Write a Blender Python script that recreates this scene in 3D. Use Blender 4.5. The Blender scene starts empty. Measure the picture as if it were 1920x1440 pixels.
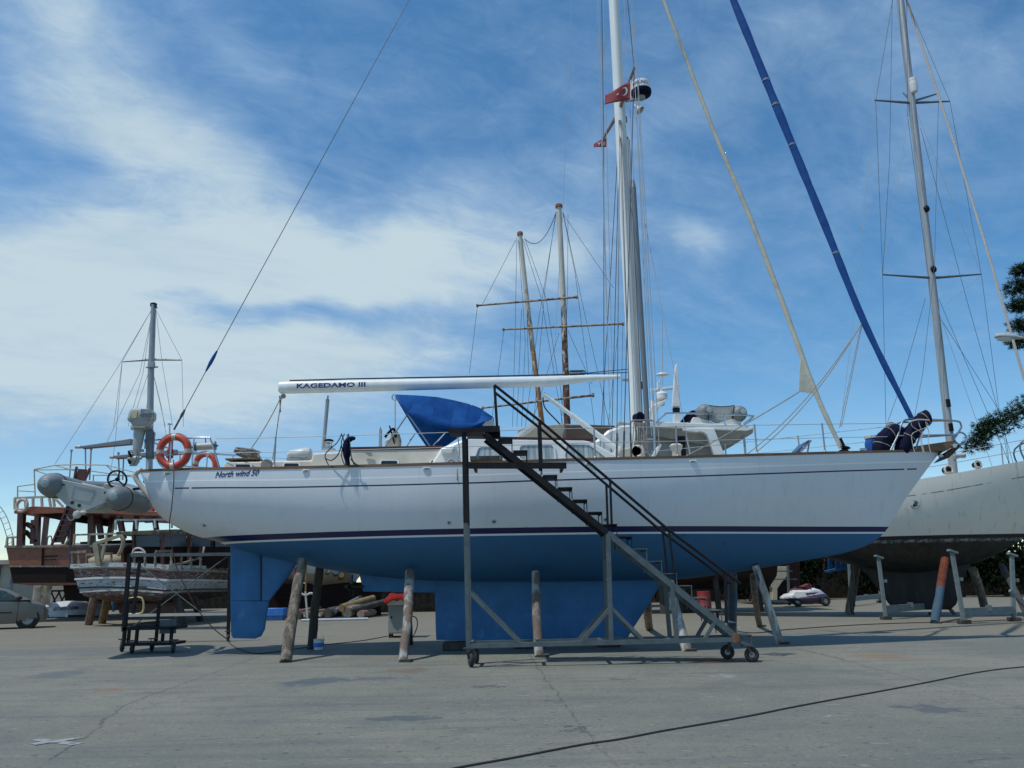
import bpy, bmesh, math, random
import numpy as np
from mathutils import Vector, Matrix, Quaternion
R = math.radians
rnd = random.Random(7)
SC = bpy.context.scene
COL = SC.collection

# ------------------------------------------------------------------ camera
FPX = 28.0 / 36.0 * 1920.0
EYE = Vector((0, 0, 1.42))
PITCH = math.atan((1090 - 720) / FPX)
ROLL = R(1.0)
FWD = Vector((0, math.cos(PITCH), math.sin(PITCH)))
_u = Vector((0, -math.sin(PITCH), math.cos(PITCH)))
_r = Vector((1, 0, 0))
RGT = _r * math.cos(ROLL) - _u * math.sin(ROLL)
UPV = _r * math.sin(ROLL) + _u * math.cos(ROLL)
cd = bpy.data.cameras.new('camera')
cd.lens = 28; cd.sensor_width = 36; cd.clip_start = 0.1; cd.clip_end = 5000
cam = bpy.data.objects.new('camera', cd); COL.objects.link(cam)
M = Matrix.Identity(4)
for i in range(3):
    M[i][0] = RGT[i]; M[i][1] = UPV[i]; M[i][2] = -FWD[i]; M[i][3] = EYE[i]
cam.matrix_world = M
SC.camera = cam

def ray(px, py):
    return RGT * ((px - 960) / FPX) + UPV * (-(py - 720) / FPX) + FWD
def P(px, py, Y):                       # the point seen at that place of the photo, Y metres ahead
    d = ray(px, py); return EYE + d * (Y / d.y)
def G(px, py, z=0.0):                   # the point of the ground seen there
    d = ray(px, py); return EYE + d * ((z - EYE.z) / d.z)

# ------------------------------------------------------------------ node helper
class NT:
    def __init__(s, tree): s.t = tree; s.N = tree.nodes; s.L = tree.links
    def n(s, typ, ins=None, **props):
        d = s.N.new(typ)
        for k, v in props.items(): setattr(d, k, v)
        for k, v in (ins or {}).items():
            sk = d.inputs[k]
            if hasattr(v, 'is_output') or isinstance(v, bpy.types.NodeSocket): s.L.new(v, sk)
            else: sk.default_value = v
        return d
    def m(s, op, a, b=0.0, c=0.0, clamp=False):
        return s.n('ShaderNodeMath', {0: a, 1: b, 2: c}, operation=op, use_clamp=clamp).outputs[0]
    def vm(s, op, a, b=(0, 0, 0)):
        return s.n('ShaderNodeVectorMath', {0: a, 1: b}, operation=op)
    def noise(s, vec, scale, detail=4, rough=.55, dist=0.0):
        return s.n('ShaderNodeTexNoise', {'Vector': vec, 'Scale': scale, 'Detail': detail, 'Roughness': rough, 'Distortion': dist}).outputs['Fac']
    def step(s, x, a, b):
        return s.n('ShaderNodeMapRange', {'Value': x, 'From Min': a, 'From Max': b}, interpolation_type='SMOOTHSTEP').outputs[0]
    def mix(s, f, a, b):
        d = s.N.new('ShaderNodeMix'); d.data_type = 'RGBA'
        for sk, v in ((d.inputs[0], f), (d.inputs[6], a), (d.inputs[7], b)):
            if isinstance(v, bpy.types.NodeSocket): s.L.new(v, sk)
            else: sk.default_value = v if not isinstance(v, tuple) else (v + (1,) if len(v) == 3 else v)
        return d.outputs[2]
    def scale(s, vec, xyz):
        return s.n('ShaderNodeVectorMath', {0: vec, 1: xyz}, operation='MULTIPLY').outputs[0]
    def band(s, x, a, b, e=.002):       # 1 between a and b
        return s.m('MULTIPLY', s.step(x, a - e, a + e), s.step(x, b + e, b - e))

# ------------------------------------------------------------------ sun and sky
SUNV = Vector((0.42, 0.215, -1.0)).normalized()      # the way the light travels
el = math.asin(-SUNV.z); rot = math.atan2(-SUNV.x, -SUNV.y)
sd = bpy.data.lights.new('sun', 'SUN'); sd.energy = 3.1; sd.angle = R(0.55); sd.color = (1.0, 0.955, 0.88)
so = bpy.data.objects.new('sun', sd); COL.objects.link(so)
so.rotation_euler = SUNV.to_track_quat('-Z', 'Y').to_euler()

W = bpy.data.worlds.new('World'); SC.world = W; W.use_nodes = True
W.node_tree.nodes.clear()
t = NT(W.node_tree)
sky = t.n('ShaderNodeTexSky', sky_type='NISHITA', sun_disc=False, sun_elevation=el, sun_rotation=rot, air_density=1.0, dust_density=0.0, ozone_density=3.0)
vec = t.n('ShaderNodeTexCoord').outputs['Generated']
nrm = t.vm('NORMALIZE', vec).outputs[0]
xyz = t.n('ShaderNodeSeparateXYZ', {0: nrm})
dx, dy, dz = xyz.outputs
az = t.m('ARCTAN2', dx, dy); elv = t.m('ARCSINE', dz)
def azel(px, py):
    d = ray(px, py).normalized(); return math.atan2(d.x, d.y), math.asin(d.z)
ae = t.n('ShaderNodeCombineXYZ', {0: az, 1: elv, 2: 0.0}).outputs[0]
zc = t.m('MAXIMUM', dz, 0.0)
zc = t.m('ADD', zc, 0.22)
plane = t.n('ShaderNodeCombineXYZ', {0: t.m('DIVIDE', dx, zc), 1: t.m('DIVIDE', dy, zc), 2: 0.3}).outputs[0]
wob = t.n('ShaderNodeTexNoise', {'Vector': ae, 'Scale': 5.0, 'Detail': 3.0}).outputs['Color']
wobv = t.vm('MULTIPLY', t.vm('SUBTRACT', wob, (.5, .5, .5)).outputs[0], (.22, .14, 0)).outputs[0]
aw = t.vm('ADD', ae, wobv).outputs[0]
acc = None
#  px, py, rx, ry, weight, tilt(deg, up to the right)
BLOBS = [(60, 620, 420, 170, .72, 4), (330, 330, 420, 170, .78, -18), (180, 110, 330, 120, .50, -25), (560, 510, 420, 75, .80, 2), (820, 430, 330, 90, .55, 12),
         (250, 700, 520, 120, .72, 8), (620, 690, 380, 70, .6, 10), (150, 520, 400, 140, .5, 0), (1312, 425, 62, 36, .80, -20), (1040, 470, 150, 75, .5, 30), (1120, 250, 230, 60, .26, 15),
         (1760, 130, 330, 120, .33, -15), (1640, 330, 300, 70, .22, 20), (520, 130, 260, 70, .40, -30), (960, 180, 170, 40, .2, 10), (1480, 60, 260, 60, .22, 10),
         (480, 600, 220, 34, -.45, 4), (640, 590, 190, 36, -.42, 6), (600, 250, 170, 90, -.25, -30), (60, 240, 190, 45, -.30, -12), (880, 620, 220, 40, -.3, 5), (30, 860, 300, 110, -.28, 0), (560, 800, 300, 50, .35, 0)]
for px, py, rx, ry, wt, tl in BLOBS:
    a, e = azel(px, py); a1, _ = azel(px + rx, py); _, e1 = azel(px, py - ry)
    d = t.vm('SUBTRACT', aw, (a, e, 0)).outputs[0]
    d = t.n('ShaderNodeVectorRotate', {'Vector': d, 'Angle': R(-tl)}, rotation_type='Z_AXIS').outputs[0]
    d = t.scale(d, (1 / abs(a1 - a), 1 / abs(e1 - e), 0))
    L2 = t.vm('DOT_PRODUCT', d, d).outputs['Value']
    g = t.m('MULTIPLY', t.m('EXPONENT', t.m('MULTIPLY', L2, -.9)), wt)
    acc = g if acc is None else t.m('ADD', acc, g)
pr = t.n('ShaderNodeVectorRotate', {'Vector': plane, 'Angle': R(-28)}, rotation_type='Z_AXIS').outputs[0]
st = t.noise(t.scale(pr, (.95, 2.1, 1)), 2.5, 10, .62, .8)
fn = t.noise(t.scale(pr, (1.6, 2.1, 1)), 7.0, 10, .68, .7)
bg = t.noise(t.scale(pr, (1.0, 1.6, 1)), .9, 5, .55, .4)
dn = t.m('ADD', acc, t.m('MULTIPLY', t.m('SUBTRACT', st, .5), 1.15))
dn = t.m('ADD', dn, t.m('MULTIPLY', t.m('SUBTRACT', fn, .5), .75))
side = t.step(t.m('ABSOLUTE', az), .62, 1.2)            # all round the rest of the sky: broken cirrus
dn = t.m('ADD', dn, t.m('MULTIPLY', side, t.m('SUBTRACT', bg, .28)))
dens = t.m('ADD', t.m('MULTIPLY', t.step(dn, -.32, 1.30), .92), .035, clamp=True)
thick = t.step(dn, .35, 1.35)
shade = t.noise(t.scale(pr, (1.0, 1.6, 1)), 2.6, 8, .65, .6)

ccol = t.mix(thick, (.36, .53, .74), (.56, .69, .755))
ccol = t.mix(t.m('MULTIPLY', t.step(shade, .42, .75), .50), ccol, (.37, .52, .66))
skyc = t.n('ShaderNodeHueSaturation', {'Hue': .494, 'Saturation': 1.27, 'Value': 1.33, 'Color': sky.outputs[0]}).outputs[0]
b1 = t.n('ShaderNodeBackground', {'Color': skyc, 'Strength': .10})
b2 = t.n('ShaderNodeBackground', {'Color': ccol, 'Strength': 1.0})
mx = t.n('ShaderNodeMixShader', {0: dens, 1: b1.outputs[0], 2: b2.outputs[0]})
t.n('ShaderNodeOutputWorld', {'Surface': mx.outputs[0]})

SC.view_settings.view_transform = 'Standard'; SC.view_settings.look = 'None'
SC.view_settings.exposure = 0.0; SC.view_settings.gamma = 1.0
SC.render.engine = 'CYCLES'; SC.cycles.max_bounces = 6

# ------------------------------------------------------------------ materials
def mk(name, col, rough=.5, col2=None, scale=3.0, amt=.5, bump=0.0, bscale=None, metal=0.0, stretch=(1, 1, 1), col3=None, t3=(.6, .68), spec=.5, s3=None):
    m = bpy.data.materials.new(name); m.use_nodes = True; m.node_tree.nodes.clear()
    t = NT(m.node_tree)
    oc = t.n('ShaderNodeTexCoord').outputs['Object']
    v = t.scale(oc, stretch)
    if col2 is None: col2 = tuple(c * .78 for c in col)
    f = t.noise(v, scale, 6, .6)
    c = t.mix(t.m('MULTIPLY', t.step(f, .35, .7), amt * 2, clamp=True), col, col2)
    if col3 is not None:
        f3 = t.noise(t.vm('ADD', v, (7, 3, 5)).outputs[0], s3 or scale * 1.7, 8, .65)
        c = t.mix(t.step(f3, *t3), c, col3)
    b = t.n('ShaderNodeBsdfPrincipled', {'Base Color': c, 'Roughness': rough, 'Metallic': metal, 'Specular IOR Level': spec})
    if bump:
        h = t.noise(v, bscale or scale * 6, 6, .65)
        bp = t.n('ShaderNodeBump', {'Strength': bump, 'Distance': .02, 'Height': h})
        t.L.new(bp.outputs[0], b.inputs['Normal'])
    t.n('ShaderNodeOutputMaterial', {'Surface': b.outputs[0]})
    return m
MT = dict(
    white=mk('white_gelcoat', (.74, .76, .74), .32, (.62, .65, .64), 1.5, .5),
    cream=mk('cream_paint', (.62, .58, .48), .5, (.5, .47, .39), 2.0, .5),
    hood=mk('blue_canvas', (.005, .062, .235), .9, (.009, .085, .30), 5, .6, .5, 9, spec=.2, col3=(.02, .085, .25), t3=(.62, .72)),
    sailblue=mk('blue_sail_cover', (.003, .060, .25), .9, (.008, .085, .31), 6, .5, .1, 30),
    sailcream=mk('aged_sailcloth', (.58, .57, .47), .85, (.46, .45, .37), 4, .5, .1, 20),
    navy=mk('navy_canvas', (.004, .006, .022), .85, (.007, .010, .034), 5, .5, .5, 12, spec=.15),
    navytext=mk('navy_lettering', (.015, .02, .13), .4, None, 3, .1),
    blueanti=mk('blue_antifouling', (.030, .160, .36), .66, (.024, .132, .30), 2.2, .7, .06, 30, col3=(.055, .20, .39), t3=(.58, .72), s3=3),
    steel=mk('stainless', (.55, .57, .58), .25, None, 5, .3, metal=1.0),
    galv=mk('grey_painted_steel', (.105, .135, .14), .6, (.075, .098, .105), 6, .5, .08, col3=(.12, .055, .028), t3=(.62, .68), spec=.3),
    blacksteel=mk('black_painted_steel', (.010, .011, .013), .6, (.018, .018, .019), 6, .5, .08, col3=(.05, .025, .014), t3=(.68, .74), spec=.18),
    alu=mk('grey_aluminium', (.36, .38, .38), .42, (.28, .3, .31), 3, .5, metal=.35, stretch=(1, 1, .25)),
    mastwhite=mk('white_mast_paint', (.76, .79, .76), .4, (.66, .70, .68), 2.5, .5, stretch=(1, 1, .2)),
    wire=mk('rigging_wire', (.10, .11, .12), .45, None, 5, .3, metal=.4),
    palewire=mk('pale_rigging', (.36, .39, .41), .5, None, 5, .3),
    rope=mk('grey_rope', (.32, .30, .25), .9, (.22, .2, .17), 20, .5, .3, 60),
    darkrope=mk('dark_rope', (.03, .03, .035), .85, None, 20, .5, .2, 60),
    rubber=mk('black_rubber', (.018, .018, .019), .75, (.03, .029, .028), 12, .5, .1),
    orange=mk('orange_lifebuoy', (.52, .065, .03), .5, (.44, .05, .025), 6, .5, .05),
    tape=mk('reflective_tape', (.5, .47, .42), .4, None, 8, .3),
    teak=mk('teak', (.20, .11, .055), .6, (.13, .07, .035), 5, .6, .15, stretch=(.3, 1, 1)),
    mahog=mk('mahogany_varnish', (.095, .022, .014), .35, (.055, .013, .010), 4, .5),
    glass=mk('dark_window', (.012, .014, .016), .08, None, 2, .2, spec=.8),
    curtain=mk('curtain_behind_glass', (.46, .52, .52), .14, (.22, .27, .29), 16, .6, stretch=(1, .1, .05)),
    deck=mk('deck_paint', (.55, .54, .48), .7, None, 3, .4),
    wood=mk('grey_timber', (.24, .205, .155), .9, (.10, .085, .068), 9, .8, 1.0, 26, stretch=(1, 1, .14), col3=(.05, .042, .034), t3=(.56, .66)),
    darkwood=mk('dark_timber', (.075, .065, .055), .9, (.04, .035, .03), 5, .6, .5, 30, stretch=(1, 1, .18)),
    bluewood=mk('blue_flaked_timber', (.05, .13, .22), .85, (.17, .15, .12), 5, .6, .4, 30, stretch=(1, 1, .25)),
    ochrewood=mk('ochre_timber', (.27, .17, .06), .85, (.15, .11, .06), 5, .6, .4, 30, stretch=(1, 1, .2)),
    whitewood=mk('white_flaked_timber', (.52, .54, .52), .85, (.23, .2, .16), 6, .8, .8, 25, stretch=(1, 1, .25), col3=(.02, .05, .16), t3=(.57, .62), s3=5),
    redwood=mk('red_flaked_timber', (.36, .38, .38), .88, (.15, .115, .09), 6, .9, .9, 25, stretch=(1, 1, .25), col3=(.15, .04, .03), t3=(.58, .66), s3=5),
    rustwood=mk('pale_rusty_timber', (.28, .22, .17), .85, (.19, .1, .07), 4, .6, .4, 25, stretch=(1, 1, .3)),
    rustmast=mk('flaking_rusty_mast', (.30, .13, .05), .8, (.16, .055, .025), 5, .6, .3, 25, stretch=(1, 1, .15), col3=(.08, .03, .02), t3=(.56, .6)),
    palemast=mk('flaking_white_mast', (.56, .55, .49), .7, (.45, .42, .36), 4, .5, .2, 25, stretch=(1, 1, .2), col3=(.16, .09, .05), t3=(.60, .64)),
    grpgrey=mk('grey_dinghy_tube', (.20, .225, .235), .55, (.16, .18, .19), 3, .5, .03),
    palecone=mk('pale_rubber', (.33, .40, .41), .55, None, 4, .3),
    dinghyhull=mk('dinghy_gelcoat', (.42, .45, .42), .4, (.36, .38, .35), 3, .5),
    motor=mk('outboard_grey', (.36, .39, .38), .4, (.3, .33, .32), 4, .4),
    motordark=mk('outboard_blue_grey', (.10, .125, .15), .45, None, 4, .4),
    label=mk('yellow_label', (.55, .48, .22), .5, None, 20, .5),
    blackp=mk('black_plastic', (.009, .009, .010), .5, None, 8, .4, spec=.25),
    red=mk('red_cloth', (.24, .016, .012), .9, (.17, .012, .010), 6, .6, .6, 8, spec=.15),
    flagred=mk('flag_red', (.27, .045, .055), .85, (.22, .04, .05), 3, .4),
    flagwhite=mk('flag_white', (.7, .68, .66), .85, None, 3, .2),
    greymetal=mk('grey_cabinet', (.30, .33, .32), .5, (.26, .29, .28), 3, .5),
    hullcream=None, hullgrp=None,
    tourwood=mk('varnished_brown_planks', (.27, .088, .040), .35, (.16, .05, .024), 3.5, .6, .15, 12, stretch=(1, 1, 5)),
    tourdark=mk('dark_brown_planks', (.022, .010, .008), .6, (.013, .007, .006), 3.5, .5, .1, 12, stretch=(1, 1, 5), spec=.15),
    davitwood=mk('tan_davit_paint', (.33, .28, .18), .7, (.25, .21, .14), 6, .5, .1),
    tourrail=mk('cream_rail', (.46, .42, .30), .6, (.34, .3, .2), 6, .5),
    flakered=mk('flaking_red_and_white_planks', (.11, .036, .026), .8, (.16, .11, .09), 3.2, .8, .4, 14, stretch=(1, 1, 3), col3=(.36, .37, .36), t3=(.56, .61), s3=4),
    flakewhite=mk('flaking_white_planks', (.47, .49, .48), .8, (.36, .37, .36), 3, .6, .4, 14, stretch=(1, 1, 3), col3=(.14, .05, .04), t3=(.57, .63), s3=4),
    oldwood=mk('old_bare_wood', (.24, .2, .15), .85, (.14, .115, .09), 5, .6, .4, 20, stretch=(1, 1, .3), col3=(.38, .37, .33), t3=(.55, .62)),
    carpaint=mk('grey_beige_car_paint', (.19, .18, .16), .3, None, 1, .15, metal=.2),
    carglass=mk('car_glass', (.02, .035, .03), .05, (.05, .09, .06), 4, .6, spec=.9),
    boardwhite=mk('white_upturned_hull', (.52, .56, .58), .45, (.52, .56, .58), 2, .5, .05),
    jeans=mk('blue_jeans', (.045, .13, .26), .85, (.03, .09, .2), 10, .5, .2, 40),
    skin=mk('skin', (.42, .25, .17), .6),
    shirt=mk('dark_shirt', (.03, .03, .035), .85),
    stone=mk('shaded_dark_stone', (.032, .030, .026), .95, (.015, .014, .013), 4, .7, .8, 10, col3=(.07, .062, .052), t3=(.64, .74), spec=.1),  # dark stone; shade falling on the walls is put into its colour too
    plaster=mk('pale_plaster', (.36, .33, .26), .85, (.30, .27, .22), .8, .5, .1),
    plastic=mk('bright_blue_plastic', (.03, .19, .55), .4, (.025, .15, .46), 5, .5),
    bark=mk('pine_bark', (.10, .065, .045), .9, (.05, .035, .025), 4, .6, .6, 12, stretch=(1, 1, .3)),
    needle=mk('pine_needles', (.016, .038, .018), .85, (.030, .058, .024), 2.0, .6, spec=.1),
    leaf=mk('shaded_hedge_leaves', (.006, .011, .005), .95, (.012, .020, .008), 1.5, .6, spec=.05),  # leaves near black; the shade of trees is put into their colour
    lampgrey=mk('lamp_housing', (.42, .44, .43), .5, None, 3, .3),
    lens=mk('lamp_lens', (.55, .6, .6), .2, None, 3, .2),
    jetwhite=mk('white_jet_hull', (.62, .63, .63), .35, None, 2, .3),
    jetpurple=mk('purple_jet_hull', (.085, .06, .12), .4, None, 4, .4),
    jetred=mk('dark_red_seat', (.13, .02, .03), .6, None, 4, .4),
    grpred=mk('red_drum', (.26, .025, .02), .5, None, 3, .4),
    solar=mk('solar_cells', (.03, .05, .11), .15, (.05, .08, .16), 30, .6),
    sand=mk('sandy_liferaft_canister', (.58, .60, .58), .4),
    cabinbrown=mk('brown_tarpaulin', (.085, .058, .043), .85, (.065, .045, .035), 2, .5, .2),
    cabincream=mk('faded_cream_roof', (.45, .40, .30), .75, (.36, .32, .24), 3, .5, .1),
    panelgrey=mk('grey_panel', (.30, .30, .27), .55, (.24, .24, .22), 2, .5),  # plain grey of the cabin panels and roof underside
    anchor=mk('brown_anchor', (.085, .065, .05), .6, (.05, .04, .032), 8, .6, .1),
    bronze=mk('bronze_propeller', (.05, .045, .03), .5, None, 8, .4, metal=.6),
)

# ------------------------------------------------------------------ mesh builder
class MB:
    def __init__(s): s.v = []; s.f = []; s.mi = []
    def add(s, vs, fs, mi=0):
        o = len(s.v); s.v += [Vector(v) for v in vs]; s.f += [tuple(i + o for i in f) for f in fs]; s.mi += [mi] * len(fs); return s
    def box(s, c, d, rot=None, mi=0):
        c = Vector(c); x, y, z = [k / 2 for k in d]
        vs = [Vector((a * x, b * y, e * z)) for a in (-1, 1) for b in (-1, 1) for e in (-1, 1)]
        if rot is not None: vs = [rot @ v for v in vs]
        return s.add([v + c for v in vs], [(0, 1, 3, 2), (4, 6, 7, 5), (0, 4, 5, 1), (2, 3, 7, 6), (0, 2, 6, 4), (1, 5, 7, 3)], mi)
    def beam(s, p, q, w, h=None, up=(0, 0, 1), mi=0):
        p = Vector(p); q = Vector(q); h = h or w; d = (q - p).normalized(); up = Vector(up)
        if abs(d.dot(up)) > .98: up = Vector((0, 1, 0))
        a = d.cross(up).normalized(); b = a.cross(d)
        vs = [e + a * (w / 2 * i) + b * (h / 2 * j) for e in (p, q) for i, j in ((-1, -1), (1, -1), (1, 1), (-1, 1))]
        return s.add(vs, [(0, 3, 2, 1), (4, 5, 6, 7), (0, 1, 5, 4), (1, 2, 6, 5), (2, 3, 7, 6), (3, 0, 4, 7)], mi)
    def tube(s, pts, r, n=8, mi=0, cap=True, flat=1.0):
        pts = [Vector(p) for p in pts]; k = len(pts)
        rs = r if isinstance(r, (list, tuple)) else [r] * k
        a = None; rings = []
        for i, p in enumerate(pts):
            d = (pts[min(i + 1, k - 1)] - pts[max(i - 1, 0)]).normalized()
            if a is None:
                a = d.cross(Vector((0, 0, 1)));
                if a.length < .05: a = d.cross(Vector((0, 1, 0)))
            a = (a - d * a.dot(d)).normalized(); b = d.cross(a)
            rings.append([p + (a * math.cos(2 * math.pi * j / n) * flat + b * math.sin(2 * math.pi * j / n)) * rs[i] for j in range(n)])
        return s.loft(rings, cap=cap, mi=mi)
    def loft(s, rings, cap=True, closed=True, mi=0):
        n = len(rings[0]); vs = [v for r_ in rings for v in r_]; fs = []
        for i in range(len(rings) - 1):
            for j in range(n if closed else n - 1):
                k = (j + 1) % n
                fs.append((i * n + j, i * n + k, (i + 1) * n + k, (i + 1) * n + j))
        if cap: fs += [tuple(range(n))[::-1], tuple(range((len(rings) - 1) * n, len(rings) * n))]
        return s.add(vs, fs, mi)
    def lathe(s, prof, c, axis=(0, 0, 1), n=16, mi=0):
        c = Vector(c); ax = Vector(axis).normalized(); a = ax.orthogonal().normalized(); b = ax.cross(a)
        return s.loft([[c + ax * z + (a * math.cos(2 * math.pi * j / n) + b * math.sin(2 * math.pi * j / n)) * max(r, 1e-4) for j in range(n)] for r, z in prof], mi=mi)
    def prism(s, pts, off, mi=0):
        pts = [Vector(p) for p in pts]; off = Vector(off); n = len(pts)
        return s.add(pts + [p + off for p in pts], [tuple(range(n)), tuple(range(2 * n - 1, n - 1, -1))] + [(i, i + n, (i + 1) % n + n, (i + 1) % n) for i in range(n)], mi)
    def ball(s, c, r, n=12, rot=None, mi=0):
        r = (r, r, r) if not isinstance(r, (tuple, list)) else r; rings = []; c = Vector(c)
        for i in range(n // 2 + 1):
            th = math.pi * (i / (n // 2)); ring = []
            for j in range(n):
                v = Vector((r[0] * max(math.sin(th), .02) * math.cos(2 * math.pi * j / n), r[1] * max(math.sin(th), .02) * math.sin(2 * math.pi * j / n), r[2] * math.cos(th)))
                ring.append(c + (rot @ v if rot is not None else v))
            rings.append(ring)
        return s.loft(rings, mi=mi)
    def torus(s, c, axis, Rr, r, n=32, m=10, a0=0, a1=360, mi=0):
        c = Vector(c); ax = Vector(axis).normalized(); a = ax.orthogonal().normalized(); b = ax.cross(a); full = a1 - a0 >= 359.9
        k = n if full else n + 1; rings = []
        for i in range(k):
            th = R(a0 + (a1 - a0) * i / n); d = a * math.cos(th) + b * math.sin(th)
            rings.append([c + d * (Rr + r * math.cos(2 * math.pi * j / m)) + ax * (r * math.sin(2 * math.pi * j / m)) for j in range(m)])
        if full: rings.append(rings[0])
        return s.loft(rings, cap=not full, mi=mi)
    def grid(s, rows, mi=0):
        n = len(rows[0]); vs = [v for r_ in rows for v in r_]
        return s.add(vs, [(i * n + j, i * n + j + 1, (i + 1) * n + j + 1, (i + 1) * n + j) for i in range(len(rows) - 1) for j in range(n - 1)], mi)
    def build(s, name, mat, parent=None, bevel=0.0, solid=0.0, ang=40, flat=False, loc=None):
        off = Vector((0, 0, 0)); p = parent
        while p is not None: off += p.location; p = p.parent
        if parent is None and loc is not None: off = Vector(loc)
        me = bpy.data.meshes.new(name)
        me.from_pydata([v - off for v in s.v], [], s.f)
        mats = mat if isinstance(mat, (list, tuple)) else [mat]
        for m in mats: me.materials.append(MT[m] if isinstance(m, str) else m)
        if len(mats) > 1: me.polygons.foreach_set('material_index', s.mi)
        b = bmesh.new(); b.from_mesh(me)
        bmesh.ops.remove_doubles(b, verts=b.verts, dist=1e-5)
        bmesh.ops.recalc_face_normals(b, faces=b.faces); b.to_mesh(me); b.free()
        if not flat:
            me.shade_smooth(); me.set_sharp_from_angle(angle=R(ang))
        o = bpy.data.objects.new(name, me); COL.objects.link(o)
        if parent is not None: o.parent = parent
        elif loc is not None: o.location = loc
        if bevel:
            m = o.modifiers.new('bevel', 'BEVEL'); m.width = bevel; m.segments = 2; m.limit_method = 'ANGLE'
        if solid:
            m = o.modifiers.new('thickness', 'SOLIDIFY'); m.thickness = solid; m.offset = 0
        return o
def thing(name, label, cat, loc, group=None):
    o = bpy.data.objects.new(name, None); COL.objects.link(o); o.location = Vector(loc); o.empty_display_size = .2
    o['label'] = label; o['category'] = cat
    if group: o['group'] = group
    return o
def tag(o, label, cat, group=None):
    o['label'] = label; o['category'] = cat
    if group: o['group'] = group
    return o
def curve(pts):                                      # smooth interpolation through (x, y)
    xs = np.array([p[0] for p in pts], float); ys = np.array([p[1] for p in pts], float)
    h = np.diff(xs); d = np.diff(ys) / h; m = np.zeros(len(xs)); m[0] = d[0]; m[-1] = d[-1]
    for i in range(1, len(xs) - 1):
        m[i] = 0 if d[i - 1] * d[i] <= 0 else 2 * d[i - 1] * d[i] / (d[i - 1] + d[i])
    def f(x):
        x = min(max(x, xs[0]), xs[-1]); i = min(max(int(np.searchsorted(xs, x)) - 1, 0), len(xs) - 2)
        u = (x - xs[i]) / h[i]
        return float((2 * u**3 - 3 * u**2 + 1) * ys[i] + (u**3 - 2 * u**2 + u) * h[i] * m[i] + (-2 * u**3 + 3 * u**2) * ys[i + 1] + (u**3 - u**2) * h[i] * m[i + 1])
    return f
def sag(p, q, s, n=14):
    p = Vector(p); q = Vector(q)
    return [p.lerp(q, i / n) - Vector((0, 0, s * 4 * (i / n) * (1 - i / n))) for i in range(n + 1)]
def smooth_path(pts, n=6):                           # Catmull-Rom through points
    pts = [Vector(p) for p in pts]; out = []
    for i in range(len(pts) - 1):
        p0 = pts[max(i - 1, 0)]; p1 = pts[i]; p2 = pts[i + 1]; p3 = pts[min(i + 2, len(pts) - 1)]
        for k in range(n):
            u = k / n
            out.append(.5 * ((2 * p1) + (p2 - p0) * u + (2 * p0 - 5 * p1 + 4 * p2 - p3) * u * u + (3 * p1 - p0 - 3 * p2 + p3) * u**3))
    return out + [pts[-1]]
def text_faces(s, shear=0.0, bold=0.0, gap=None, depth=.05):
    c = bpy.data.curves.new('lettering', 'FONT'); c.body = s; c.size = 1; c.shear = shear; c.offset = bold; c.resolution_u = 3
    o = bpy.data.objects.new('lettering', c); COL.objects.link(o)
    dg = bpy.context.evaluated_depsgraph_get(); me = bpy.data.meshes.new_from_object(o.evaluated_get(dg))
    bpy.data.objects.remove(o); bpy.data.curves.remove(c)
    b = bmesh.new(); b.from_mesh(me)
    if gap:
        for z in gap:
            bmesh.ops.bisect_plane(b, geom=b.verts[:] + b.edges[:] + b.faces[:], plane_co=(0, z, 0), plane_no=(0, 1, 0))
        bmesh.ops.delete(b, geom=[f for f in b.faces if gap[0] < f.calc_center_median().y < gap[1]], context='FACES')
    bmesh.ops.triangulate(b, faces=b.faces)
    bmesh.ops.remove_doubles(b, verts=b.verts, dist=1e-4)
    vs = [v.co.copy() for v in b.verts]; b.verts.index_update(); fs = [tuple(v.index for v in f.verts) for f in b.faces]
    b.free(); bpy.data.meshes.remove(me)
    x0 = min(v.x for v in vs); x1 = max(v.x for v in vs)
    return [Vector(((v.x - x0) / (x1 - x0), v.y, 0)) for v in vs], fs    # u in 0..1, v in cap heights (about .7)

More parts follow.
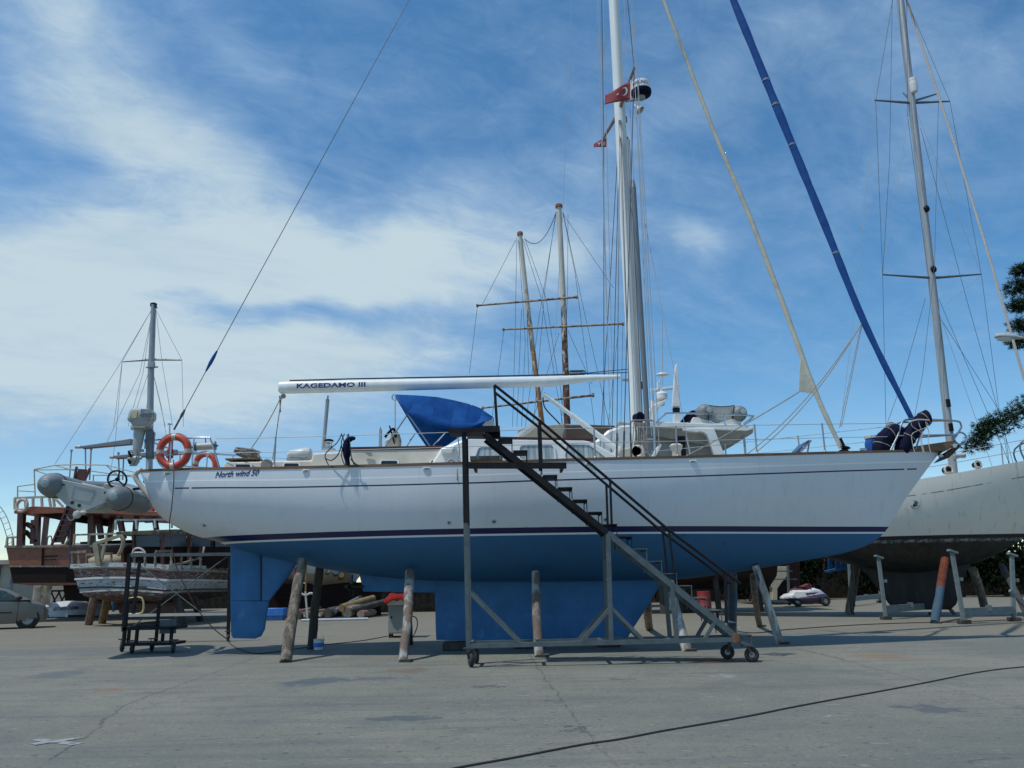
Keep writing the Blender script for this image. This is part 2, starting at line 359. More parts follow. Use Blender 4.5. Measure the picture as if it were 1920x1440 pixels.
# ------------------------------------------------------------------ ground
def ground_material():
    m = bpy.data.materials.new('concrete_yard'); m.use_nodes = True; m.node_tree.nodes.clear(); t = NT(m.node_tree)
    p = t.n('ShaderNodeTexCoord').outputs['Object']
    s = t.n('ShaderNodeSeparateXYZ', {0: p}); X, Y = s.outputs[0], s.outputs[1]
    big = t.noise(p, .22, 6, .6, .3); mid = t.noise(p, 1.1, 7, .65, .2); fine = t.noise(p, 26, 8, .78); grit = t.noise(p, 95, 4, .8)
    strk = t.noise(t.scale(p, (.25, 1.6, 1)), .9, 6, .6, .4)
    c = t.mix(t.step(big, .33, .68), (.155, .163, .136), (.235, .228, .182))
    c = t.mix(t.m('MULTIPLY', t.step(mid, .45, .72), .55), c, (.112, .125, .112))
    c = t.mix(t.m('MULTIPLY', t.step(strk, .52, .7), .35), c, (.215, .208, .168))
    far = t.step(t.m('ADD', Y, t.m('MULTIPLY', t.m('SUBTRACT', big, .5), 7)), 16.5, 23)
    c = t.mix(t.m('MULTIPLY', far, .75), c, t.mix(mid, (.185, .160, .110), (.245, .210, .145)))
    c = t.mix(t.m('MULTIPLY', t.step(fine, .44, .62), .45), c, (.075, .085, .080))
    c = t.mix(t.m('MULTIPLY', t.step(grit, .54, .64), .45), c, (.29, .295, .27))
    pock = t.noise(t.vm('ADD', p, (31, 4, 0)).outputs[0], 9, 3, .6)
    c = t.mix(t.m('MULTIPLY', t.step(pock, .62, .66), .6), c, (.055, .06, .06))
    chip = t.noise(t.scale(t.vm('ADD', p, (3, 44, 0)).outputs[0], (.8, 2.2, 1)), 5, 5, .7)
    c = t.mix(t.m('MULTIPLY', t.step(chip, .615, .655), .55), c, (.34, .36, .35))
    ch2 = t.noise(t.scale(t.vm('ADD', p, (73, 14, 0)).outputs[0], (.7, 1.6, 1)), 17, 3, .6)
    c = t.mix(t.m('MULTIPLY', t.step(ch2, .655, .69), .6), c, (.36, .37, .36))
    dk2 = t.noise(t.vm('ADD', p, (23, 64, 0)).outputs[0], 15, 3, .6)
    c = t.mix(t.m('MULTIPLY', t.step(dk2, .66, .70), .55), c, (.05, .058, .058))
    st2 = t.noise(t.scale(t.vm('ADD', p, (9, 91, 0)).outputs[0], (.16, 2.4, 1)), 1.3, 7, .68, .3)
    c = t.mix(t.m('MULTIPLY', t.step(st2, .50, .62), .40), c, (.098, .115, .118))
    c = t.mix(t.m('MULTIPLY', t.step(st2, .42, .33), .35), c, (.225, .23, .20))
    spk = t.noise(p, 34, 4, .8)
    c = t.mix(t.m('MULTIPLY', t.step(spk, .60, .68), .55), c, (.29, .295, .26))
    c = t.mix(t.m('MULTIPLY', t.step(spk, .40, .33), .5), c, (.06, .068, .068))
    blt = t.noise(t.vm('ADD', p, (50, 20, 0)).outputs[0], 3.2, 7, .7)
    c = t.mix(t.m('MULTIPLY', t.step(blt, .56, .66), .35), c, (.095, .108, .108))
    rust = t.noise(t.scale(t.vm('ADD', p, (13, 9, 0)).outputs[0], (.35, 1, 1)), .8, 6, .6)
    c = t.mix(t.m('MULTIPLY', t.step(rust, .62, .78), .35), c, (.22, .13, .08))
    wob = t.n('ShaderNodeTexNoise', {'Vector': p, 'Scale': 2.2, 'Detail': 6.0, 'Roughness': .7}).outputs['Color']
    pw = t.vm('ADD', p, t.vm('MULTIPLY', t.vm('SUBTRACT', wob, (.5, .5, .5)).outputs[0], (1.9, 1.5, 0)).outputs[0]).outputs[0]
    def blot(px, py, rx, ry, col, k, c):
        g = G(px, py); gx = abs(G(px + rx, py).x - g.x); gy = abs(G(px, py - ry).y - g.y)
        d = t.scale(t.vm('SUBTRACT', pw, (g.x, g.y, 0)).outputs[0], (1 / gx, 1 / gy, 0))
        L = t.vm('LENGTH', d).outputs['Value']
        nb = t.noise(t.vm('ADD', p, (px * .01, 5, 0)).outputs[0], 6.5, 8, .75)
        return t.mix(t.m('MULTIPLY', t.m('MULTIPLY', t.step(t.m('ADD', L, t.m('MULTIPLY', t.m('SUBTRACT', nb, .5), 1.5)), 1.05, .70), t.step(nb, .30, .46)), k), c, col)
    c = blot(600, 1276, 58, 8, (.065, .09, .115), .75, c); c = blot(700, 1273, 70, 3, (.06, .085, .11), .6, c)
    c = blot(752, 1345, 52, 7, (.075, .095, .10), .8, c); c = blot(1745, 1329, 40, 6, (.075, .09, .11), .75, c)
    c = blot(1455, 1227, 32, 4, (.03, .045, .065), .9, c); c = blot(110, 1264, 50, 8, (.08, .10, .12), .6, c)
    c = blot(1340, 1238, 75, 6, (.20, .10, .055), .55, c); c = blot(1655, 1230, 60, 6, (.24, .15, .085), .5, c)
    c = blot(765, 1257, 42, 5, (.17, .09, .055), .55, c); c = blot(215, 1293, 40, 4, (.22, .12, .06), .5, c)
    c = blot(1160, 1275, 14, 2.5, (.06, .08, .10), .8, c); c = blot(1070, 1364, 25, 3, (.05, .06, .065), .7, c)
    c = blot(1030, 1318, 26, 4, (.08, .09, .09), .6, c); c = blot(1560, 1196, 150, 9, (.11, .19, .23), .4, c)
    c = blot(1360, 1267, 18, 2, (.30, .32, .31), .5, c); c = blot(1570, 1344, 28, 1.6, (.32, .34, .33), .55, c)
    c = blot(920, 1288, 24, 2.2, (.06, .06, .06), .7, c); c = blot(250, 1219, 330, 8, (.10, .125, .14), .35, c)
    crk_w = t.n('ShaderNodeTexNoise', {'Vector': p, 'Scale': 1.1, 'Detail': 8.0, 'Roughness': .72}).outputs['Color']
    pc = t.vm('ADD', p, t.vm('MULTIPLY', t.vm('SUBTRACT', crk_w, (.5, .5, .5)).outputs[0], (.34, .34, 0)).outputs[0]).outputs[0]
    H = None
    def line(a, b, w, k, c):
        a = Vector(a); b = Vector(b); d = (b - a); Ln = d.length; d /= Ln; nrm = Vector((-d.y, d.x, 0))
        q = t.vm('SUBTRACT', pc, tuple(a)).outputs[0]
        dist = t.m('ABSOLUTE', t.vm('DOT_PRODUCT', q, tuple(nrm)).outputs['Value'])
        al = t.vm('DOT_PRODUCT', q, tuple(d)).outputs['Value']
        mk_ = t.m('MULTIPLY', t.step(dist, w * 1.3, w * .5), t.band(al, 0, Ln, .05))
        br = t.step(t.noise(t.vm('ADD', p, (a.x, 17, 0)).outputs[0], 1.7, 4), .34, .46)
        mk_ = t.m('MULTIPLY', mk_, t.m('MULTIPLY', br, k * .62))
        return t.mix(mk_, c, (.035, .04, .042))
    LN = [((100, 1425), (240, 1320), .016, .8), ((240, 1320), (500, 1225), .022, .7), ((150, 1397), (960, 1360), .012, .6), ((985, 1215), (1075, 1345), .017, .7), ((1075, 1345), (1160, 1445), .012, .5),
          ((1500, 1217), (1580, 1237), .035, .9), ((1580, 1237), (1940, 1335), .016, .6), ((1480, 1348), (1960, 1327), .010, .6), ((1640, 1202), (1960, 1191), .03, .8), ((1820, 1426), (1990, 1419), .012, .9),
          ((0, 1300), (900, 1325), .012, .35), ((960, 1365), (1480, 1348), .010, .4), ((1200, 1300), (1540, 1292), .02, .4)]
    for a, b, w, k in LN: c = line(G(*a), G(*b), w, k, c)
    bs = t.n('ShaderNodeBsdfPrincipled', {'Base Color': c, 'Roughness': t.m('ADD', .72, t.m('MULTIPLY', fine, .25)), 'Specular IOR Level': .35})
    hh = t.m('ADD', t.m('MULTIPLY', fine, .6), t.m('ADD', t.m('MULTIPLY', grit, .35), t.m('MULTIPLY', mid, .8)))
    t.L.new(t.n('ShaderNodeBump', {'Strength': .6, 'Distance': .02, 'Height': hh}).outputs[0], bs.inputs['Normal'])
    t.n('ShaderNodeOutputMaterial', {'Surface': bs.outputs[0]})
    return m
g = MB(); S_ = 1500
g.add([(-S_, -S_, 0), (S_, -S_, 0), (S_, S_, 0), (-S_, S_, 0)], [(0, 1, 2, 3)])
go = g.build('ground', ground_material(), flat=True); go['kind'] = 'structure'
m = MB()                                              # the white painted cross on the concrete
for a, b in (((66, 1386), (146, 1395)), ((62, 1396), (152, 1383))):
    pa, pb = G(*a, z=.004), G(*b, z=.004); d = (pb - pa).normalized(); n_ = Vector((-d.y, d.x, 0)) * .06
    if b[1] < 1390:
        pa.z += .002; pb.z += .002
    k = 8; top = []; bot = []
    for i in range(k + 1):
        q = pa.lerp(pb, i / k); top.append(q + n_ * (1 + .25 * rnd.uniform(-1, 1))); bot.append(q - n_ * (1 + .25 * rnd.uniform(-1, 1)))
    m.grid([top, bot])
o = m.build('paint_cross', mk('worn_white_paint', (.30, .32, .32), .8, (.22, .235, .235), 6, .6, col3=(.14, .15, .145), t3=(.50, .60)), flat=True)
tag(o, 'worn white cross painted on the bare concrete', 'paint mark')
# ================================================================== hull shapes
def ppx(v):
    d = v - EYE; return 960 + FPX * d.dot(RGT) / d.dot(FWD)
def pyy(v):
    d = v - EYE; return 720 - FPX * d.dot(UPV) / d.dot(FWD)
class Hull:
    """A hull along local x (stern to bow), half-breadth in y, height z, on a frame origin/heading."""
    def __init__(s, sheer, bottom, beam, sect, org=(0, 0, 0), ang=0.0):
        s.zs = curve(sheer); s.zb = curve(bottom); s.B = curve(beam)
        s.a = curve([(p[0], p[1]) for p in sect]); s.b = curve([(p[0], p[2]) for p in sect])
        s.x0, s.x1 = sheer[0][0], sheer[-1][0]
        s.org = Vector(org); s.rot = Matrix.Rotation(ang, 3, 'Z')
    def W(s, x, y, z): return s.rot @ Vector((x, y, z)) + Vector((s.org.x, s.org.y, 0))
    def half(s, x, z):
        zb, zs = s.zb(x), s.zs(x); q = min(max((z - zb) / max(zs - zb, 1e-4), 0), 1)
        return s.B(x) * max(1 - (1 - q) ** s.a(x), 0) ** (1 / s.b(x))
    def mesh(s, ns=110, nw=26):
        xs = [s.x0 + (s.x1 - s.x0) * (.5 - .5 * math.cos(math.pi * i / ns)) for i in range(ns + 1)]
        m = MB(); rows = []; sdv = []
        for x in xs:
            zb, zs = s.zb(x), s.zs(x); right = []
            for j in range(nw + 1):
                q = (j / nw) ** 1.9; z = zb + (zs - zb) * q; right.append((s.half(x, z), z))
            ring = [(-y, z) for y, z in right[::-1]] + right[1:]
            rows.append([s.W(x, y, z) for y, z in ring]); sdv += [zs - z for y, z in ring]
        m.grid(rows); return m, sdv
    def build(s, name, mat, parent, **k):
        m, sdv = s.mesh(**k)
        off = Vector((0, 0, 0)); p = parent
        while p is not None: off += p.location; p = p.parent
        me = bpy.data.meshes.new(name); me.from_pydata([v - off for v in m.v], [], m.f)
        me.attributes.new('sheer_depth', 'FLOAT', 'POINT').data.foreach_set('value', sdv)
        me.materials.append(mat); me.shade_smooth()
        o = bpy.data.objects.new(name, me); COL.objects.link(o); o.parent = parent
        return o
    def rail(s, dz0, dz1, inset0, inset1, xa=None, xb=None, n=60, sides=(-1, 1)):
        """a strip of rectangular section along the sheer on both sides"""
        m = MB(); xa = s.x0 if xa is None else xa; xb = s.x1 if xb is None else xb
        for sg in sides:
            rings = []
            for i in range(n + 1):
                x = xa + (xb - xa) * i / n; b = s.B(x); z = s.zs(x)
                y0 = max(b - inset0, .005); y1 = max(b - inset1, .0)
                rings.append([s.W(x, sg * y0, z + dz0), s.W(x, sg * y0, z + dz1), s.W(x, sg * y1, z + dz1), s.W(x, sg * y1, z + dz0)])
            m.loft(rings)
        return m
    def deckmesh(s, dz, n=60, camber=.06):
        m = MB(); rows = []
        for i in range(n + 1):
            x = s.x0 + (s.x1 - s.x0) * i / n; b = s.B(x); z = s.zs(x) + dz
            rows.append([s.W(x, b * k / 4 * .985, z + camber * (1 - (k / 4) ** 2) * min(b, 1)) for k in range(-4, 5)])
        m.grid(rows); return m

# ================================================================== the white and blue yacht
Y0 = 18.3
beam_px = [(262, .75), (350, 1.22), (500, 1.68), (700, 2.03), (900, 2.18), (1100, 2.12), (1300, 1.72), (1500, 1.08), (1650, .48), (1762, .03)]
bpx = curve(beam_px)
sheer_px = [(262, 885), (400, 881), (510, 880), (640, 877), (760, 874), (866, 871), (1000, 866.5), (1140, 862.5), (1290, 859), (1440, 854.5), (1600, 850), (1762, 846)]
shp = [P(px, py, Y0 - bpx(px)) for px, py in sheer_px]
sheer = [(p.x, p.z) for p in shp]
beam = [(P(px, 870, Y0 - b).x, b) for px, b in beam_px]
bot_px = [(306, 965), (338, 990), (372, 1006), (408, 1016), (440, 1027), (490, 1041), (556, 1055), (627, 1070), (700, 1080), (800, 1088), (950, 1091), (1100, 1091), (1240, 1088), (1380, 1073), (1440, 1063), (1515, 1050), (1565, 1041), (1615, 1027), (1651, 1006), (1700, 932)]
bottom = [(sheer[0][0], sheer[0][1] - .02)] + [(P(px, py, Y0).x, P(px, py, Y0).z) for px, py in bot_px] + [(sheer[-1][0], sheer[-1][1] - .03)]
XS, XB = sheer[0][0], sheer[-1][0]
def fx(f): return XS + (XB - XS) * f
H = Hull(sheer, bottom, beam, [(fx(0), 2.6, 2.6), (fx(.15), 2.6, 2.1), (fx(.4), 3.0, 2.1), (fx(.6), 2.7, 1.9), (fx(.8), 1.8, 1.45), (fx(.93), 1.25, 1.15), (fx(1), 1.05, 1.05)], (0, Y0, 0))

def hull_material():
    m = bpy.data.materials.new('yacht_hull_paint'); m.use_nodes = True; m.node_tree.nodes.clear(); t = NT(m.node_tree)
    oc = t.n('ShaderNodeTexCoord').outputs['Object']; s = t.n('ShaderNodeSeparateXYZ', {0: oc}); x, z = s.outputs[0], s.outputs[2]
    sdp = t.n('ShaderNodeAttribute', attribute_name='sheer_depth').outputs['Fac']
    n1 = t.noise(t.scale(oc, (1, 1, .5)), .7, 5, .6); n2 = t.noise(t.scale(oc, (5, 5, .35)), 1.4, 5, .65)
    c = t.mix(n1, (.70, .73, .755), (.65, .685, .71))
    c = t.mix(t.m('MULTIPLY', t.step(n2, .52, .78), .34), c, (.50, .51, .47))
    scf = t.noise(t.scale(oc, (.5, 1, 4)), 3.0, 8, .75)
    c = t.mix(t.m('MULTIPLY', t.step(scf, .60, .70), .22), c, (.42, .42, .38))
    c = t.mix(t.band(sdp, .205, .235, .004), c, (.86, .87, .87))
    mark = t.band(sdp, .365, .395, .003)
    xl0 = P(325, 905, Y0 - 1.2).x; xl1 = P(353, 905, Y0 - 1.3).x; xl2 = P(358, 905, Y0 - 1.3).x; xl3 = P(1698, 873, Y0 - .3).x; xl4 = P(1704, 873, Y0 - .3).x; xl5 = P(1722, 873, Y0 - .2).x
    seg = t.m('ADD', t.m('ADD', t.band(x, xl0, xl1, .004), t.band(x, xl2, xl3, .004)), t.band(x, xl4, xl5, .004))
    c = t.mix(t.m('MULTIPLY', mark, seg), c, (.012, .014, .05))
    zt = P(878, 990, Y0 - 2.1).z
    bl = t.noise(oc, 1.3, 6, .6); bl2 = t.noise(t.scale(oc, (3, 3, .5)), 1.5, 6, .65)
    blue = t.mix(bl, (.020, .112, .25), (.025, .132, .288)); blue = t.mix(t.m('MULTIPLY', t.step(bl2, .50, .70), .5), blue, (.040, .125, .215)); pt = t.noise(oc, 4.5, 8, .7); blue = t.mix(t.m('MULTIPLY', t.step(pt, .60, .68), .5), blue, (.010, .050, .13)); blue = t.mix(t.m('MULTIPLY', t.step(t.noise(oc, 14, 5, .7), .66, .72), .5), blue, (.10, .19, .26))  # antifouling darker here than on rudder; the underside's shade is put into the colour
    c = t.mix(t.step(z, zt + .002, zt - .002), c, (.010, .014, .075))
    c = t.mix(t.step(z, zt - .112, zt - .116), c, (.74, .78, .80))
    c = t.mix(t.step(z, zt - .150, zt - .154), c, blue)
    rough = t.m('ADD', .26, t.m('MULTIPLY', t.step(z, zt - .11, zt - .12), .36))
    b = t.n('ShaderNodeBsdfPrincipled', {'Base Color': c, 'Roughness': rough, 'Specular IOR Level': .5})
    hb = t.m('ADD', t.noise(t.scale(oc, (1.2, 1, .7)), 1.6, 3, .5), t.m('MULTIPLY', t.step(z, zt - .11, zt - .12), t.m('MULTIPLY', t.noise(oc, 45, 5, .7), .12)))
    t.L.new(t.n('ShaderNodeBump', {'Strength': .35, 'Distance': .03, 'Height': hb}).outputs[0], b.inputs['Normal'])
    t.n('ShaderNodeOutputMaterial', {'Surface': b.outputs[0]}); return m

ya = thing('sailing_yacht', 'large white sailing yacht with blue underside propped on timber posts on the concrete', 'sailing yacht', (0, Y0, 0))
hull = H.build('hull', hull_material(), ya, ns=150, nw=30)
def on_hull(x, z, out=.006): return Vector((x, Y0 - H.half(x, z) - out, z))
# lettering on the side
def hull_text(s, xa, xb, z_of, h, shear, bold, gap):
    vs, fs = text_faces(s, shear, bold, gap); m = MB(); vv = []
    for v in vs:
        x = xa + (xb - xa) * v.x; vv.append(on_hull(x, z_of(x) + v.y * h))
    return m.add(vv, fs)
xa, xb = P(404, 893, 16.9).x, P(493, 893, 16.9).x
zbase = P(404, 895.5, 16.9).z
hull_text('North wind 50', xa, xb, lambda x: zbase, .17, .38, .028, (.13, .18)).build('hull_lettering', 'navytext', hull, flat=True)
for px, py in ((315, 889), (574, 883), (800, 879), (1104, 870), (1299, 865.5)):         # scuppers
    p = P(px, py, Y0 - bpx(px)); q = on_hull(p.x, p.z, 0)
    m = MB(); m.box(q, (.15, .05, .045)); m.box(q + Vector((0, -.012, .0)), (.10, .05, .016), mi=1)
    m.build('scupper', ['white', 'blackp'], hull, bevel=.006)
for px, py in ((372, 982), (841, 979), (926, 977), (1137, 973)):
    p = P(px, py, Y0 - bpx(px)); q = on_hull(p.x, p.z, 0)
    m = MB(); m.torus(q, (0, 1, 0), .034, .014, 16, 6); m.lathe([(.03, -.004), (.03, .02)], q, (0, 1, 0), 12, mi=1)
    m.build('drain_outlet', ['alu', 'blackp'], hull)
H.rail(0.0, .055, -.012, .06, n=90).build('toe_rail', 'teak', ya)
H.deckmesh(-.03).build('deck', 'deck', ya)

# keel, skeg, rudder, shaft
def foil(pts_top_to_bottom, th_t, th_b, n=14):
    """pts: list of (left px, right px, py); a fin with rounded sections across the centreline"""
    m = MB(); rings = []
    for i, (lx, ly, rx, ry) in enumerate(pts_top_to_bottom):
        a = P(lx, ly, Y0); b = P(rx, ry, Y0); k = i / (len(pts_top_to_bottom) - 1); th = th_t + (th_b - th_t) * k; ring = []
        for j in range(2 * n):
            u = math.cos(math.pi * j / n) * .5 + .5; sg = 1 if j <= n else -1
            y = th * .5 * (max(u * (1 - u), 0) ** .5 * 2 * (.6 + .4 * u)) * sg
            p = a.lerp(b, u); ring.append(p + Vector((0, y, 0)))
        rings.append(ring)
    return m.loft(rings)
foil([(812, 1080, 1262, 1080), (815, 1105, 1236, 1100), (816, 1140, 1212, 1140), (817, 1180, 1186, 1180), (818, 1200, 1174, 1201)], .62, .50).build('keel', 'blueanti', ya)
foil([(432, 1020, 490, 1030), (432, 1060, 490, 1060), (432, 1126, 490, 1126)], .15, .13).build('rudder', 'blueanti', ya)
m = foil([(432, 1126.6, 505, 1127.5), (432.5, 1150, 501, 1150), (433, 1180, 497, 1180), (434, 1192, 490, 1193), (437, 1196.5, 478, 1197.5)], .14, .10)
m.build('rudder_blade', 'blueanti', ya)
foil([(490.6, 1030, 568, 1040), (490.6, 1080, 540, 1083), (490.6, 1126, 506, 1126)], .2, .13).build('skeg', 'blueanti', ya)
m = MB(); a_, b_ = P(490.3, 1034, Y0), P(490.3, 1128, Y0); m.beam(a_, b_, .035); a_, b_ = P(436, 1126.3, Y0), P(502, 1127, Y0); m.beam(a_, b_, .03); m.build('rudder_seam_strip', 'blackp', ya)  # added black strips that block light through the gap and darken the seam
foil([(672, 1070, 830, 1080), (678, 1095, 830, 1100), (681, 1109, 830, 1111)], .24, .16).build('shaft_fairing', 'blueanti', ya)
pc = P(658, 1100, Y0); m = MB()
m.lathe([(.0, -.16), (.05, -.10), (.06, .02), (.04, .1), (.03, .3)], pc, (1, 0, 0), 12)
for k in range(3):
    rt = Matrix.Rotation(R(100 + 120 * k), 3, 'X') @ Matrix.Rotation(R(35), 3, 'Z')
    m.ball(pc + Matrix.Rotation(R(100 + 120 * k), 3, 'X') @ Vector((0, 0, .15)), (.02, .075, .14), 10, rt)
m.build('propeller', 'bronze', ya)

# deckhouse: profiles traced at the side wall, given the breadth of the boat
def house(name, pts, Yn, Yf, mat, tumble=.12, ztop=None, par=None, bevel=.03):
    n_ = [P(x, y, Yn) for x, y in pts]; zmin = min(p.z for p in n_); m = MB()
    near = [p + Vector((0, tumble * (p.z - zmin), 0)) for p in n_]
    far = [Vector((p.x, Yf - tumble * (p.z - zmin), p.z)) for p in n_]
    k = len(pts); m.add(near + far, [tuple(range(k)), tuple(range(2 * k - 1, k - 1, -1))] + [(i, i + k, (i + 1) % k + k, (i + 1) % k) for i in range(k)])
    return m.build(name, mat, par or ya, bevel=bevel)
trunk = house('cabin_trunk', [(415, 900), (418, 868), (428, 865), (582, 862), (585, 849), (640, 846), (658, 842), (880, 838), (880, 900)], 16.95, 19.65, 'cream')
house('pilothouse', [(790, 900), (826, 838), (868, 822), (880, 819), (1096, 822), (1108, 826), (1168, 858), (1172, 900)], 16.75, 19.85, 'white', .10, bevel=.05)
pil = ya.children[-1]
m = MB(); a, b = P(876, 818.5, 16.78), P(1112, 823.5, 16.78)
for dy_ in (.1, 2.9): m = MB(); m.beam(a + Vector((0, dy_, 0)), b + Vector((0, dy_, 0)), .07, .05); m.build('grab_rail', 'mahog', pil)
m = MB(); a, b = P(655, 841, 17.0), P(828, 838, 17.0); 
for dy_ in (.06, 2.5): m = MB(); m.beam(a + Vector((0, dy_, 0)), b + Vector((0, dy_, 0)), .09, .07); m.build('coaming_cap', 'mahog', trunk)
def rounded(pts, r=5, n=4):
    out = []; k = len(pts)
    for i in range(k):
        a, b, c = Vector(pts[i - 1]), Vector(pts[i]), Vector(pts[(i + 1) % k])
        p0 = b + (a - b).normalized() * min(r, (a - b).length * .45); p1 = b + (c - b).normalized() * min(r, (c - b).length * .45)
        for j in range(n + 1):
            u = j / n; out.append(tuple((1 - u) ** 2 * p0 + 2 * u * (1 - u) * b + u * u * p1))
    return out
def window(pts, Yn, tumble, zref, par, gl, fr='white', r=6, name='window', wid=3.2):
    out = rounded(pts, r); c = Vector((sum(p[0] for p in out) / len(out), sum(p[1] for p in out) / len(out)))
    def pl(p, o): q = P(p[0], p[1], Yn); return q + Vector((0, tumble * (q.z - zref) - o, 0))
    inn = []
    for p in out:
        d = (Vector(p) - c); inn.append(tuple(c + d * (1 - wid / max(d.length, 8))))
    k = len(out); m = MB()
    vs = [pl(p, .004) for p in out] + [pl(p, .030) for p in out] + [pl(p, .030) for p in inn] + [pl(p, .006) for p in inn]
    m.add(vs, [(i + a * k, (i + 1) % k + a * k, (i + 1) % k + (a + 1) * k, i + (a + 1) * k) for a in range(3) for i in range(k)])
    f = m.build(name, fr, par)
    g_ = MB(); g_.add([pl(p, .010) for p in inn], [tuple(range(k))]); g_.build('pane', gl, f, flat=True)
    return f
zr = P(880, 900, 16.75).z; zr2 = P(880, 900, 16.95).z
window([(886, 864), (895, 836), (952, 835), (968, 862)], 16.75, .10, zr, pil, 'curtain', r=7)
window([(972, 863), (972, 833), (1040, 832), (1044, 862)], 16.75, .10, zr, pil, 'curtain', r=7)
window([(1056, 862), (1060, 831), (1106, 830), (1142, 861)], 16.75, .10, zr, pil, 'curtain', r=8)
for x0, x1, y0, y1 in ((438, 472, 869, 880), (529, 563, 867, 879), (711, 748, 862, 876), (805, 840, 861, 875)):
    window([(x0, y1), (x0, y0), (x1, y0), (x1, y1)], 16.95, .12, zr2, trunk, 'glass', r=5)
# oval aft port and small fittings on the trunk
m = MB()
for px, py in ((500, 871),): m.lathe([(.1, -.06), (.13, 0), (.1, .06)], P(px, py, 16.85), (0, 1, 0), 16)
m.build('hose_cap', mk('brownish_cap', (.33, .30, .27), .7), trunk)
m = MB(); m.box(P(838, 846, 16.75), (.24, .16, .1)); m.ball(P(851, 838, 16.78), (.06, .06, .05), 10); m.build('fairlead', 'white', pil, bevel=.03)
m = MB(); m.prism([P(681, 847, 16.98), P(698, 850, 16.98), P(698, 855, 16.98), P(692, 855, 16.98)], (0, -.05, 0)); m.build('jam_cleat', 'alu', trunk)

# mast, spars, standing rigging
mb_ = P(1197, 855, Y0); mt1 = P(1151, 0, Y0); MD = (mt1 - mb_)
def on_mast(py):                                      # centreline of the mast at a photo height
    a = P(0, 0, 1); lo, hi = 0.0, 4.0
    for _ in range(60):
        k = (lo + hi) / 2; q = mb_ + MD * k; v = q - EYE; yy = 720 - FPX * v.dot(UPV) / v.dot(FWD)
        if yy > py: lo = k
        else: hi = k
    return mb_ + MD * lo
mtop = on_mast(-640)
mast = MB(); mast.tube([mb_ - Vector((0, 0, .8)), mb_, on_mast(400), on_mast(0), mtop], [.172, .172, .168, .165, .14], 20, flat=.85)
mast = mast.build('mast', 'mastwhite', ya)
m = MB(); sp0 = on_mast(205); tipn = P(1189, 128, Y0 - 1.35); tipf = P(1132, 258, Y0 + 1.35)
m.tube([sp0 + Vector((0, -.1, 0)), tipn], [.075, .05], 10, flat=.6); m.build('spreader', mk('brown_spreader', (.22, .16, .12), .5), mast)
m = MB(); m.tube([sp0 + Vector((0, .1, -.0)), tipf], [.075, .05], 10, flat=.6); m.build('spreader', 'brown_spreader' if False else bpy.data.materials['brown_spreader'], mast)
rc = P(1202, 169, Y0 - .1); m = MB()
m.lathe([(.0, .23), (.17, .23), (.24, .2), (.258, .10), (.258, -.03)], rc, n=28); m.lathe([(.260, -.03), (.264, -.07), (.25, -.14), (.18, -.18), (.05, -.19)], rc, n=28, mi=1)
m.lathe([(.10, -.18), (.10, -.26), (.02, -.3)], rc, n=14, mi=2)
rd = m.build('radar_dome', ['white', 'navy', 'alu'], mast)
vs, fs = text_faces('FURUNO', 0, .01); m = MB(); vv = []
for v in vs:
    th = R(-52 + 92 * v.x - 10); vv.append(rc + Vector((.262 * math.sin(th), -.262 * math.cos(th), .035 + .13 * v.y)))
m.add(vv, fs).build('radar_lettering', 'navytext', rd, flat=True)

m = MB(); m.beam(on_mast(190), rc - Vector((0, 0, .26)), .07, .05); m.build('radar_bracket', 'alu', mast)
lc = P(1196, 203, Y0 - .15); m = MB(); m.lathe([(.03, -.14), (.045, -.08), (.12, .1), (.115, .1), (.03, -.05)], lc, (.55, -.2, -.75), 18); m.build('deck_floodlight', 'lampgrey', mast)
m = MB()
for dxp in (1161, 1164): m.box(P(dxp, 229, Y0 - .19), (.035, .04, .1))
m.box(P(1174, 224, Y0), (.05, .05, .16)); m.box(P(1176, 262, Y0 - .05), (.06, .06, .14)); m.build('shroud_tangs', 'alu', mast)
for py, col, wd in ((725, 'blackp', .12),):
    m = MB(); m.box(on_mast(py) + Vector((.12, -.11, 0)), (.1, .1, .16)); m.build('mast_slot', col, mast)
# winches and gear at the mast foot
m = MB(); w = P(1197, 783, Y0 - .28); m.lathe([(.07, -.1), (.11, -.09), (.1, 0), (.12, .09), (.06, .1)], w, (0.5, -1, 0), 16); m.build('mast_winch', 'navy', mast)
# boom
ba = P(523, 727, Y0); bb = P(1166, 712, Y0); m = MB()
def ring_b(k, hz, hy, tilt=0):
    c = ba.lerp(bb, k); ring = []
    for j in range(20):
        th = 2 * math.pi * j / 20; ring.append(c + Vector((tilt * math.sin(th), hy * math.cos(th), hz * math.sin(th))))
    return ring
rg = [ring_b(0.0, .10, .07, .0), ring_b(.003, .145, .10, -.02), ring_b(.03, .152, .11), ring_b(.5, .135, .11), ring_b(.80, .125, .105)]
for k, up in ((.88, .045), (.95, .06), (.995, .07)):
    r_ = ring_b(k, .115 - .5 * (k - .80) * .22 - .2 * (k - .8), .10 - .3 * (k - .8)); rg.append([v + Vector((0, 0, up)) for v in r_])
m.loft(rg); boom = m.build('boom', 'mastwhite', ya)
vs, fs = text_faces('KAGEDAMO III', 0, .028, (.16, .2)); m = MB(); tx0, tx1 = P(556, 726, Y0 - .11).x, P(685, 724, Y0 - .11).x
vv = []
for v in vs:
    x = tx0 + (tx1 - tx0) * v.x; k = (x - ba.x) / (bb.x - ba.x); c = ba.lerp(bb, k); hz = -.045 + v.y * .155
    vv.append(c + Vector((0, -.112 * math.sqrt(max(1 - (hz / .15) ** 2, .05)) - .004, hz)))
m.add(vv, fs).build('boom_lettering', 'navytext', boom, flat=True)
m = MB(); up_ = Vector((0, 0, .158))
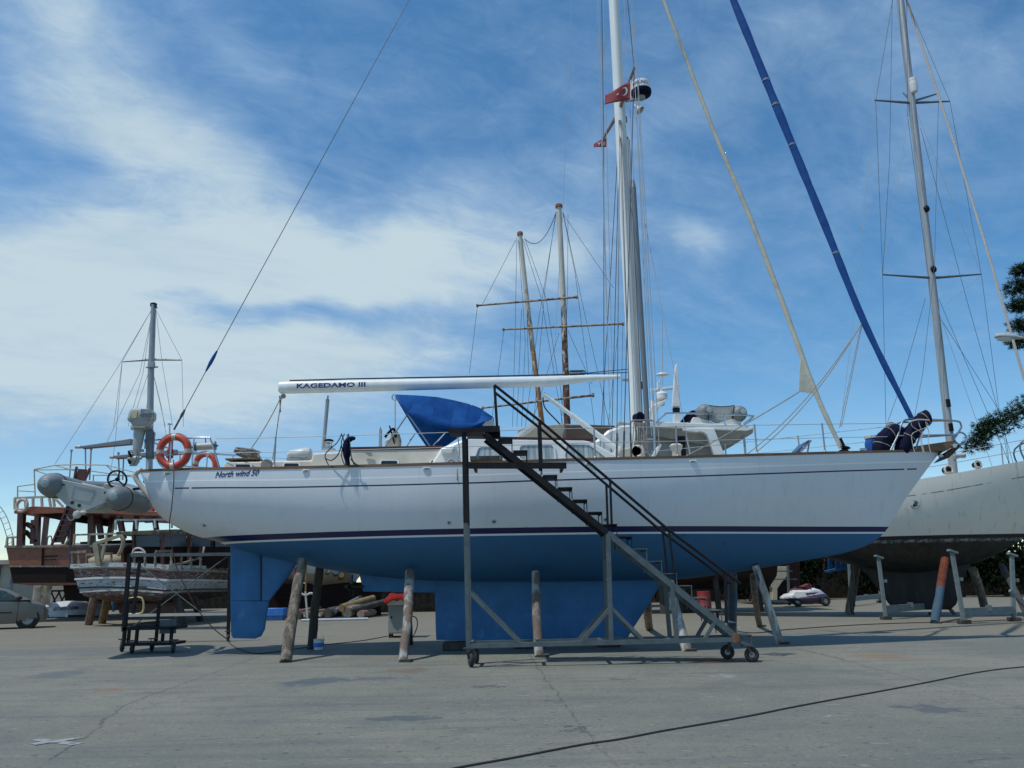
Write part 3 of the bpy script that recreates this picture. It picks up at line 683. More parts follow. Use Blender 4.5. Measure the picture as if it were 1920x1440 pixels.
m.tube([ba.lerp(bb, .03) + up_, ba.lerp(bb, .2) + up_ * 1.12, ba.lerp(bb, .6) + up_ * 1.0, ba.lerp(bb, .86) + up_ * 1.02], .017, 6)
m.tube([ba.lerp(bb, .03) + up_ * 1.12, ba.lerp(bb, .2) + up_ * 1.16, ba.lerp(bb, .86) + up_ * 1.02, on_mast(692) + Vector((-.15, 0, 0))], .010, 6)
m.tube([ba.lerp(bb, .86) + up_ * 1.05, on_mast(698) + Vector((-.15, 0, 0))], .010, 6)
for k in range(7): m.torus(ba.lerp(bb, .852 + k * .006) + up_ * 1.25, (.3 * rnd.uniform(-1, 1), 1, .2), .05, .014, 14, 6)
m.build('outhaul_line', 'darkrope', boom)
m = MB(); m.beam(bb, on_mast(713), .06, .05); m.build('gooseneck', 'alu', boom)
m = MB(); a = P(615, 742, Y0); b = P(606, 842, Y0); m.tube([a, a.lerp(b, .07)], .02, 8); m.tube([a.lerp(b, .07), b], .045, 10); m.build('boom_crutch', 'alu', boom)
m = MB(); a = P(528, 742, Y0); m.tube(sag(a, P(470, 842, Y0 - .4), .08), .012, 6); m.tube(sag(a, P(511, 862, Y0 + .3), .04), .012, 6); m.tube([a + Vector((-.05, 0, 0)), P(526, 773, Y0)], .014, 6); m.ball(P(531, 743, Y0), (.07, .05, .06), 8)
m.build('mainsheet', 'rope', boom)
# vang strut
m = MB(); a = P(1018, 738, Y0); b = P(1160, 845, Y0); m.tube([a, a.lerp(b, .38)], .05, 10); m.tube([a.lerp(b, .38), b], .068, 10); m.build('boom_vang', 'mastwhite', ya)
# backstay and furled sails
m = MB(); a = P(326, 806, Y0); m.tube([a, mtop], .009, 6); bs_ = lambda py: a + (mtop - a) * ((lambda lo, hi: [(lo := (lo + hi) / 2) if pyy(a + (mtop - a) * ((lo + hi) / 2)) > py else (hi := (lo + hi) / 2) for _ in range(40)] and lo)(0.0, 1.0))
m.tube([bs_(658), bs_(668), bs_(680), bs_(696)], [.02, .04, .045, .02], 8, mi=1); m.tube([bs_(768), bs_(777), bs_(786)], [.02, .04, .02], 8); m.tube([bs_(786), bs_(806)], .024, 8)
m.build('backstay', ['wire', 'sailblue'], ya)
def furled(name, mat, pts, rads, extra=None, seams=None):
    m = MB(); pp = smooth_path(pts, 8); n = len(pp)
    xs = np.linspace(0, 1, len(rads)); rr = [float(np.interp(i / (n - 1), xs, rads)) * (1 + .06 * math.sin(i * 1.7) + .05 * rnd.uniform(-1, 1)) for i in range(n)]
    m.tube(pp, rr, 10)
    o = m.build(name, mat, ya)
    if seams:
        for k in seams:
            s_ = MB()
            i = int(k * (n - 1)); q = pp[i]; q2 = pp[min(i + 1, n - 1)]
            d = (q2 - q).normalized(); s_.lathe([(rr[i] * 1.03, -.03), (rr[i] * 1.08, 0), (rr[i] * 1.03, .03)], q, (d + Vector((.35, 0, 0))).normalized(), 10)
            s_.build('sail_tie', 'grpgrey', o)
    return o
fp = [P(1710, 786, Y0), P(1619, 601, Y0), P(1537, 398, Y0), P(1455, 197, Y0), P(1375, 0, Y0)]
top_f = mtop - Vector((0, 0, .3))
gen = furled('furled_genoa', 'sailblue', fp + [fp[-1].lerp(top_f, .5), top_f], [.055, .078, .092, .098, .095, .085, .05], seams=(.28, .44, .5, .56))
sp_ = [P(1577, 840, Y0), P(1529, 735, Y0), P(1468, 570, Y0), P(1402, 397, Y0), P(1343, 257, Y0), P(1244, 0, Y0)]
stt = on_mast(-260)
stay = furled('furled_staysail', 'sailcream', sp_ + [sp_[-1].lerp(stt, .6), stt], [.048, .06, .062, .058, .052, .048, .045, .04])
m = MB(); m.prism([P(1503, 655, Y0 - .02), P(1511, 690, Y0 - .02), P(1528, 738, Y0 - .02), P(1498, 734, Y0 - .02), P(1499, 700, Y0 - .02)], (0, .02, 0)); m.build('sail_clew', 'sailcream', stay)
m = MB(); a = P(1584, 843, Y0); m.lathe([(.11, -.07), (.13, -.04), (.06, 0), (.13, .05), (.1, .07)], a, (.2, 0, 1), 16); m.tube([a, P(1574, 822, Y0)], .05, 10); m.build('furling_drum', 'blackp', stay)
m = MB(); m.tube(sag(P(1498, 735, Y0), P(1280, 858, Y0 - 1.2), .04), .014, 6)
for q0, q1 in (((1615, 607), (1420, 846)), ((1612, 612), (1395, 856))): m.tube(sag(P(*q0, Y0), P(*q1, Y0 - .8), .25), .011, 6)
m.tube([P(1617, 605, Y0), P(1578, 800, Y0 + .3)], .008, 5); m.tube([P(1615, 605, Y0), P(1574, 802, Y0 - .5)], .008, 5)
m.build('jib_sheets', 'rope', ya)
# spinnaker pole on the mast
m = MB(); a = P(1217, 850, Y0 - .35); b = P(1187, 338, Y0 - .35); m.tube([a, a.lerp(b, .06)], .05, 12); m.tube([a.lerp(b, .06), a.lerp(b, .97)], .062, 14); m.tube([a.lerp(b, .97), b], [.062, .03], 14); m.build('spinnaker_pole', mk('dull_pole_aluminium', (.22, .235, .24), .38, (.17, .18, .19), 4, .5, metal=.5, stretch=(1, 1, .2)), ya)
m = MB(); m.tube([P(1206, 842, Y0 - .28), P(1179, 262, Y0 - .28)], .028, 8); m.tube([P(1203, 842, Y0 - .25), P(1176, 262, Y0 - .28)], .02, 8); m.build('mast_track', 'alu', mast)
# shrouds and halyards
def hullpt(px, side=-1, dz=.05, inset=.15):
    x = P(px, 860, Y0 - bpx(px)).x; return Vector((x, Y0 + side * (H.B(x) - inset), H.zs(x) + dz))
cap = mtop - Vector((0, 0, 1.0))
for tip, sd_, pxs in ((tipn, -1, (1158, 1171, 1186)), (tipf, 1, (1158, 1171, 1186))):
    m = MB(); m.tube([cap, tip, hullpt(pxs[1], sd_)], .0105, 6); m.tube([hullpt(pxs[1], sd_), hullpt(pxs[1], sd_).lerp(tip, .06)], .022, 8); m.build('cap_shroud', 'wire', ya)
    for px in (pxs[0], pxs[2]):
        m = MB(); m.tube([on_mast(215), hullpt(px, sd_)], .010, 6); m.tube([hullpt(px, sd_), hullpt(px, sd_).lerp(on_mast(215), .06)], .02, 8); m.build('lower_shroud', 'wire', ya)
m = MB()
for (x0, y0), (x1, y1), dY in (((1160, 229), (1182, 800), -.22), ((1164, 229), (1196, 800), -.22), ((1170, 0), (1215, 830), -.3), ((1187, 0), (1228, 800), -1.0), ((1183, 0), (1222, 820), -.4), ((1123, 0), (1145, 850), .3), ((1120, 0), (1139, 640), .9), ((1131, 0), (1148, 700), .6), ((1195, 128), (1236, 838), -1.2)):
    m.tube([P(x0, y0, Y0 + dY), P(x1, y1, Y0 + dY)], .0085, 5)
m.build('halyard', 'palewire', ya)
m = MB(); m.tube([on_mast(-500), P(1072, 0, Y0 + .2), P(1055, 400, Y0 + .1), ba.lerp(bb, .8) + up_], .006, 5); m.build('topping_lift', 'palewire', ya)
m = MB(); m.tube([P(1187, 0, Y0 - 1.3), tipn], .006, 5); m.tube([on_mast(-400), P(1186, 0, Y0 - 1.3)], .006, 5); m.tube([tipn, hullpt(1232)], .009, 5); m.tube([P(1210, 420, Y0 - .2), P(1290, 830, Y0 - .9)], .007, 5); m.tube([P(1288, 822, Y0 - .9), P(1294, 850, Y0 - .9)], .02, 6); m.build('flag_halyard', 'palewire', ya)
# stanchions, lifelines, pulpit, pushpit
def rp(px, dz, side=-1, inset=.1):
    x = P(px, 860, Y0 - bpx(px)).x; return Vector((x, Y0 + side * max(H.B(x) - inset, .02), H.zs(x) + .05 + dz))
for sd_ in (-1, 1):
    for px in (512, 648, 870, 1117, 1273, 1423, 1552):
        m = MB(); m.tube([rp(px, 0, sd_), rp(px, .66, sd_)], .019, 8); m.lathe([(.04, 0), (.03, .05), (.02, .06)], rp(px, -.01, sd_)); m.build('stanchion', 'alu', ya)
    for dz in (.64, .33):
        m = MB(); m.tube([rp(px, dz, sd_) for px in (398, 512, 648, 760, 870, 990, 1117, 1273, 1423, 1552, 1690)], .0075, 5); m.build('lifeline', 'palewire', ya)
m = MB(); r_ = .022
for sd_ in (-1, 1):
    m.tube(smooth_path([rp(1674, 0, sd_, .05), rp(1692, .35, sd_, .05), rp(1706, .68, sd_, .04), rp(1735, .70, sd_, .0), P(1790, 789, Y0 + sd_ * .22), P(1802, 797, Y0 + sd_ * .18), P(1800, 806, Y0 + sd_ * .15), P(1788, 824, Y0 + sd_ * .1)], 5), r_, 8)
    m.tube([rp(1692, .34, sd_, .05), P(1795, 815, Y0 + sd_ * .15)], r_ * .9, 8)
    m.tube([rp(1718, 0, sd_, -.02), rp(1746, .69, sd_, -.02)], r_ * .9, 8)
m.build('pulpit', 'steel', ya)
m = MB(); m.torus(P(1801, 822, Y0 - .1), (0, 1, .1), .14, .022, 20, 8, 0, 360); m.build('bow_roller_guard', 'steel', ya)
m = MB(); a = P(1700, 848, Y0); z0 = P(1790, 829, Y0)
m.prism([P(1700, 846, Y0 - .16), P(1705, 838, Y0 - .16), P(1788, 826, Y0 - .16), P(1795, 833, Y0 - .16), P(1772, 846, Y0 - .16)], (0, .32, 0)); bp = m.build('bow_platform', 'teak', ya, bevel=.015)
m = MB(); m.beam(P(1762, 857, Y0), P(1808, 829, Y0), .07, .05); m.prism([P(1757, 867, Y0 - .02), P(1775, 850, Y0 - .16), P(1806, 832, Y0 - .03), P(1780, 858, Y0 - .03)], (0, .18, .0)); m.beam(P(1758, 852, Y0), P(1790, 826, Y0), .06, .05)
m.build('anchor', 'anchor', bp)
m = MB(); m.lathe([(.05, -.05), (.03, 0), (.05, .05)], P(1788, 836, Y0 - .19), (0, 1, 0), 12); m.ball(P(1764, 855, Y0 - .1), (.06, .05, .04), 10); m.build('bow_roller', 'steel', bp)
m = MB(); r_ = .02
for sd_ in (-1, 1):
    m.tube(smooth_path([rp(410, .0, sd_, .08), rp(400, .33, sd_, .06), rp(390, .62, sd_, .05), rp(384, .66, sd_, .05), rp(350, .66, sd_, .02), rp(300, .66, sd_, .02), rp(276, .64, sd_, .05)], 4), r_, 8)
    m.tube([rp(398, .31, sd_, .05), rp(350, .31, sd_, .02), rp(276, .31, sd_, .02)], r_ * .85, 8)
    for px in (360, 318, 278): m.tube([rp(px, 0, sd_, .02), rp(px, .66, sd_, .02)], r_ * .85, 8)
for dz in (.64, .31): m.tube([rp(276, dz, -1, .05), rp(276, dz, 1, .05)], r_ * .85, 8)
m.tube([P(318, 858, Y0 - .4), P(318, 796, Y0 - .4)], .018, 8); m.lathe([(.05, 0), (.05, .02), (.02, .03)], P(318, 796, Y0 - .4)); m.build('pushpit', 'steel', ya)
# stern davits and boarding bracket that carry the dinghy
for Yd in (Y0 - .55, Y0 + .6):
    m = MB(); m.tube(smooth_path([P(266, 881, Yd), P(256, 886, Yd), P(254, 894, Yd), P(262, 908, Yd), P(292, 946, Yd)], 4), .055, 10); m.build('stern_davit', 'cream', ya)
m = MB(); m.beam(P(276, 898, Y0 - .45), P(322, 962, Y0 - .45), .09, .05); m.build('swim_ladder', 'alu', ya)
# cockpit gear that is part of the yacht
m = MB(); w = P(616, 842, 17.35); m.lathe([(.15, -.03), (.15, 0), (.085, .02), (.075, .10), (.09, .15), (.10, .16)], w, n=20); m.lathe([(.102, .16), (.105, .2), (.06, .22), (.02, .225)], w, n=20, mi=1); m.build('sheet_winch', ['steel', 'blackp'], ya)
m = MB(); b = P(734, 838, Y0); m.prism([P(722, 838, Y0 - .2), P(720, 826, Y0 - .2), P(728, 822, Y0 - .2), P(736, 806, Y0 - .2), P(744, 806, Y0 - .2), P(749, 822, Y0 - .2), P(747, 838, Y0 - .2)], (0, .4, 0)); bi = m.build('binnacle', 'cream', ya, bevel=.03)
m = MB(); m.torus(P(737, 822, Y0 + .05), (1, .1, .3), .3, .018, 28, 8); m.build('steering_wheel', 'blackp', bi)
m = MB(); m.tube(smooth_path([P(722, 820, Y0 - .24), P(728, 812, Y0 - .26), P(738, 804, Y0 - .24), P(742, 820, Y0 - .24)], 4), .03, 8); m.build('cover_strap', 'navy', bi)
m = MB(); m.prism([P(710, 838, Y0), P(711, 806, Y0), P(713, 800, Y0), P(715, 806, Y0), P(715, 838, Y0)], (0, .1, 0)); m.build('danbuoy_holder', 'alu', ya)
m = MB(); m.lathe([(.1, -.13), (.1, .0), (.13, .05), (.14, .12)], P(1194, 846, 17.1), n=16); m.lathe([(.01, 0), (.13, 0)], P(1196, 846, 16.95), (0, 1, 0), 14); m.torus(P(1196, 846, 16.97), (.3, 1, 0), .11, .03, 18, 8); m.lathe([(.10, .0), (.001, .01)], P(1196, 846, 16.965), (.3, 1, 0), 16, mi=1); m.build('cowl_vent', ['cream', 'jetred'], ya)
m = MB(); m.lathe([(.1, -.14), (.1, .0), (.13, .05), (.15, .12), (.1, .16)], P(1268, 846, 17.4), n=16); m.build('cowl_vent', 'cream', ya)
m = MB(); g0, g1 = 17.7, 18.9
for Yg in (g0, g1):
    m.tube(smooth_path([P(1184, 858, Yg), P(1182, 800, Yg), P(1185, 790, Yg), P(1196, 788, Yg), P(1224, 789, Yg), P(1226, 796, Yg), P(1228, 858, Yg)], 4), .022, 8); m.tube([P(1190, 823, Yg), P(1226, 823, Yg)], .018, 8)
m.build('mast_guard_rail', 'steel', ya)
m = MB(); m.prism([P(1222, 858, 17.2), P(1238, 832, 17.2), P(1241, 834, 17.2), P(1228, 858, 17.2)], (0, .5, 0)); m.build('open_hatch', 'white', ya); m = MB(); m.prism([P(966, 816, 17.3), P(1012, 782, 17.3), P(1014, 786, 17.3), P(970, 819, 17.3)], (0, .6, 0)); m.build('open_hatch', 'white', ya)
m = MB(); m.prism([P(1150, 858, 17.2), P(1152, 843, 17.2), P(1186, 838, 17.2), P(1188, 858, 17.2)], (0, 1.6, 0)); m.build('deck_locker', 'cream', ya, bevel=.03)
# sprayhood
hs = MB(); Yn, Yf = 17.05, 19.55
top = [(741, 741), (780, 741), (819, 745), (850, 751), (878, 757), (905, 770), (924, 782)]
low = [(743, 747), (764, 776), (807, 797), (845, 806), (868, 806), (890, 799), (921, 786)]
rows = []
NT_ = [P(x, y, Yn + .25) for x, y in top]; NL = [P(x, y, Yn) for x, y in low]
FT = [Vector((p.x, Yf - .25, p.z)) for p in NT_]; FL = [P(x, y, Yf) for x, y in ((746, 752), (760, 776), (778, 806), (800, 838), (834, 838), (866, 816), (921, 787))]
rows = []
for i in range(7):
    row = []
    for k in range(5): u = k / 4; p = NL[i].lerp(NT_[i], u); p.y += (.05 if i in (0, 2, 4, 6) else -.06) * math.sin(math.pi * u) * -1; p.z += (0 if i in (0, 2, 4, 6) else -.03) * math.sin(math.pi * u) + .012 * math.sin(i * 2.6 + k * 1.9); row.append(p)
    for k in range(1, 7):
        u = k / 7; p = NT_[i].lerp(FT[i], u); p.z += (.12 if i in (0, 2, 4, 6) else .05) * math.sin(math.pi * u); row.append(p)
    for k in range(5): row.append(FT[i].lerp(FL[i], k / 4))
    rows.append(row)
hs.grid(rows); hood = hs.build('sprayhood', 'hood', ya, solid=.015, ang=16)

m = MB(); st_rows = [[NT_[4].lerp(FT[4], .10 + .05 * k).lerp(NT_[5].lerp(FT[5], .04 + .05 * k), u) + Vector((0, 0, .035 + .04 * math.sin(math.pi * (.1 + .05 * k)))) for u in np.linspace(.25, 1.0 - .06 * (k % 2), 6)] for k in range(4)]
m.grid(st_rows); m.build('tan_patch', mk('tan_canvas_patch', (.17, .14, .11), .9, (.10, .11, .13), 6, .6), hood, solid=.012)
m = MB(); hb = P(806, 838, Yn)
for x, y in ((742, 743), (764, 776), (834, 812)): m.tube([P(x, y, Yn + .02), P(806 if x < 800 else 812, 836, Yn + .05)], .014, 7)
m.tube([P(741, 742, Yn + .1), P(741, 806, Y0 - .25)], .012, 6); m.tube([P(762, 780, Yn), P(716, 848, Yn)], .016, 6); m.tube([P(768, 826, Yn), P(779, 812, Yn), P(762, 838, Yn)], .012, 6)
m.torus(P(741, 745, Yn + .2), (0, 1, 0), .07, .016, 16, 6, 90, 300); m.build('hood_frame', 'steel', hood)
m = MB(); m.prism([P(905, 797, Yn - .02), P(912, 789, Yn - .02), P(924, 783, Yn + .2), P(928, 798, Yn + .2)], (0, 1.5, 0)); m.build('hood_window', mk('clear_vinyl', (.42, .47, .48), .2), hood)
# ================================================================== boarding stairs on wheels
wn = G(880, 1252); YN = wn.y + .06; YF = YN + .62
stg = thing('boarding_stairs', 'tall wheeled steel boarding stairs with handrails leaning beside the white yacht', 'stairs', (P(1140, 1210, YN).x, YN + .5, 0))
def SP(x, y, far=False):                    # a point of the near frame, or its twin on the far frame
    p = P(x, y, YN); return Vector((p.x, YF, p.z)) if far else p
for fr in (False, True):
    m = MB(); m.beam(SP(878, 1222, fr), SP(873, 980, fr), .075); m.beam(SP(873, 981, fr), SP(870, 812, fr), .077, mi=1)
    m.build('post', ['galv', 'blacksteel'], stg)
    m = MB(); m.beam(SP(882, 1211, fr), SP(1378, 1199, fr), .085, .075); m.build('base_rail', 'galv', stg)
    m = MB(); m.beam(SP(1146, 1205, fr), SP(1140, 1003, fr), .075); m.build('post', 'galv', stg)
    m = MB(); m.beam(SP(1269, 1202, fr), SP(1259, 1094, fr), .07); m.build('post', 'galv', stg)
    for a, b in (((879, 1109), (975, 1206)), ((1145, 1139), (1088, 1206)), ((1146, 1139), (1209, 1203)), ((1340, 1166), (1320, 1201))):
        m = MB(); m.beam(SP(*a, fr), SP(*b, fr), .06); m.build('brace', 'galv', stg)
    m = MB(); m.beam(SP(908, 814, fr), SP(1139, 999, fr), .05, .105, mi=1); m.beam(SP(1137, 998, fr), SP(1384, 1197, fr), .05, .105)
    m.build('stringer', ['galv', 'blacksteel'], stg)
    m = MB(); m.tube([SP(927, 722, fr), SP(1012, 789, fr), SP(1143, 900, fr), SP(1253, 993, fr), SP(1374, 1083, fr), SP(1388, 1095, fr)], .026, 8); m.build('handrail', 'blacksteel', stg)
    for a, b, w in (((927, 723), (932, 806), .045), ((1012, 788), (1015, 874), .055), ((1144, 902), (1147, 984), .04), ((1254, 993), (1264, 1075), .035), ((1360, 1075), (1362, 1168), .045)):
        m = MB(); m.beam(SP(*a, fr), SP(*b, fr), w); m.build('rail_post', 'blacksteel', stg)
for px, py in ((884, 1207), (1003, 1206), (1128, 1203), (1256, 1200), (1374, 1197)):
    m = MB(); m.beam(SP(px, py), SP(px, py, True), .05, .05); m.build('cross_member', 'galv', stg)
for py in (1040, 1086):
    m = MB(); m.beam(SP(1142, py), SP(1142, py, True), .05); m.build('cross_member', 'galv', stg)
for i in range(17):
    x, y = 961 + 28.06 * i, 822 + 23.06 * i; m = MB()
    a = SP(x - 27, y); b = SP(x, y); w = b.x - a.x
    blk = 1 if i < 9 else 0
    m.box(((a.x + b.x) / 2, (YN + YF) / 2, a.z), (w, YF - YN, .014), mi=blk); m.box((b.x - .008, (YN + YF) / 2, b.z - .018), (.012, YF - YN, .03), mi=blk)
    for Yq in (YN + .02, YF - .02):
        m.beam((b.x - .012, Yq, b.z), (b.x - .012, Yq, b.z - .21), .016, mi=blk); m.beam((a.x, Yq, b.z - .03), (a.x + .02, Yq, b.z - .2), .016, mi=blk)
    m.build('step', ['galv', 'blacksteel'], stg)
m = MB(); p0, p1 = P(840, 806, YN), P(906, 806, YN); m.box(((p0.x + p1.x) / 2, (YN + YF) / 2, p0.z), (p1.x - p0.x, YF - YN + .1, .03)); m.box(((p0.x + p1.x) / 2, YN - .05, p0.z - .02), (p1.x - p0.x, .03, .07))
p2 = P(937, 806, YN); m.box(((p1.x + p2.x) / 2, YN - .08, p1.z), (p2.x - p1.x, .03, .11)); m.box(((p1.x + p2.x) / 2, YF, p1.z), (p2.x - p1.x, .03, .11)); m.box(((p1.x + p2.x) / 2, (YN + YF) / 2, p1.z + .05), (p2.x - p1.x, YF - YN, .02))
m.build('top_platform', 'blacksteel', stg)
m = MB(); m.beam(SP(876, 873), SP(1062, 873), .05, .11); m.build('landing_beam', 'blacksteel', stg)
for px in (890, 1055):
    m = MB(); m.beam(SP(px, 873), SP(px, 873, True), .05, .1); m.build('cross_member', 'blacksteel', stg)
def caster(par, c, r, ax, top):
    c = Vector(c); o = MB(); o.torus(c, ax, r * .68, r * .33, 24, 10); o.lathe([(r * .55, -r * .16), (r * .55, r * .16)], c, ax, 18, mi=1); o.lathe([(r * .2, -r * .35), (r * .2, r * .35)], c, ax, 12, mi=1)
    w = o.build('caster', ['rubber', 'alu'], par)
    f = MB(); a = Vector(ax).normalized()
    for s_ in (-1, 1): f.beam(c + a * (s_ * r * .42), Vector(top) + a * (s_ * r * .3), r * .35, r * .1, up=a)
    f.box(Vector(top) + Vector((0, 0, .01)), (r * 1.5, r * 1.1, .025)); f.build('fork', 'anchor', w)
pl = SP(879, 1222); r_ = .125
caster(stg, (pl.x + .04, YN, r_), r_, (1, .25, 0), (pl.x, YN, .30)); caster(stg, (pl.x + .10, YF, r_), r_, (1, .15, 0), (pl.x + .02, YF, .30))
pr_ = SP(1383, 1203); g2 = G(1410, 1238); g3 = G(1366, 1226)
caster(stg, (P(1410, 1226, YN).x, YN + .02, r_), r_, (.12, 1, 0), (P(1402, 1212, YN).x, YN + .02, P(1402, 1212, YN).z))
caster(stg, (P(1366, 1215, YF - .1).x, YF, r_), r_, (.12, 1, 0), (P(1368, 1203, YF).x, YF, P(1368, 1203, YF).z))
m = MB(); m.beam(SP(1380, 1200), SP(1406, 1210), .055); m.beam(SP(1380, 1200, True), SP(1372, 1202, True), .055); m.box(SP(1379, 1196), (.1, .09, .15), mi=1); m.build('outrigger', ['galv', 'rustmast'], stg)
m = MB(); q = P(912, 860, YN + .35); m.box(q, (.60, .22, .075)); o = m.build('wooden_board', 'oldwood', bevel=.004, loc=q); tag(o, 'short brown wooden board lying across the landing beam of the stairs', 'board')

# ================================================================== timber props under the yacht
def prop(base, top, Yt, r0, r1, mat, label, wedge=True, bend=.03, group='timber props holding up the white yacht', name='timber_prop'):
    b = G(*base); tp = P(top[0], top[1], Yt); m = MB(); pts = []; rr = []
    side = Vector((rnd.uniform(-1, 1), rnd.uniform(-1, 1), 0)) * bend
    for i in range(9):
        u = i / 8; pts.append(b.lerp(tp, u) + side * math.sin(math.pi * u) + Vector((rnd.uniform(-1, 1), rnd.uniform(-1, 1), 0)) * .006); rr.append((r0 + (r1 - r0) * u) * (1 + .05 * rnd.uniform(-1, 1)))
    m.tube(pts, rr, 14)
    root = thing(name, label, 'timber prop', b, group); m.build('post', mat, root, ang=60)
    if wedge:
        w = MB(); w.box(b + Vector((.07, -.03, .025)), (.22, .16, .05), Matrix.Rotation(rnd.uniform(-.5, .5), 3, 'Z')); w.build('wedge', 'darkwood', root, bevel=.006)
    return root
prop((536, 1242), (567, 1051), 17.25, .112, .105, 'wood', 'gnarled bare grey timber prop leaning under the yacht beside its rudder', False, .06)
prop((584, 1217), (600, 1062), 18.95, .10, .10, 'darkwood', 'dark shaded timber prop with a paint bucket at its foot', False, .03)
prop((755, 1241), (768, 1073), 17.0, .085, .10, 'redwood', 'thin timber prop with flaking white and red paint beside the grey cabinet', True, .05)
prop((768, 1209), (764, 1090), 19.2, .09, .09, 'darkwood', 'dark timber prop half hidden behind the thin white and red one', False, .02)
prop((1011, 1232), (1004, 1073), 17.0, .088, .088, 'redwood', 'white timber prop with a bright red foot standing inside the stairs frame', True, .02)
prop((1288, 1221), (1256, 1090), 17.3, .11, .10, 'whitewood', 'leaning white and blue timber prop behind the lower steps of the stairs', True, .03)
prop((1218, 1180), (1214, 1128), 20.4, .11, .11, 'rustwood', 'stubby pale brown timber prop beyond the keel', False, .02)
prop((1372, 1190), (1373, 1075), 19.6, .12, .115, 'bluewood', 'thick upright timber prop streaked with blue behind the foot of the stairs', False, .02)
prop((1463, 1208), (1416, 1060), 18.0, .085, .082, 'whitewood', 'long pale timber prop slanting under the bow end of the yacht', True, .02)
prop((1424, 1175), (1412, 1080), 20.2, .085, .08, 'wood', 'thin grey timber prop standing behind the long pale slanting one', True, .02)
q = P(850, 1215, Y0 - .1); m = MB(); g0 = G(830, 1225); m.box((G(852, 1222).x, Y0 - .1, P(850, 1202, Y0).z / 2), (.56, .5, P(850, 1202, Y0).z - .01)); o = m.build('keel_block', 'darkwood', bevel=.02, loc=(G(852, 1222).x, Y0 - .1, 0)); tag(o, 'brown timber block under the aft end of the blue keel', 'keel block')
for px, lb in ((985, 'timber block under the middle of the blue keel behind the red footed prop'), (1140, 'timber block under the forward end of the blue keel')):
    x = P(px, 1200, Y0).x; m = MB(); m.box((x, Y0, P(px, 1202, Y0).z / 2), (.5, .45, P(px, 1202, Y0).z - .01)); o = m.build('keel_block', 'darkwood', bevel=.02, loc=(x, Y0, 0)); tag(o, lb, 'keel block')

# ================================================================== things hung and stowed on the yacht
def lifebuoy(c, ax, Rr, r, label, tilt=0):
    t_ = thing('lifebuoy', label, 'lifebuoy', Vector(c) - Vector((0, 0, Rr + r)), 'orange lifebuoys on the yacht stern rail')
    m = MB(); m.torus(c, ax, Rr, r, 40, 12); m.build('ring', 'orange', t_)
    A = Vector(ax).normalized(); a = A.cross(Vector((0, 0, 1))).normalized(); b = A.cross(a)
    for k in range(4):
        th = R(90 * k + tilt); d = a * math.cos(th) + b * math.sin(th); tn = A.cross(d)
        m = MB(); m.torus(Vector(c) + d * Rr, tn, r * 1.0, r * .06, 16, 6)
        pts = [Vector(c) + d * Rr + tn * s_ for s_ in (-.045, .045)]; m.tube(pts, r * 1.04, 14); m.build('tape_band', 'tape', t_)
    m = MB()
    for k in range(4):
        pts = []
        for i in range(9):
            th = R(90 * k + tilt + 90 * i / 8); d = a * math.cos(th) + b * math.sin(th); pts.append(Vector(c) + d * (Rr + r * (1.02 + .22 * math.sin(math.pi * i / 8))))
        m.tube(pts, .010, 6)
    m.build('grab_line', 'rope', t_); return t_
bq = Y0 - bpx(325) - .12
lifebuoy(P(326, 846.5, bq), (.08, 1, .05), .315, .075, 'orange lifebuoy with four grey bands hung facing out beside the outboard motor')
lifebuoy(P(385, 873, Y0 + 1.15), (.25, 1, .1), .28, .07, 'orange lifebuoy half hidden behind the deck edge below the rope reel', 20)
# red throw bag seen through the lifebuoy
m = MB(); c = P(319, 848, Y0 - .6); m.lathe([(.035, -.14), (.075, -.13), (.08, .03), (.05, .08), (.045, .30), (.02, .31)], c, n=14); m.lathe([(.03, -.32), (.035, -.14)], c, n=10); o = m.build('rescue_light', 'grpred', loc=c - Vector((0, 0, .32))); tag(o, 'red rescue float standing inside the stern rail behind the lifebuoy', 'rescue float')
# outboard motor
oc = P(268, 790, bq + .15); om = thing('outboard_motor', 'grey outboard motor clamped high on the yacht stern rail with rope round it', 'outboard motor', (oc.x, oc.y, P(268, 880, bq).z))
def OP(x, y, d=0): return P(x, y, bq + .15 + d)
m = MB(); prof = [((245, 792), (287, 789)), ((243, 788), (289, 784)), ((246, 776), (289, 774)), ((249, 768), (286, 770)), ((252, 767), (282, 768))]; rings = []
for (a, b), dp in zip(prof, (.15, .17, .17, .14, .08)):
    A, B_ = OP(*a), OP(*b); c = (A + B_) / 2; w = (B_.x - A.x) / 2
    rings.append([c + Vector((w * max(-1, min(1, 1.25 * math.cos(2 * math.pi * j / 20))), dp * max(-1, min(1, 1.25 * math.sin(2 * math.pi * j / 20))) , (B_.z - A.z) / 2 * math.cos(2 * math.pi * j / 20))) for j in range(20)])
m.loft(rings); m.build('cowl', 'motor', om, bevel=.012)
m = MB(); A = OP(263, 781, -.175); m.prism([OP(262, 777, -.176), OP(288, 776, -.176), OP(289, 783, -.176), OP(263, 781, -.176)], (0, -.006, 0)); m.prism([OP(264, 767, -.15), OP(283, 768, -.15), OP(287, 775, -.177), OP(264, 776, -.177)], (0, -.006, 0)); m.build('cowl_panel', 'motordark', om)
m = MB(); m.prism([OP(250, 771, -.172), OP(258, 770, -.172), OP(256, 784, -.178), OP(248, 784, -.178)], (0, -.008, 0)); m.build('cowl_label', 'label', om)
m = MB(); rings = []
for y, x0, x1, dp in ((789, 244, 289, .16), (794, 246, 287, .15), (800, 250, 284, .12), (808, 252, 284, .10)):
    A, B_ = OP(x0, y), OP(x1, y); c = (A + B_) / 2; w = (B_.x - A.x) / 2; rings.append([c + Vector((w * math.cos(2 * math.pi * j / 16), dp * math.sin(2 * math.pi * j / 16), 0)) for j in range(16)])
m.loft(rings); rings = []
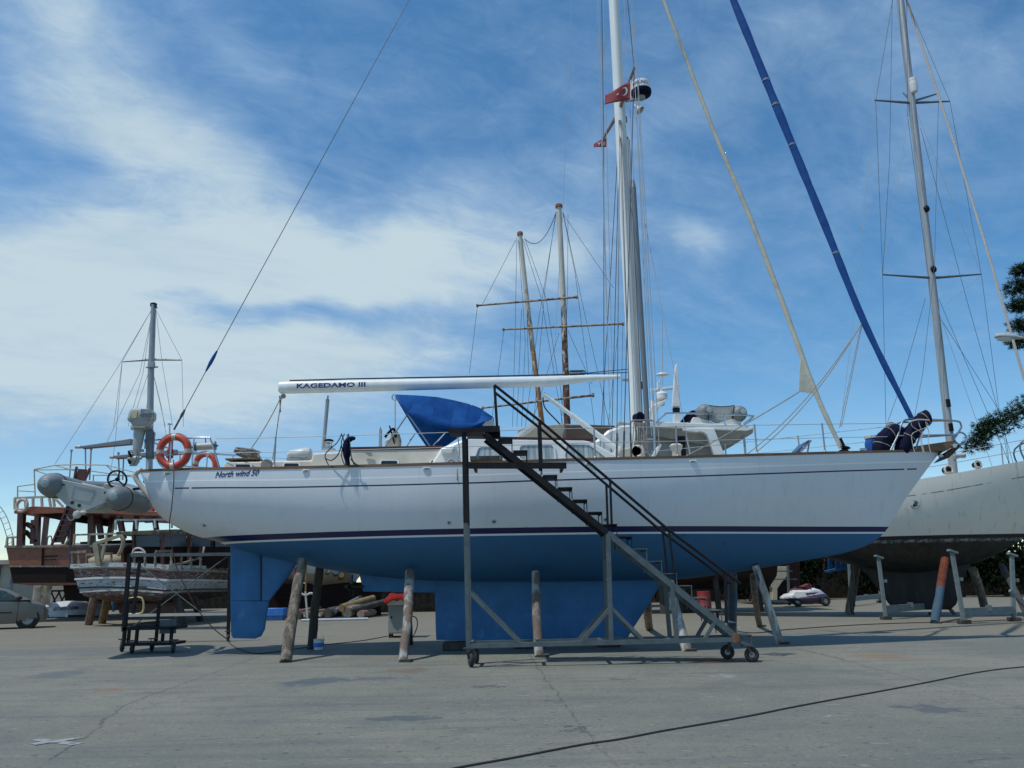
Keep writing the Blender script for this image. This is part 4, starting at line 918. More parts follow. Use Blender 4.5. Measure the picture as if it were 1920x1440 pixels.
for y, x0, x1, dp in ((806, 251, 274, .08), (820, 250, 270, .07), (832, 249, 268, .06), (842, 249, 265, .05), (854, 250, 262, .035), (866, 246, 262, .03), (874, 242, 256, .012)):
    A, B_ = OP(x0, y), OP(x1, y); c = (A + B_) / 2; w = (B_.x - A.x) / 2; rings.append([c + Vector((w * math.cos(2 * math.pi * j / 16), dp * math.sin(2 * math.pi * j / 16), 0)) for j in range(16)])
m.loft(rings); m.lathe([(.02, -.16), (.055, -.12), (.06, .05), (.03, .16)], OP(252, 860), (1, 0, .1), 12); m.prism([OP(241, 844), OP(267, 842), OP(266, 846), OP(244, 848)], (0, .1, 0)); m.build('leg', 'motor', om)
m = MB(); pc = OP(246, 856)
for k in range(3):
    rt = Matrix.Rotation(R(60 + 120 * k), 3, 'X'); m.ball(pc + rt @ Vector((0, 0, .09)), (.03, .07, .09), 10, rt @ Matrix.Rotation(R(30), 3, 'Z'))
m.lathe([(.035, -.06), (.04, .06)], pc, (1, 0, 0), 10); m.build('propeller', 'blackp', om)
m = MB(); m.prism([OP(274, 806, -.08), OP(285, 806, -.08), OP(285, 860, -.02), OP(273, 860, -.02)], (0, .1, 0)); m.prism([OP(270, 824), OP(276, 822), OP(276, 832), OP(271, 832)], (0, .1, 0)); m.build('clamp_bracket', 'motordark', om); m = MB(); m.beam(OP(280, 815, .02), rp(276, .64, -1, .05), .05); m.beam(OP(280, 850, .02), rp(276, .31, -1, .05), .05); m.box(OP(281, 826, .03), (.20, .05, .36)); m.build('motor_bracket', 'alu', ya)
m = MB(); pts = []
for k in range(3):
    for i in range(14):
        th = 2 * math.pi * i / 14; c = OP(266, 801 + k * 2.3); pts.append(c + Vector((.23 * math.cos(th), .175 * math.sin(th), .02 * math.sin(th + k) - .03 * math.cos(th))))
m.tube(pts, .011, 6); m.tube(smooth_path([OP(283, 770, -.15), OP(286, 784, -.18), OP(278, 798, -.18), OP(262, 803, -.17)], 5), .014, 6); m.tube(smooth_path([OP(254, 842, -.06), OP(257, 852, -.06), OP(252, 866, -.05), OP(248, 872, -.05)], 4), .011, 6); m.build('lashing', 'rope', om)
# rope reel, rope heap, liferaft, hoses, panels
m = MB(); a, b = P(368, 838, bq + .15), P(402, 836, bq + .2); ax = (b - a).normalized(); Ln = (b - a).length
rl = thing('rope_reel', 'white drum of rope mounted between the stern rails beside the lifebuoy', 'rope reel', P(385, 852, bq + .15)); m.lathe([(.07, 0)] + [(.078 + .006 * (i % 2), Ln * (i + .5) / 14) for i in range(14)] + [(.07, Ln)], a, ax, 18); m.build('rope_coil', 'tape', rl)
m = MB(); m.lathe([(.10, -.03), (.10, 0)], a, ax, 20); m.lathe([(.10, 0), (.10, .03)], b, ax, 20); m.tube([a - ax * .12, b + ax * .08], .02, 8); m.tube([P(385, 818, bq + .15), P(386, 832, bq + .15)], .012, 6); m.build('end_plates', 'motordark', rl)
m = MB(); c0 = P(462, 858, 17.3)
for k in range(9):
    th0 = rnd.uniform(0, 6); rr_ = rnd.uniform(.12, .22)
    m.tube([c0 + Vector((rr_ * 1.25 * math.cos(th0 + i * .5) + .03 * math.sin(k), rr_ * .9 * math.sin(th0 + i * .5), .0 + k * .021 - .05 * math.cos(th0 + i * .5))) for i in range(12)], .018, 6)
m.tube(smooth_path([P(490, 862, 17.2), P(480, 846, 17.2), P(470, 842, 17.2), P(455, 848, 17.2)], 5), .02, 6); o = m.build('rope_heap', 'rope', loc=c0 - Vector((0, 0, .1))); tag(o, 'heap of grey rope lying on the aft deckhouse under the boom end', 'rope')
m = MB(); c0 = P(462, 864, 17.3); m.box(c0, (.72, .6, .035)); m.build('rope_tray', 'teak', trunk, bevel=.005)
lrt = thing('liferaft_canister', 'rounded white liferaft canister on the aft deck beside the chrome winch', 'liferaft', P(563, 862, 17.4))
m = MB(); a, b = P(540, 852, 17.4), P(584, 852, 17.4); m.loft([[Vector((x, 17.4 + hw * math.cos(2 * math.pi * j / 18), a.z - .02 + hh * math.sin(2 * math.pi * j / 18))) for j in range(18)] for x, hw, hh in ((a.x, .1, .07), (a.x + .06, .17, .11), (a.x + .3, .2, .15), (b.x - .12, .2, .17), (b.x - .02, .17, .14), (b.x, .1, .08))]); m.build('shell', 'sand', lrt)
m = MB(); m.box((a.x + .25, 17.4, a.z - .13), (.46, .34, .05)); m.build('cradle', 'alu', lrt)
hb_ = thing('hose_bundle', 'dark bundle of hoses and lines hung on the lifeline beside the winch', 'hose', P(652, 872, 16.3)); m = MB()
m.tube(smooth_path([P(658, 822, 16.25), P(650, 830, 16.25), P(650, 850, 16.25), P(652, 872, 16.25)], 5), [.06] * 6 + [.075] * 6 + [.05] * 4, 10); m.ball(P(660, 822, 16.25), (.08, .05, .05), 8); m.build('hose', 'navy', hb_)
m = MB()
for x0, x1, x2 in ((640, 645, 640), (646, 640, 644), (653, 656, 658), (641, 632, 610)):
    m.tube(smooth_path([P(x0, 813, 16.2), P(x1, 830, 16.2), P(x2, 852, 16.2), P(x2 + 6, 872, 16.2)], 5), .011, 6)
m.tube(smooth_path([P(610, 860, 16.4), P(622, 863, 16.3), P(634, 852, 16.2), P(640, 835, 16.2)], 5), .012, 6); m.tube(smooth_path([P(658, 860, 16.2), P(664, 868, 16.2), P(672, 873, 16.2)], 4), .016, 6); m.build('looped_line', 'darkrope', hb_)
m = MB()
for i in range(16):
    x = 1188 + i * 1.55; c = P(x, 792, 17.6 + .06 * rnd.uniform(-1, 1)); ln_ = rnd.uniform(40, 62)
    m.tube(smooth_path([c, P(x + rnd.uniform(-3, 3), 792 + ln_ * .5, 17.6), P(x + rnd.uniform(-4, 4), 792 + ln_, 17.6), P(x + rnd.uniform(-2, 5), 792 + ln_ * .6, 17.58), c], 4), .010, 5)
o = m.build('halyard_coils', 'rope', loc=P(1200, 856, 17.6)); tag(o, 'pale coiled halyards hanging from the rail at the foot of the tall white mast', 'coiled rope')
m = MB(); m.ball(P(1157, 822, 16.9), (.04, .05, .13), 8); m.ball(P(1158, 850, 16.9), (.06, .05, .18), 8); m.ball(P(1163, 846, 16.88), (.05, .05, .12), 8); o = m.build('white_cloth', mk('white_rag', (.6, .6, .56), .9), loc=P(1157, 860, 16.9)); tag(o, 'white rag and cover tied to the shrouds beside the deckhouse window', 'cloth')
# sail bags at the bow
def bag(pts, rad, label, mat='navy'):
    t_ = thing('sail_bag', label, 'sail bag', pts[0], 'navy sail bags on the bow'); m = MB(); pp = smooth_path(pts, 6); n = len(pp)
    m.tube(pp, [rad * (.55 if i in (0, n - 1) else .85 if i in (1, n - 2) else 1) * (1 + .04 * math.sin(i * 2.1)) for i in range(n)], 16); m.build('cover', mat, t_, ang=60)
    m = MB()
    for k in (.3, .75):
        q = pp[int(k * (n - 1))]; d = (pp[int(k * (n - 1)) + 1] - q).normalized(); m.torus(q, d, rad * 1.02, .012, 20, 6)
    m.build('strap', 'rope', t_); return t_
bag([P(1688, 850, Y0 - .15), P(1700, 825, Y0 - .15), P(1716, 803, Y0 - .15), P(1732, 786, Y0 - .15), P(1741, 782, Y0 - .15)], .175, 'long navy sail bag leaning on the bow rail at the foot of the blue sail')
bag([P(1650, 852, Y0 - .1), P(1655, 832, Y0 - .1), P(1664, 818, Y0 - .1), P(1690, 806, Y0 - .05)], .19, 'short navy sail bag slumped on the foredeck behind the leaning one')
m = MB(); c = P(1638, 848, Y0 + .1); m.lathe([(.15, 0), (.17, .05), (.17, .25), (.14, .36), (.13, .37)], c - Vector((0, 0, .05)), n=20); m.lathe([(.16, .37), (.16, .43), (.02, .45)], c - Vector((0, 0, .05)), n=20, mi=1); o = m.build('foredeck_tub', ['sailblue', 'cream'], loc=c); tag(o, 'faded blue tub with a cream lid on the foredeck beside the sail bags', 'tub')
m = MB(); c = P(1672, 806, Y0 + .25)
for k in range(6): m.torus(c + Vector((.04 * rnd.uniform(-1, 1), 0, .03 * rnd.uniform(-1, 1))), (.2 * rnd.uniform(-1, 1), 1, .3 * rnd.uniform(-1, 1)), .16, .014, 22, 6)
m.tube(smooth_path([P(1660, 812, Y0), P(1672, 800, Y0), P(1690, 800, Y0), P(1700, 806, Y0)], 4), .02, 6); o = m.build('mooring_line', 'tape', loc=c - Vector((0, 0, .16))); tag(o, 'white mooring line coiled on top of the short navy sail bag', 'rope')
m = MB()
for x0, x1 in ((1708, 1728), (1722, 1730), (1736, 1712), (1735, 1742)): m.tube(smooth_path([P(x0, 790, Y0 - .36), P(x0 + 3, 800, Y0 - .37), P(x1, 812, Y0 - .36), P(x1 - 2, 826, Y0 - .36), P(x1 + 3, 848, Y0 - .4)], 4), .008, 6)
m.tube(smooth_path([P(1704, 792, Y0 - .36), P(1720, 787, Y0 - .37), P(1742, 788, Y0 - .36)], 4), .018, 6); o = m.build('lashing_line', 'tape', loc=P(1722, 848, Y0 - .38)); tag(o, 'pale lashing line knotted round the leaning navy sail bag and the bow rail', 'rope')
m = MB(); m.lathe([(.1, -.12), (.1, 0), (.05, .03)], P(1618, 848, Y0 - .1)); m.tube([P(1612, 843, Y0 - .1), P(1624, 842, Y0 - .1)], .03, 8); m.build('windlass', 'steel', ya)
so_ = thing('solar_panel', 'small framed solar panel propped at a slant on the foredeck', 'solar panel', P(1506, 850, Y0 - .6)); c0, c1 = P(1495, 850, Y0 - .85), P(1518, 825, Y0 - .85)
m = MB(); m.add([c0, c1, c1 + Vector((.02, .8, 0)), c0 + Vector((.02, .8, 0))], [(0, 1, 2, 3)]); m.build('cells', 'solar', so_, solid=.02)
m = MB(); o_ = Vector((.025, 0, -.02)); m.beam(c0 + o_, c1 + o_, .04, .03); m.beam(c0 + o_ + Vector((0, .8, 0)), c1 + o_ + Vector((0, .8, 0)), .04, .03); m.beam(c1 + o_, c1 + o_ + Vector((0, .8, 0)), .04, .03); m.beam(c1, P(1514, 850, Y0 - .8), .025); m.build('frame', 'alu', so_)
m = MB(); m.tube(smooth_path([P(858, 818, 16.3), P(862, 850, 16.25), P(858, 862, 16.2), P(866, 868, 16.2)], 4), .012, 6); m.tube([P(858, 868, 16.15), P(857, 900, 16.12)], .012, 6); m.torus(P(846, 868, 16.2), (.2, 1, .2), .06, .016, 14, 6); o = m.build('fender_line', 'rope', loc=P(858, 900, 16.15)); tag(o, 'loose grey line hanging over the rail beside the stairs post', 'rope')
# flags
def flag(name, pts_tl, pts_bl, Yq, mat, label, wave, wrap=None, emblem=None, letters=None):
    """top edge and bottom edge from the hoist to the fly, in photo places"""
    t_ = thing(name, label, 'flag', P(*pts_bl[0], Yq), 'flags under the mast spreaders')
    T = smooth_path([P(*p, Yq) for p in pts_tl], 6); B_ = smooth_path([P(*p, Yq) for p in pts_bl], 6); n = len(T); rows = []
    def S(u, v):
        f = u * (n - 1); i = min(int(f), n - 2); k = f - i; a = T[i].lerp(T[i + 1], k); b = B_[i].lerp(B_[i + 1], k)
        p = b.lerp(a, v); p.y += wave * math.sin(u * 7 + v * 1.2) * (.3 + u); return p
    m = MB(); m.grid([[S(i / 18, j / 8) for i in range(19)] for j in range(9)]); m.build('cloth', mat, t_, solid=.006)
    if emblem: emblem(S, t_)
    if letters:
        vs, fs = text_faces(letters, 0, .02); mm = MB(); mm.add([S(.20 + .55 * v.x, .2 + v.y * .75) + Vector((0, -.012, 0)) for v in vs], fs); mm.build('flag_lettering', 'flagwhite', t_, flat=True)
def crescent(S, t_):
    m = MB(); cu, cv, r1, r2 = .34, .55, .25, .20; pts = []
    A = [(cu + r1 * .62 * math.cos(R(a)), cv + r1 * math.sin(R(a))) for a in range(38, 323, 12)]; B_ = [(cu + .055 + r2 * .62 * math.cos(R(a)), cv + r2 * math.sin(R(a))) for a in range(44, 317, 12)]
    n = min(len(A), len(B_)); vs = [S(*p) + Vector((0, -.012, 0)) for p in A[:n] + B_[:n]]; m.add(vs, [(i, i + 1, n + i + 1, n + i) for i in range(n - 1)])
    st_ = [(cu + .25 + (.085 if k % 2 == 0 else .035) * .62 * math.cos(R(180 + 36 * k)), cv + (.085 if k % 2 == 0 else .035) * math.sin(R(180 + 36 * k))) for k in range(10)]
    vs = [S(cu + .25, cv) + Vector((0, -.012, 0))] + [S(*p) + Vector((0, -.012, 0)) for p in st_]; m.add(vs, [(0, i + 1, (i + 1) % 10 + 1) for i in range(10)]); m.build('crescent_and_star', 'flagwhite', t_, flat=True)
flag('national_flag', [(1182, 152), (1170, 158), (1152, 170), (1135, 176)], [(1182, 186), (1172, 188), (1155, 193), (1134, 195)], Y0 - 1.2, 'flagred', 'red flag with white crescent and star flying across the mast', .035, emblem=crescent)
m = MB(); m.tube([P(1183, 150, Y0 - 1.2), P(1182.5, 187, Y0 - 1.2)], .013, 6); m.build('hoist_band', 'flagwhite', bpy.data.objects['national_flag'])
flag('pennant', [(1137, 258), (1128, 262), (1113, 269)], [(1137, 275), (1128, 276), (1114, 276)], Y0 + 1.25, 'flagred', 'small red pennant with white letters below the far spreader tip', .02, letters='ADY')

# ================================================================== inflatable dinghy on the stern davits
dg = thing('inflatable_dinghy', 'grey inflatable dinghy slung outside the yacht stern with a black steering wheel', 'dinghy', P(190, 975, 17.6))
A0 = P(96, 909, 16.85); B0 = P(212, 931, 16.85); dv = Vector((-.62, 3.0, .10)); rt_ = .255
dn_ = dv.normalized(); ac = B0 - A0; ac_u = (ac - dn_ * ac.dot(dn_)).normalized(); upd = dn_.cross(ac_u); upd = -upd if upd.z < 0 else upd
mid = (A0 + B0) / 2
def DP(a, f, u): return mid + ac_u * a + dn_ * f + upd * u
hw_ = ac.length / 2
lft = [DP(-hw_, f, .0) for f in (.25, .8, 1.4, 2.0)] + [DP(-hw_ * .92, 2.5, .05), DP(-hw_ * .6, 2.95, .12), DP(0, 3.15, .18)]
rgt = [DP(hw_, f, .0) for f in (.25, .8, 1.4, 2.0)] + [DP(hw_ * .92, 2.5, .05), DP(hw_ * .6, 2.95, .12)]
m = MB(); m.tube(smooth_path(lft + rgt[::-1], 5), rt_, 20); tb = m.build('tube', 'grpgrey', dg, ang=70)
for sg, c in ((-1, DP(-hw_, .25, 0)), (1, DP(hw_, .25, 0))):
    m = MB(); m.lathe([(rt_, 0), (rt_ * .98, .10), (rt_ * .86, .24), (rt_ * .62, .36), (rt_ * .36, .43)], c, -dn_, 22); m.build('tube_cone', 'grpgrey', dg, ang=70)
    m = MB(); m.lathe([(rt_ * .37, .42), (rt_ * .30, .46), (.001, .47)], c, -dn_, 18); m.build('cone_cap', 'palecone', dg)
    m = MB(); m.torus(c + dn_ * .1, dn_, rt_ * 1.0, .016, 24, 6); m.build('tube_band', 'rubber', dg)
m = MB(); m.prism([DP(-hw_ + .1, .12, .15), DP(hw_ - .1, .12, .13), DP(hw_ - .12, .12, -.10), DP(.12, .12, -.42), DP(-.25, .12, -.36), DP(-hw_ + .1, .12, -.15)], dn_ * .05); tr = m.build('transom', 'dinghyhull', dg, bevel=.01)
m = MB(); q = [DP(-.22, .117, .07), DP(.22, .117, .06), DP(.18, .117, -.2), DP(-.2, .117, -.19)]
for i in range(4): m.beam(q[i], q[(i + 1) % 4], .008)
m.build('motor_pad', 'alu', tr)
for a, u, r_ in ((-.15, -.28, .035), (.0, -.31, .035), (-.42, .05, .02), (.42, .05, .02)): m = MB(); m.lathe([(r_, -.01), (r_, .012)], DP(a, .11, u), dn_, 14); m.build('drain_plug', 'rubber', tr)
rings = []
for f, w, kz in ((.14, hw_ - .12, -.42), (.9, hw_ - .12, -.42), (1.7, hw_ - .15, -.38), (2.4, hw_ * .62, -.22), (2.95, .12, .02)):
    rings.append([DP(-w, f, -.12), DP(-w * .5, f, (kz - .12) * .62), DP(0, f, kz), DP(w * .5, f, (kz - .12) * .62), DP(w, f, -.12)])
m = MB(); m.loft(rings, cap=False, closed=False); m.build('hull', 'dinghyhull', dg, solid=.02)
m = MB(); c = DP(.36, .9, .40); m.torus(c, (dn_ + upd * .35).normalized(), .20, .022, 28, 8); m.ball(c, .05, 10)
for k in range(3):
    th = R(90 + 120 * k); m.tube([c, c + ac_u * (.19 * math.cos(th)) + upd * (.19 * math.sin(th))], .018, 6)
m.build('steering_wheel', 'blackp', dg)
m = MB(); m.prism([DP(.05, 1.0, -.1), DP(.65, 1.0, -.1), DP(.6, 1.0, .28), DP(.1, 1.0, .28)], dn_ * .35); m.prism([DP(-.6, 1.5, .12), DP(.5, 1.5, .1), DP(.5, 1.5, .18), DP(-.6, 1.5, .2)], dn_ * .3); m.build('console', 'dinghyhull', dg, bevel=.02)
m = MB(); m.tube(smooth_path([DP(.75, .9, .26), DP(.9, 1.3, .34), DP(1.0, 1.9, .30), DP(.95, 2.4, .3)], 5), .03, 8); m.beam(DP(.9, 1.0, .48), DP(1.02, 1.9, .30), .05, .05); m.beam(DP(1.0, 1.5, .38), DP(1.0, 2.5, .3), .09, .05); m.tube(smooth_path([DP(hw_ - .1, 1.0, .25), DP(hw_ + .12, 1.2, .15), DP(hw_ + .15, 1.5, .1), DP(hw_, 1.8, .24)], 4), .015, 6); m.build('oar_and_cover', 'blackp', dg)
m = MB(); c = DP(.02, .1, -.5)
m.ball(c, (.1, .06, .09), 9); m.ball(c + Vector((.12, 0, .04)), (.08, .05, .05), 8); m.tube(sag(c, P(126, 968, 17.2), .1), .010, 5); o = m.build('bow_line', 'tape', dg)

# ================================================================== small things on the concrete
cb = thing('electric_cabinet', 'grey metal cabinet on small feet with a red cloth thrown over its top', 'cabinet', G(748, 1196))
yc = cb.location.y; xa_, xb_ = P(728, 1150, yc).x, P(768, 1150, yc).x; z0, z1 = P(748, 1188, yc).z, P(748, 1134, yc).z; wd = xb_ - xa_
m = MB(); m.box(((xa_ + xb_) / 2, yc + .25, (z0 + z1) / 2), (wd, .5, z1 - z0)); bd = m.build('body', 'greymetal', cb, bevel=.01)
m = MB(); m.box(((xa_ + xb_) / 2, yc - .006, (z0 + z1) / 2), (wd - .06, .012, z1 - z0 - .05)); dr = m.build('door', 'greymetal', cb, bevel=.004)
m = MB(); m.box((xa_ + .09, yc - .02, (z0 + z1) / 2 + .05), (.035, .02, .05)); m.build('handle', 'blackp', dr)
m = MB(); m.box(((xa_ + xb_) / 2, yc + .23, z1 + .06), (wd + .06, .58, .12)); m.build('top', 'white', cb, bevel=.008)
m = MB()
for x in (xa_ + .05, xb_ - .05):
    m.beam((x, yc + .04, z0), (x, yc + .04, 0.0), .05); m.beam((x, yc + .46, z0), (x, yc + .46, 0.0), .05)
m.beam((xa_ + .05, yc + .04, .04), (xb_ - .05, yc + .04, .04), .03); m.build('stand', 'blacksteel', cb)
m = MB(); rows = []
for i in range(9):
    row = []
    for j in range(9):
        u, v = i / 8 - .5, j / 8 - .5
        x = (xa_ + xb_) / 2 - .03 + u * (wd + .20); y = yc + .2 + v * .72; z = z1 + .16 + .05 * math.sin(u * 9 + v * 4) * math.cos(v * 7) + .13 * max(0, .5 - abs(u + .15)) + (.06 if v > 0 else 0)
        if abs(u) > .42 or v < -.42: z -= .10 + .05 * math.sin(u * 17 + 2)
        row.append((x, y, z))
    rows.append(row)
m.grid(rows); o = m.build('red_cloth', 'red', solid=.012, ang=70, loc=((xa_ + xb_) / 2, yc + .2, z1 + .13)); tag(o, 'crumpled bright red cloth spread on top of the grey metal cabinet', 'cloth')
m = MB(); m.tube(smooth_path([(xb_ + .02, yc + .2, .55), (xb_ + .16, yc + .15, .5), (xb_ + .2, yc + .1, .3), (xb_ + .1, yc, .04), (xb_ - .1, yc - .05, .02)], 6), .014, 6); m.build('cable', 'rubber', cb)
b = G(597, 1218); bk = thing('paint_bucket', 'small white paint bucket on the ground at the foot of a dark timber prop', 'bucket', b); m = MB(); m.lathe([(.10, 0), (.12, .22), (.125, .23), (.11, .225), (.09, .02)], b, n=20); m.build('pail', 'white', bk)
m = MB(); m.lathe([(.121, .06), (.124, .15)], b, n=20); m.build('label_band', 'plastic', bk); m = MB(); m.torus(b + Vector((0, 0, .22)), (0, 1, .4), .12, .005, 16, 5, 0, 180); m.build('handle', 'alu', bk)
def ground_line(name, pts, r, mat, label, cat, z=None):
    pp = smooth_path([G(*p, z=r * .9) if len(p) == 2 else P(*p) for p in pts], 8); m = MB(); m.tube(pp, r, 6); o = m.build(name, mat, loc=pp[0]); tag(o, label, cat)
ground_line('power_cable', [(700, 1474), (850, 1441), (960, 1421), (1092, 1396), (1160, 1386), (1250, 1369), (1390, 1345), (1480, 1327), (1560, 1312), (1650, 1296), (1735, 1280), (1820, 1263), (1880, 1254), (1960, 1247)], .0095, 'darkrope', 'thick dark power cable snaking over the open concrete in front of everything', 'cable')
ground_line('power_cable', [(1330, 1168), (1400, 1186), (1480, 1180), (1600, 1172), (1700, 1168), (1800, 1166), (1980, 1158)], .014, 'darkrope', 'thin dark cable lying across the shade below the bow of the white yacht', 'cable')
ground_line('power_cable', [(425, 1200), (440, 1213), (470, 1224), (510, 1223), (600, 1210), (680, 1201), (735, 1191)], .011, 'darkrope', 'thin dark cable running over the ground from the rudder to the grey cabinet', 'cable')
ground_line('hanging_hose', [(325, 862, 16.85), (326, 900, 16.75), (322, 950, 16.9), (318, 990, 17.3), (330, 1060, 17.6), (352, 1110, 17.8), (372, 1145, 18), (400, 1178, 18.2), (424, 1197, 18.3), (432, 1203, 18.3)], .011, mk('red_brown_hose', (.16, .05, .035), .6), 'thin red hose hanging from the stern rail of the yacht down to the ground', 'hose')
# ================================================================== cream yacht on steel cradles at the right
HD = math.atan2(-.42, .91); Lr = 14.8; stem_p = P(2085, 850, 26.3)
fwd_ = Vector((math.cos(HD), math.sin(HD), 0)); st_p = stem_p - fwd_ * Lr
ry = thing('cream_yacht', 'cream yacht with a dark slimy underside standing on grey steel cradles', 'sailing yacht', (P(1740, 1140, 28.0).x, 28.0, 0))
BZ = P(1750, 1004, 27.7).z; S0, S1 = P(1725, 906, 28.3).z, P(1905, 869, 26.7).z
def along(px, Y): return (P(px, 950, Y) - st_p).dot(fwd_)
xa_, xb_ = along(1725, 28.3), along(1905, 26.7); sl_ = (S1 - S0) / (xb_ - xa_)
H2 = Hull([(0, S0 - sl_ * xa_ * .35), (xa_ * .6, S0 - sl_ * xa_ * .22), (xa_, S0), (xb_, S1), (Lr, S1 + sl_ * (Lr - xb_) * 1.15)], [(0, 3.7), (2.5, 3.1), (4.5, 2.5), (6.2, 1.85), (8.4, 1.45), (10.3, 1.75), (11.6, 2.35), (12.6, 3.1), (Lr, S1 + sl_ * (Lr - xb_) * 1.15 - .05)], [(0, 1.1), (3, 1.95), (7, 2.15), (10, 1.6), (12.6, .7), (Lr, .03)],
          [(0, 2.4, 2.2), (5, 2.7, 2.0), (9, 2.0, 1.7), (11.5, 1.5, 1.35), (Lr, 1.1, 1.1)], (st_p.x, st_p.y, 0), HD)
def hull2_mat():
    m = bpy.data.materials.new('cream_hull_with_slime'); m.use_nodes = True; m.node_tree.nodes.clear(); t = NT(m.node_tree)
    oc = t.n('ShaderNodeTexCoord').outputs['Object']; s = t.n('ShaderNodeSeparateXYZ', {0: oc}); z = s.outputs[2]
    sdp = t.n('ShaderNodeAttribute', attribute_name='sheer_depth').outputs['Fac']
    c = t.mix(t.noise(oc, .8, 5), (.76, .74, .65), (.67, .655, .58)); st_ = t.noise(t.scale(oc, (4, 4, .22)), 1.5, 6, .65)
    c = t.mix(t.m('MULTIPLY', t.step(st_, .54, .74), .5), c, (.30, .29, .26))
    c = t.mix(t.m('MULTIPLY', t.band(sdp, .50, .53, .006), t.step(t.noise(oc, 2.0, 5), .42, .52)), c, (.12, .13, .14))
    zl = t.m('ADD', BZ - .02, t.m('MULTIPLY', t.m('SUBTRACT', t.noise(oc, 3, 5), .5), .05))
    sl = t.noise(t.scale(oc, (2.2, 2.2, .35)), 2.4, 8, .7); slime = t.mix(t.step(sl, .35, .7), (.005, .008, .008), (.024, .028, .024))
    slime = t.mix(t.m('MULTIPLY', t.step(t.noise(oc, 5, 8, .7), .60, .72), .5), slime, (.07, .075, .062))
    c = t.mix(t.step(z, BZ, BZ - .005), c, (.010, .012, .018))
    zz = t.m('SUBTRACT', z, zl)
    c = t.mix(t.step(zz, -.10, -.12), c, t.mix(t.step(t.noise(oc, 7, 6, .7), .46, .56), (.03, .04, .05), (.22, .25, .26)))
    c = t.mix(t.step(zz, -.16, -.24), c, slime)
    b = t.n('ShaderNodeBsdfPrincipled', {'Base Color': c, 'Roughness': .5}); t.n('ShaderNodeOutputMaterial', {'Surface': b.outputs[0]}); return m
h2 = H2.build('hull', hull2_mat(), ry, ns=80, nw=24)
H2.deckmesh(-.04).build('deck', 'deck', ry)
slimem = mk('slimy_keel', (.005, .007, .007), .7, (.016, .02, .018), 3, .6, stretch=(1, 1, .2), col3=(.035, .038, .032), t3=(.6, .7))
m = MB(); rings = []
for z, a, b, th in ((2.0, 6.4, 10.4, .42), (1.4, 6.9, 10.0, .38), (.4, 7.5, 9.6, .34), (.22, 7.7, 9.4, .30)):
    rings.append([H2.W(a + (b - a) * (math.cos(math.pi * j / 14) * .5 + .5), (th / 2) * math.sin(math.pi * j / 14) ** .7 * 1 if j <= 14 else 0, z) if j <= 14 else H2.W(a + (b - a) * (math.cos(math.pi * (28 - j) / 14) * .5 + .5), -(th / 2) * math.sin(math.pi * (28 - j) / 14) ** .7, z) for j in range(28)])
m.loft(rings); m.build('keel', slimem, ry)
def h2pt(px, dz, side=-1, inset=.1):                   # a spot along the near rail seen at that column of the photo
    best = min((abs(ppx(H2.W(x, side * (H2.B(x) - inset), H2.zs(x))) - px), x) for x in np.linspace(0, Lr, 400))[1]
    return H2.W(best, side * (H2.B(best) - inset), H2.zs(best) + dz), best
for px, py, r_ in ((1708, 946, .12),):
    _, x = h2pt(px, 0); z = [zz for zz in np.linspace(2.8, 4.4, 60) if True]; z = min(z, key=lambda q: abs(pyy(H2.W(x, -H2.half(x, q), q)) - py)); q = H2.W(x, -H2.half(x, z), z); nrm = H2.rot @ Vector((0, -1, 0))
    m = MB(); m.torus(q, nrm, r_, .03, 22, 8); m.lathe([(r_, .0), (.001, .012)], q, nrm, 20, mi=1); m.build('porthole', ['steel', 'glass'], h2)
a = P(1789, 895, 28.4); b = P(1688, 0, 28.4); m = MB(); top2 = a + (b - a) * 1.25
m.tube([a - Vector((0, 0, .4)), a, top2], .165, 18, flat=.8); rm = m.build('mast', 'alu', ry)
for y in (775, 815):
    m = MB(); q = a + (b - a) * ((895 - y) / 895); m.box(q + Vector((-.02, -.2, 0)), (.14, .06, .28)); m.build('mast_slot', 'blackp', rm)
for y in (542, 430):
    m = MB(); q = a + (b - a) * ((895 - y) / 895); m.ball(q + Vector((0, -.2, 0)), (.13, .07, .15), 8); m.build('mast_fitting', 'blackp', rm)
def sprd(parts):
    m = MB()
    for p0, p1 in parts: m.tube([P(*p0), P(*p1)], [.055, .03], 8)
    return m
sprd([((1747, 521, 28.4), (1655, 515, 28.0)), ((1752, 521, 28.4), (1840, 514, 28.0))]).build('spreader', 'motordark', rm)
sprd([((1709, 193, 28.4), (1640, 188, 28.1)), ((1712, 193, 28.4), (1781, 190, 28.1)), ((1708, 188, 28.4), (1693, 174, 28.9)), ((1712, 190, 28.4), (1760, 175, 29.1))]).build('spreader', 'motordark', rm)
m = MB(); c = P(1713, 160, 28.15); m.lathe([(.03, -.34), (.12, -.3), (.15, -.16), (.155, -.02), (.145, -.01), (.155, .0), (.155, .16), (.145, .17), (.15, .18), (.13, .31), (.05, .34)], c, n=20); m.build('radome', 'white', rm)
WR = [((1682, -60), (1640, 188), (1618, 420), (1600, 600), (1576, 800)), ((1684, -60), (1642, 190), (1655, 516), (1662, 840)), ((1673, 0), (1668, 300), (1655, 516)), ((1703, 215), (1657, 505)), ((1700, 0), (1760, 175), (1752, 500), (1730, 700), (1700, 860)),
      ((1700, 0), (1781, 190), (1840, 514), (1872, 760), (1893, 880)), ((1721, 215), (1838, 510)), ((1726, 240), (1812, 560), (1900, 870)), ((1760, 560), (1893, 870)), ((1752, 560), (1862, 880)), ((1735, 560), (1690, 720), (1640, 860)), ((1700, 0), (1702, 220), (1741, 520)), ((1838, 518), (1775, 570)), ((1765, 600), (1880, 780), (1895, 885))]
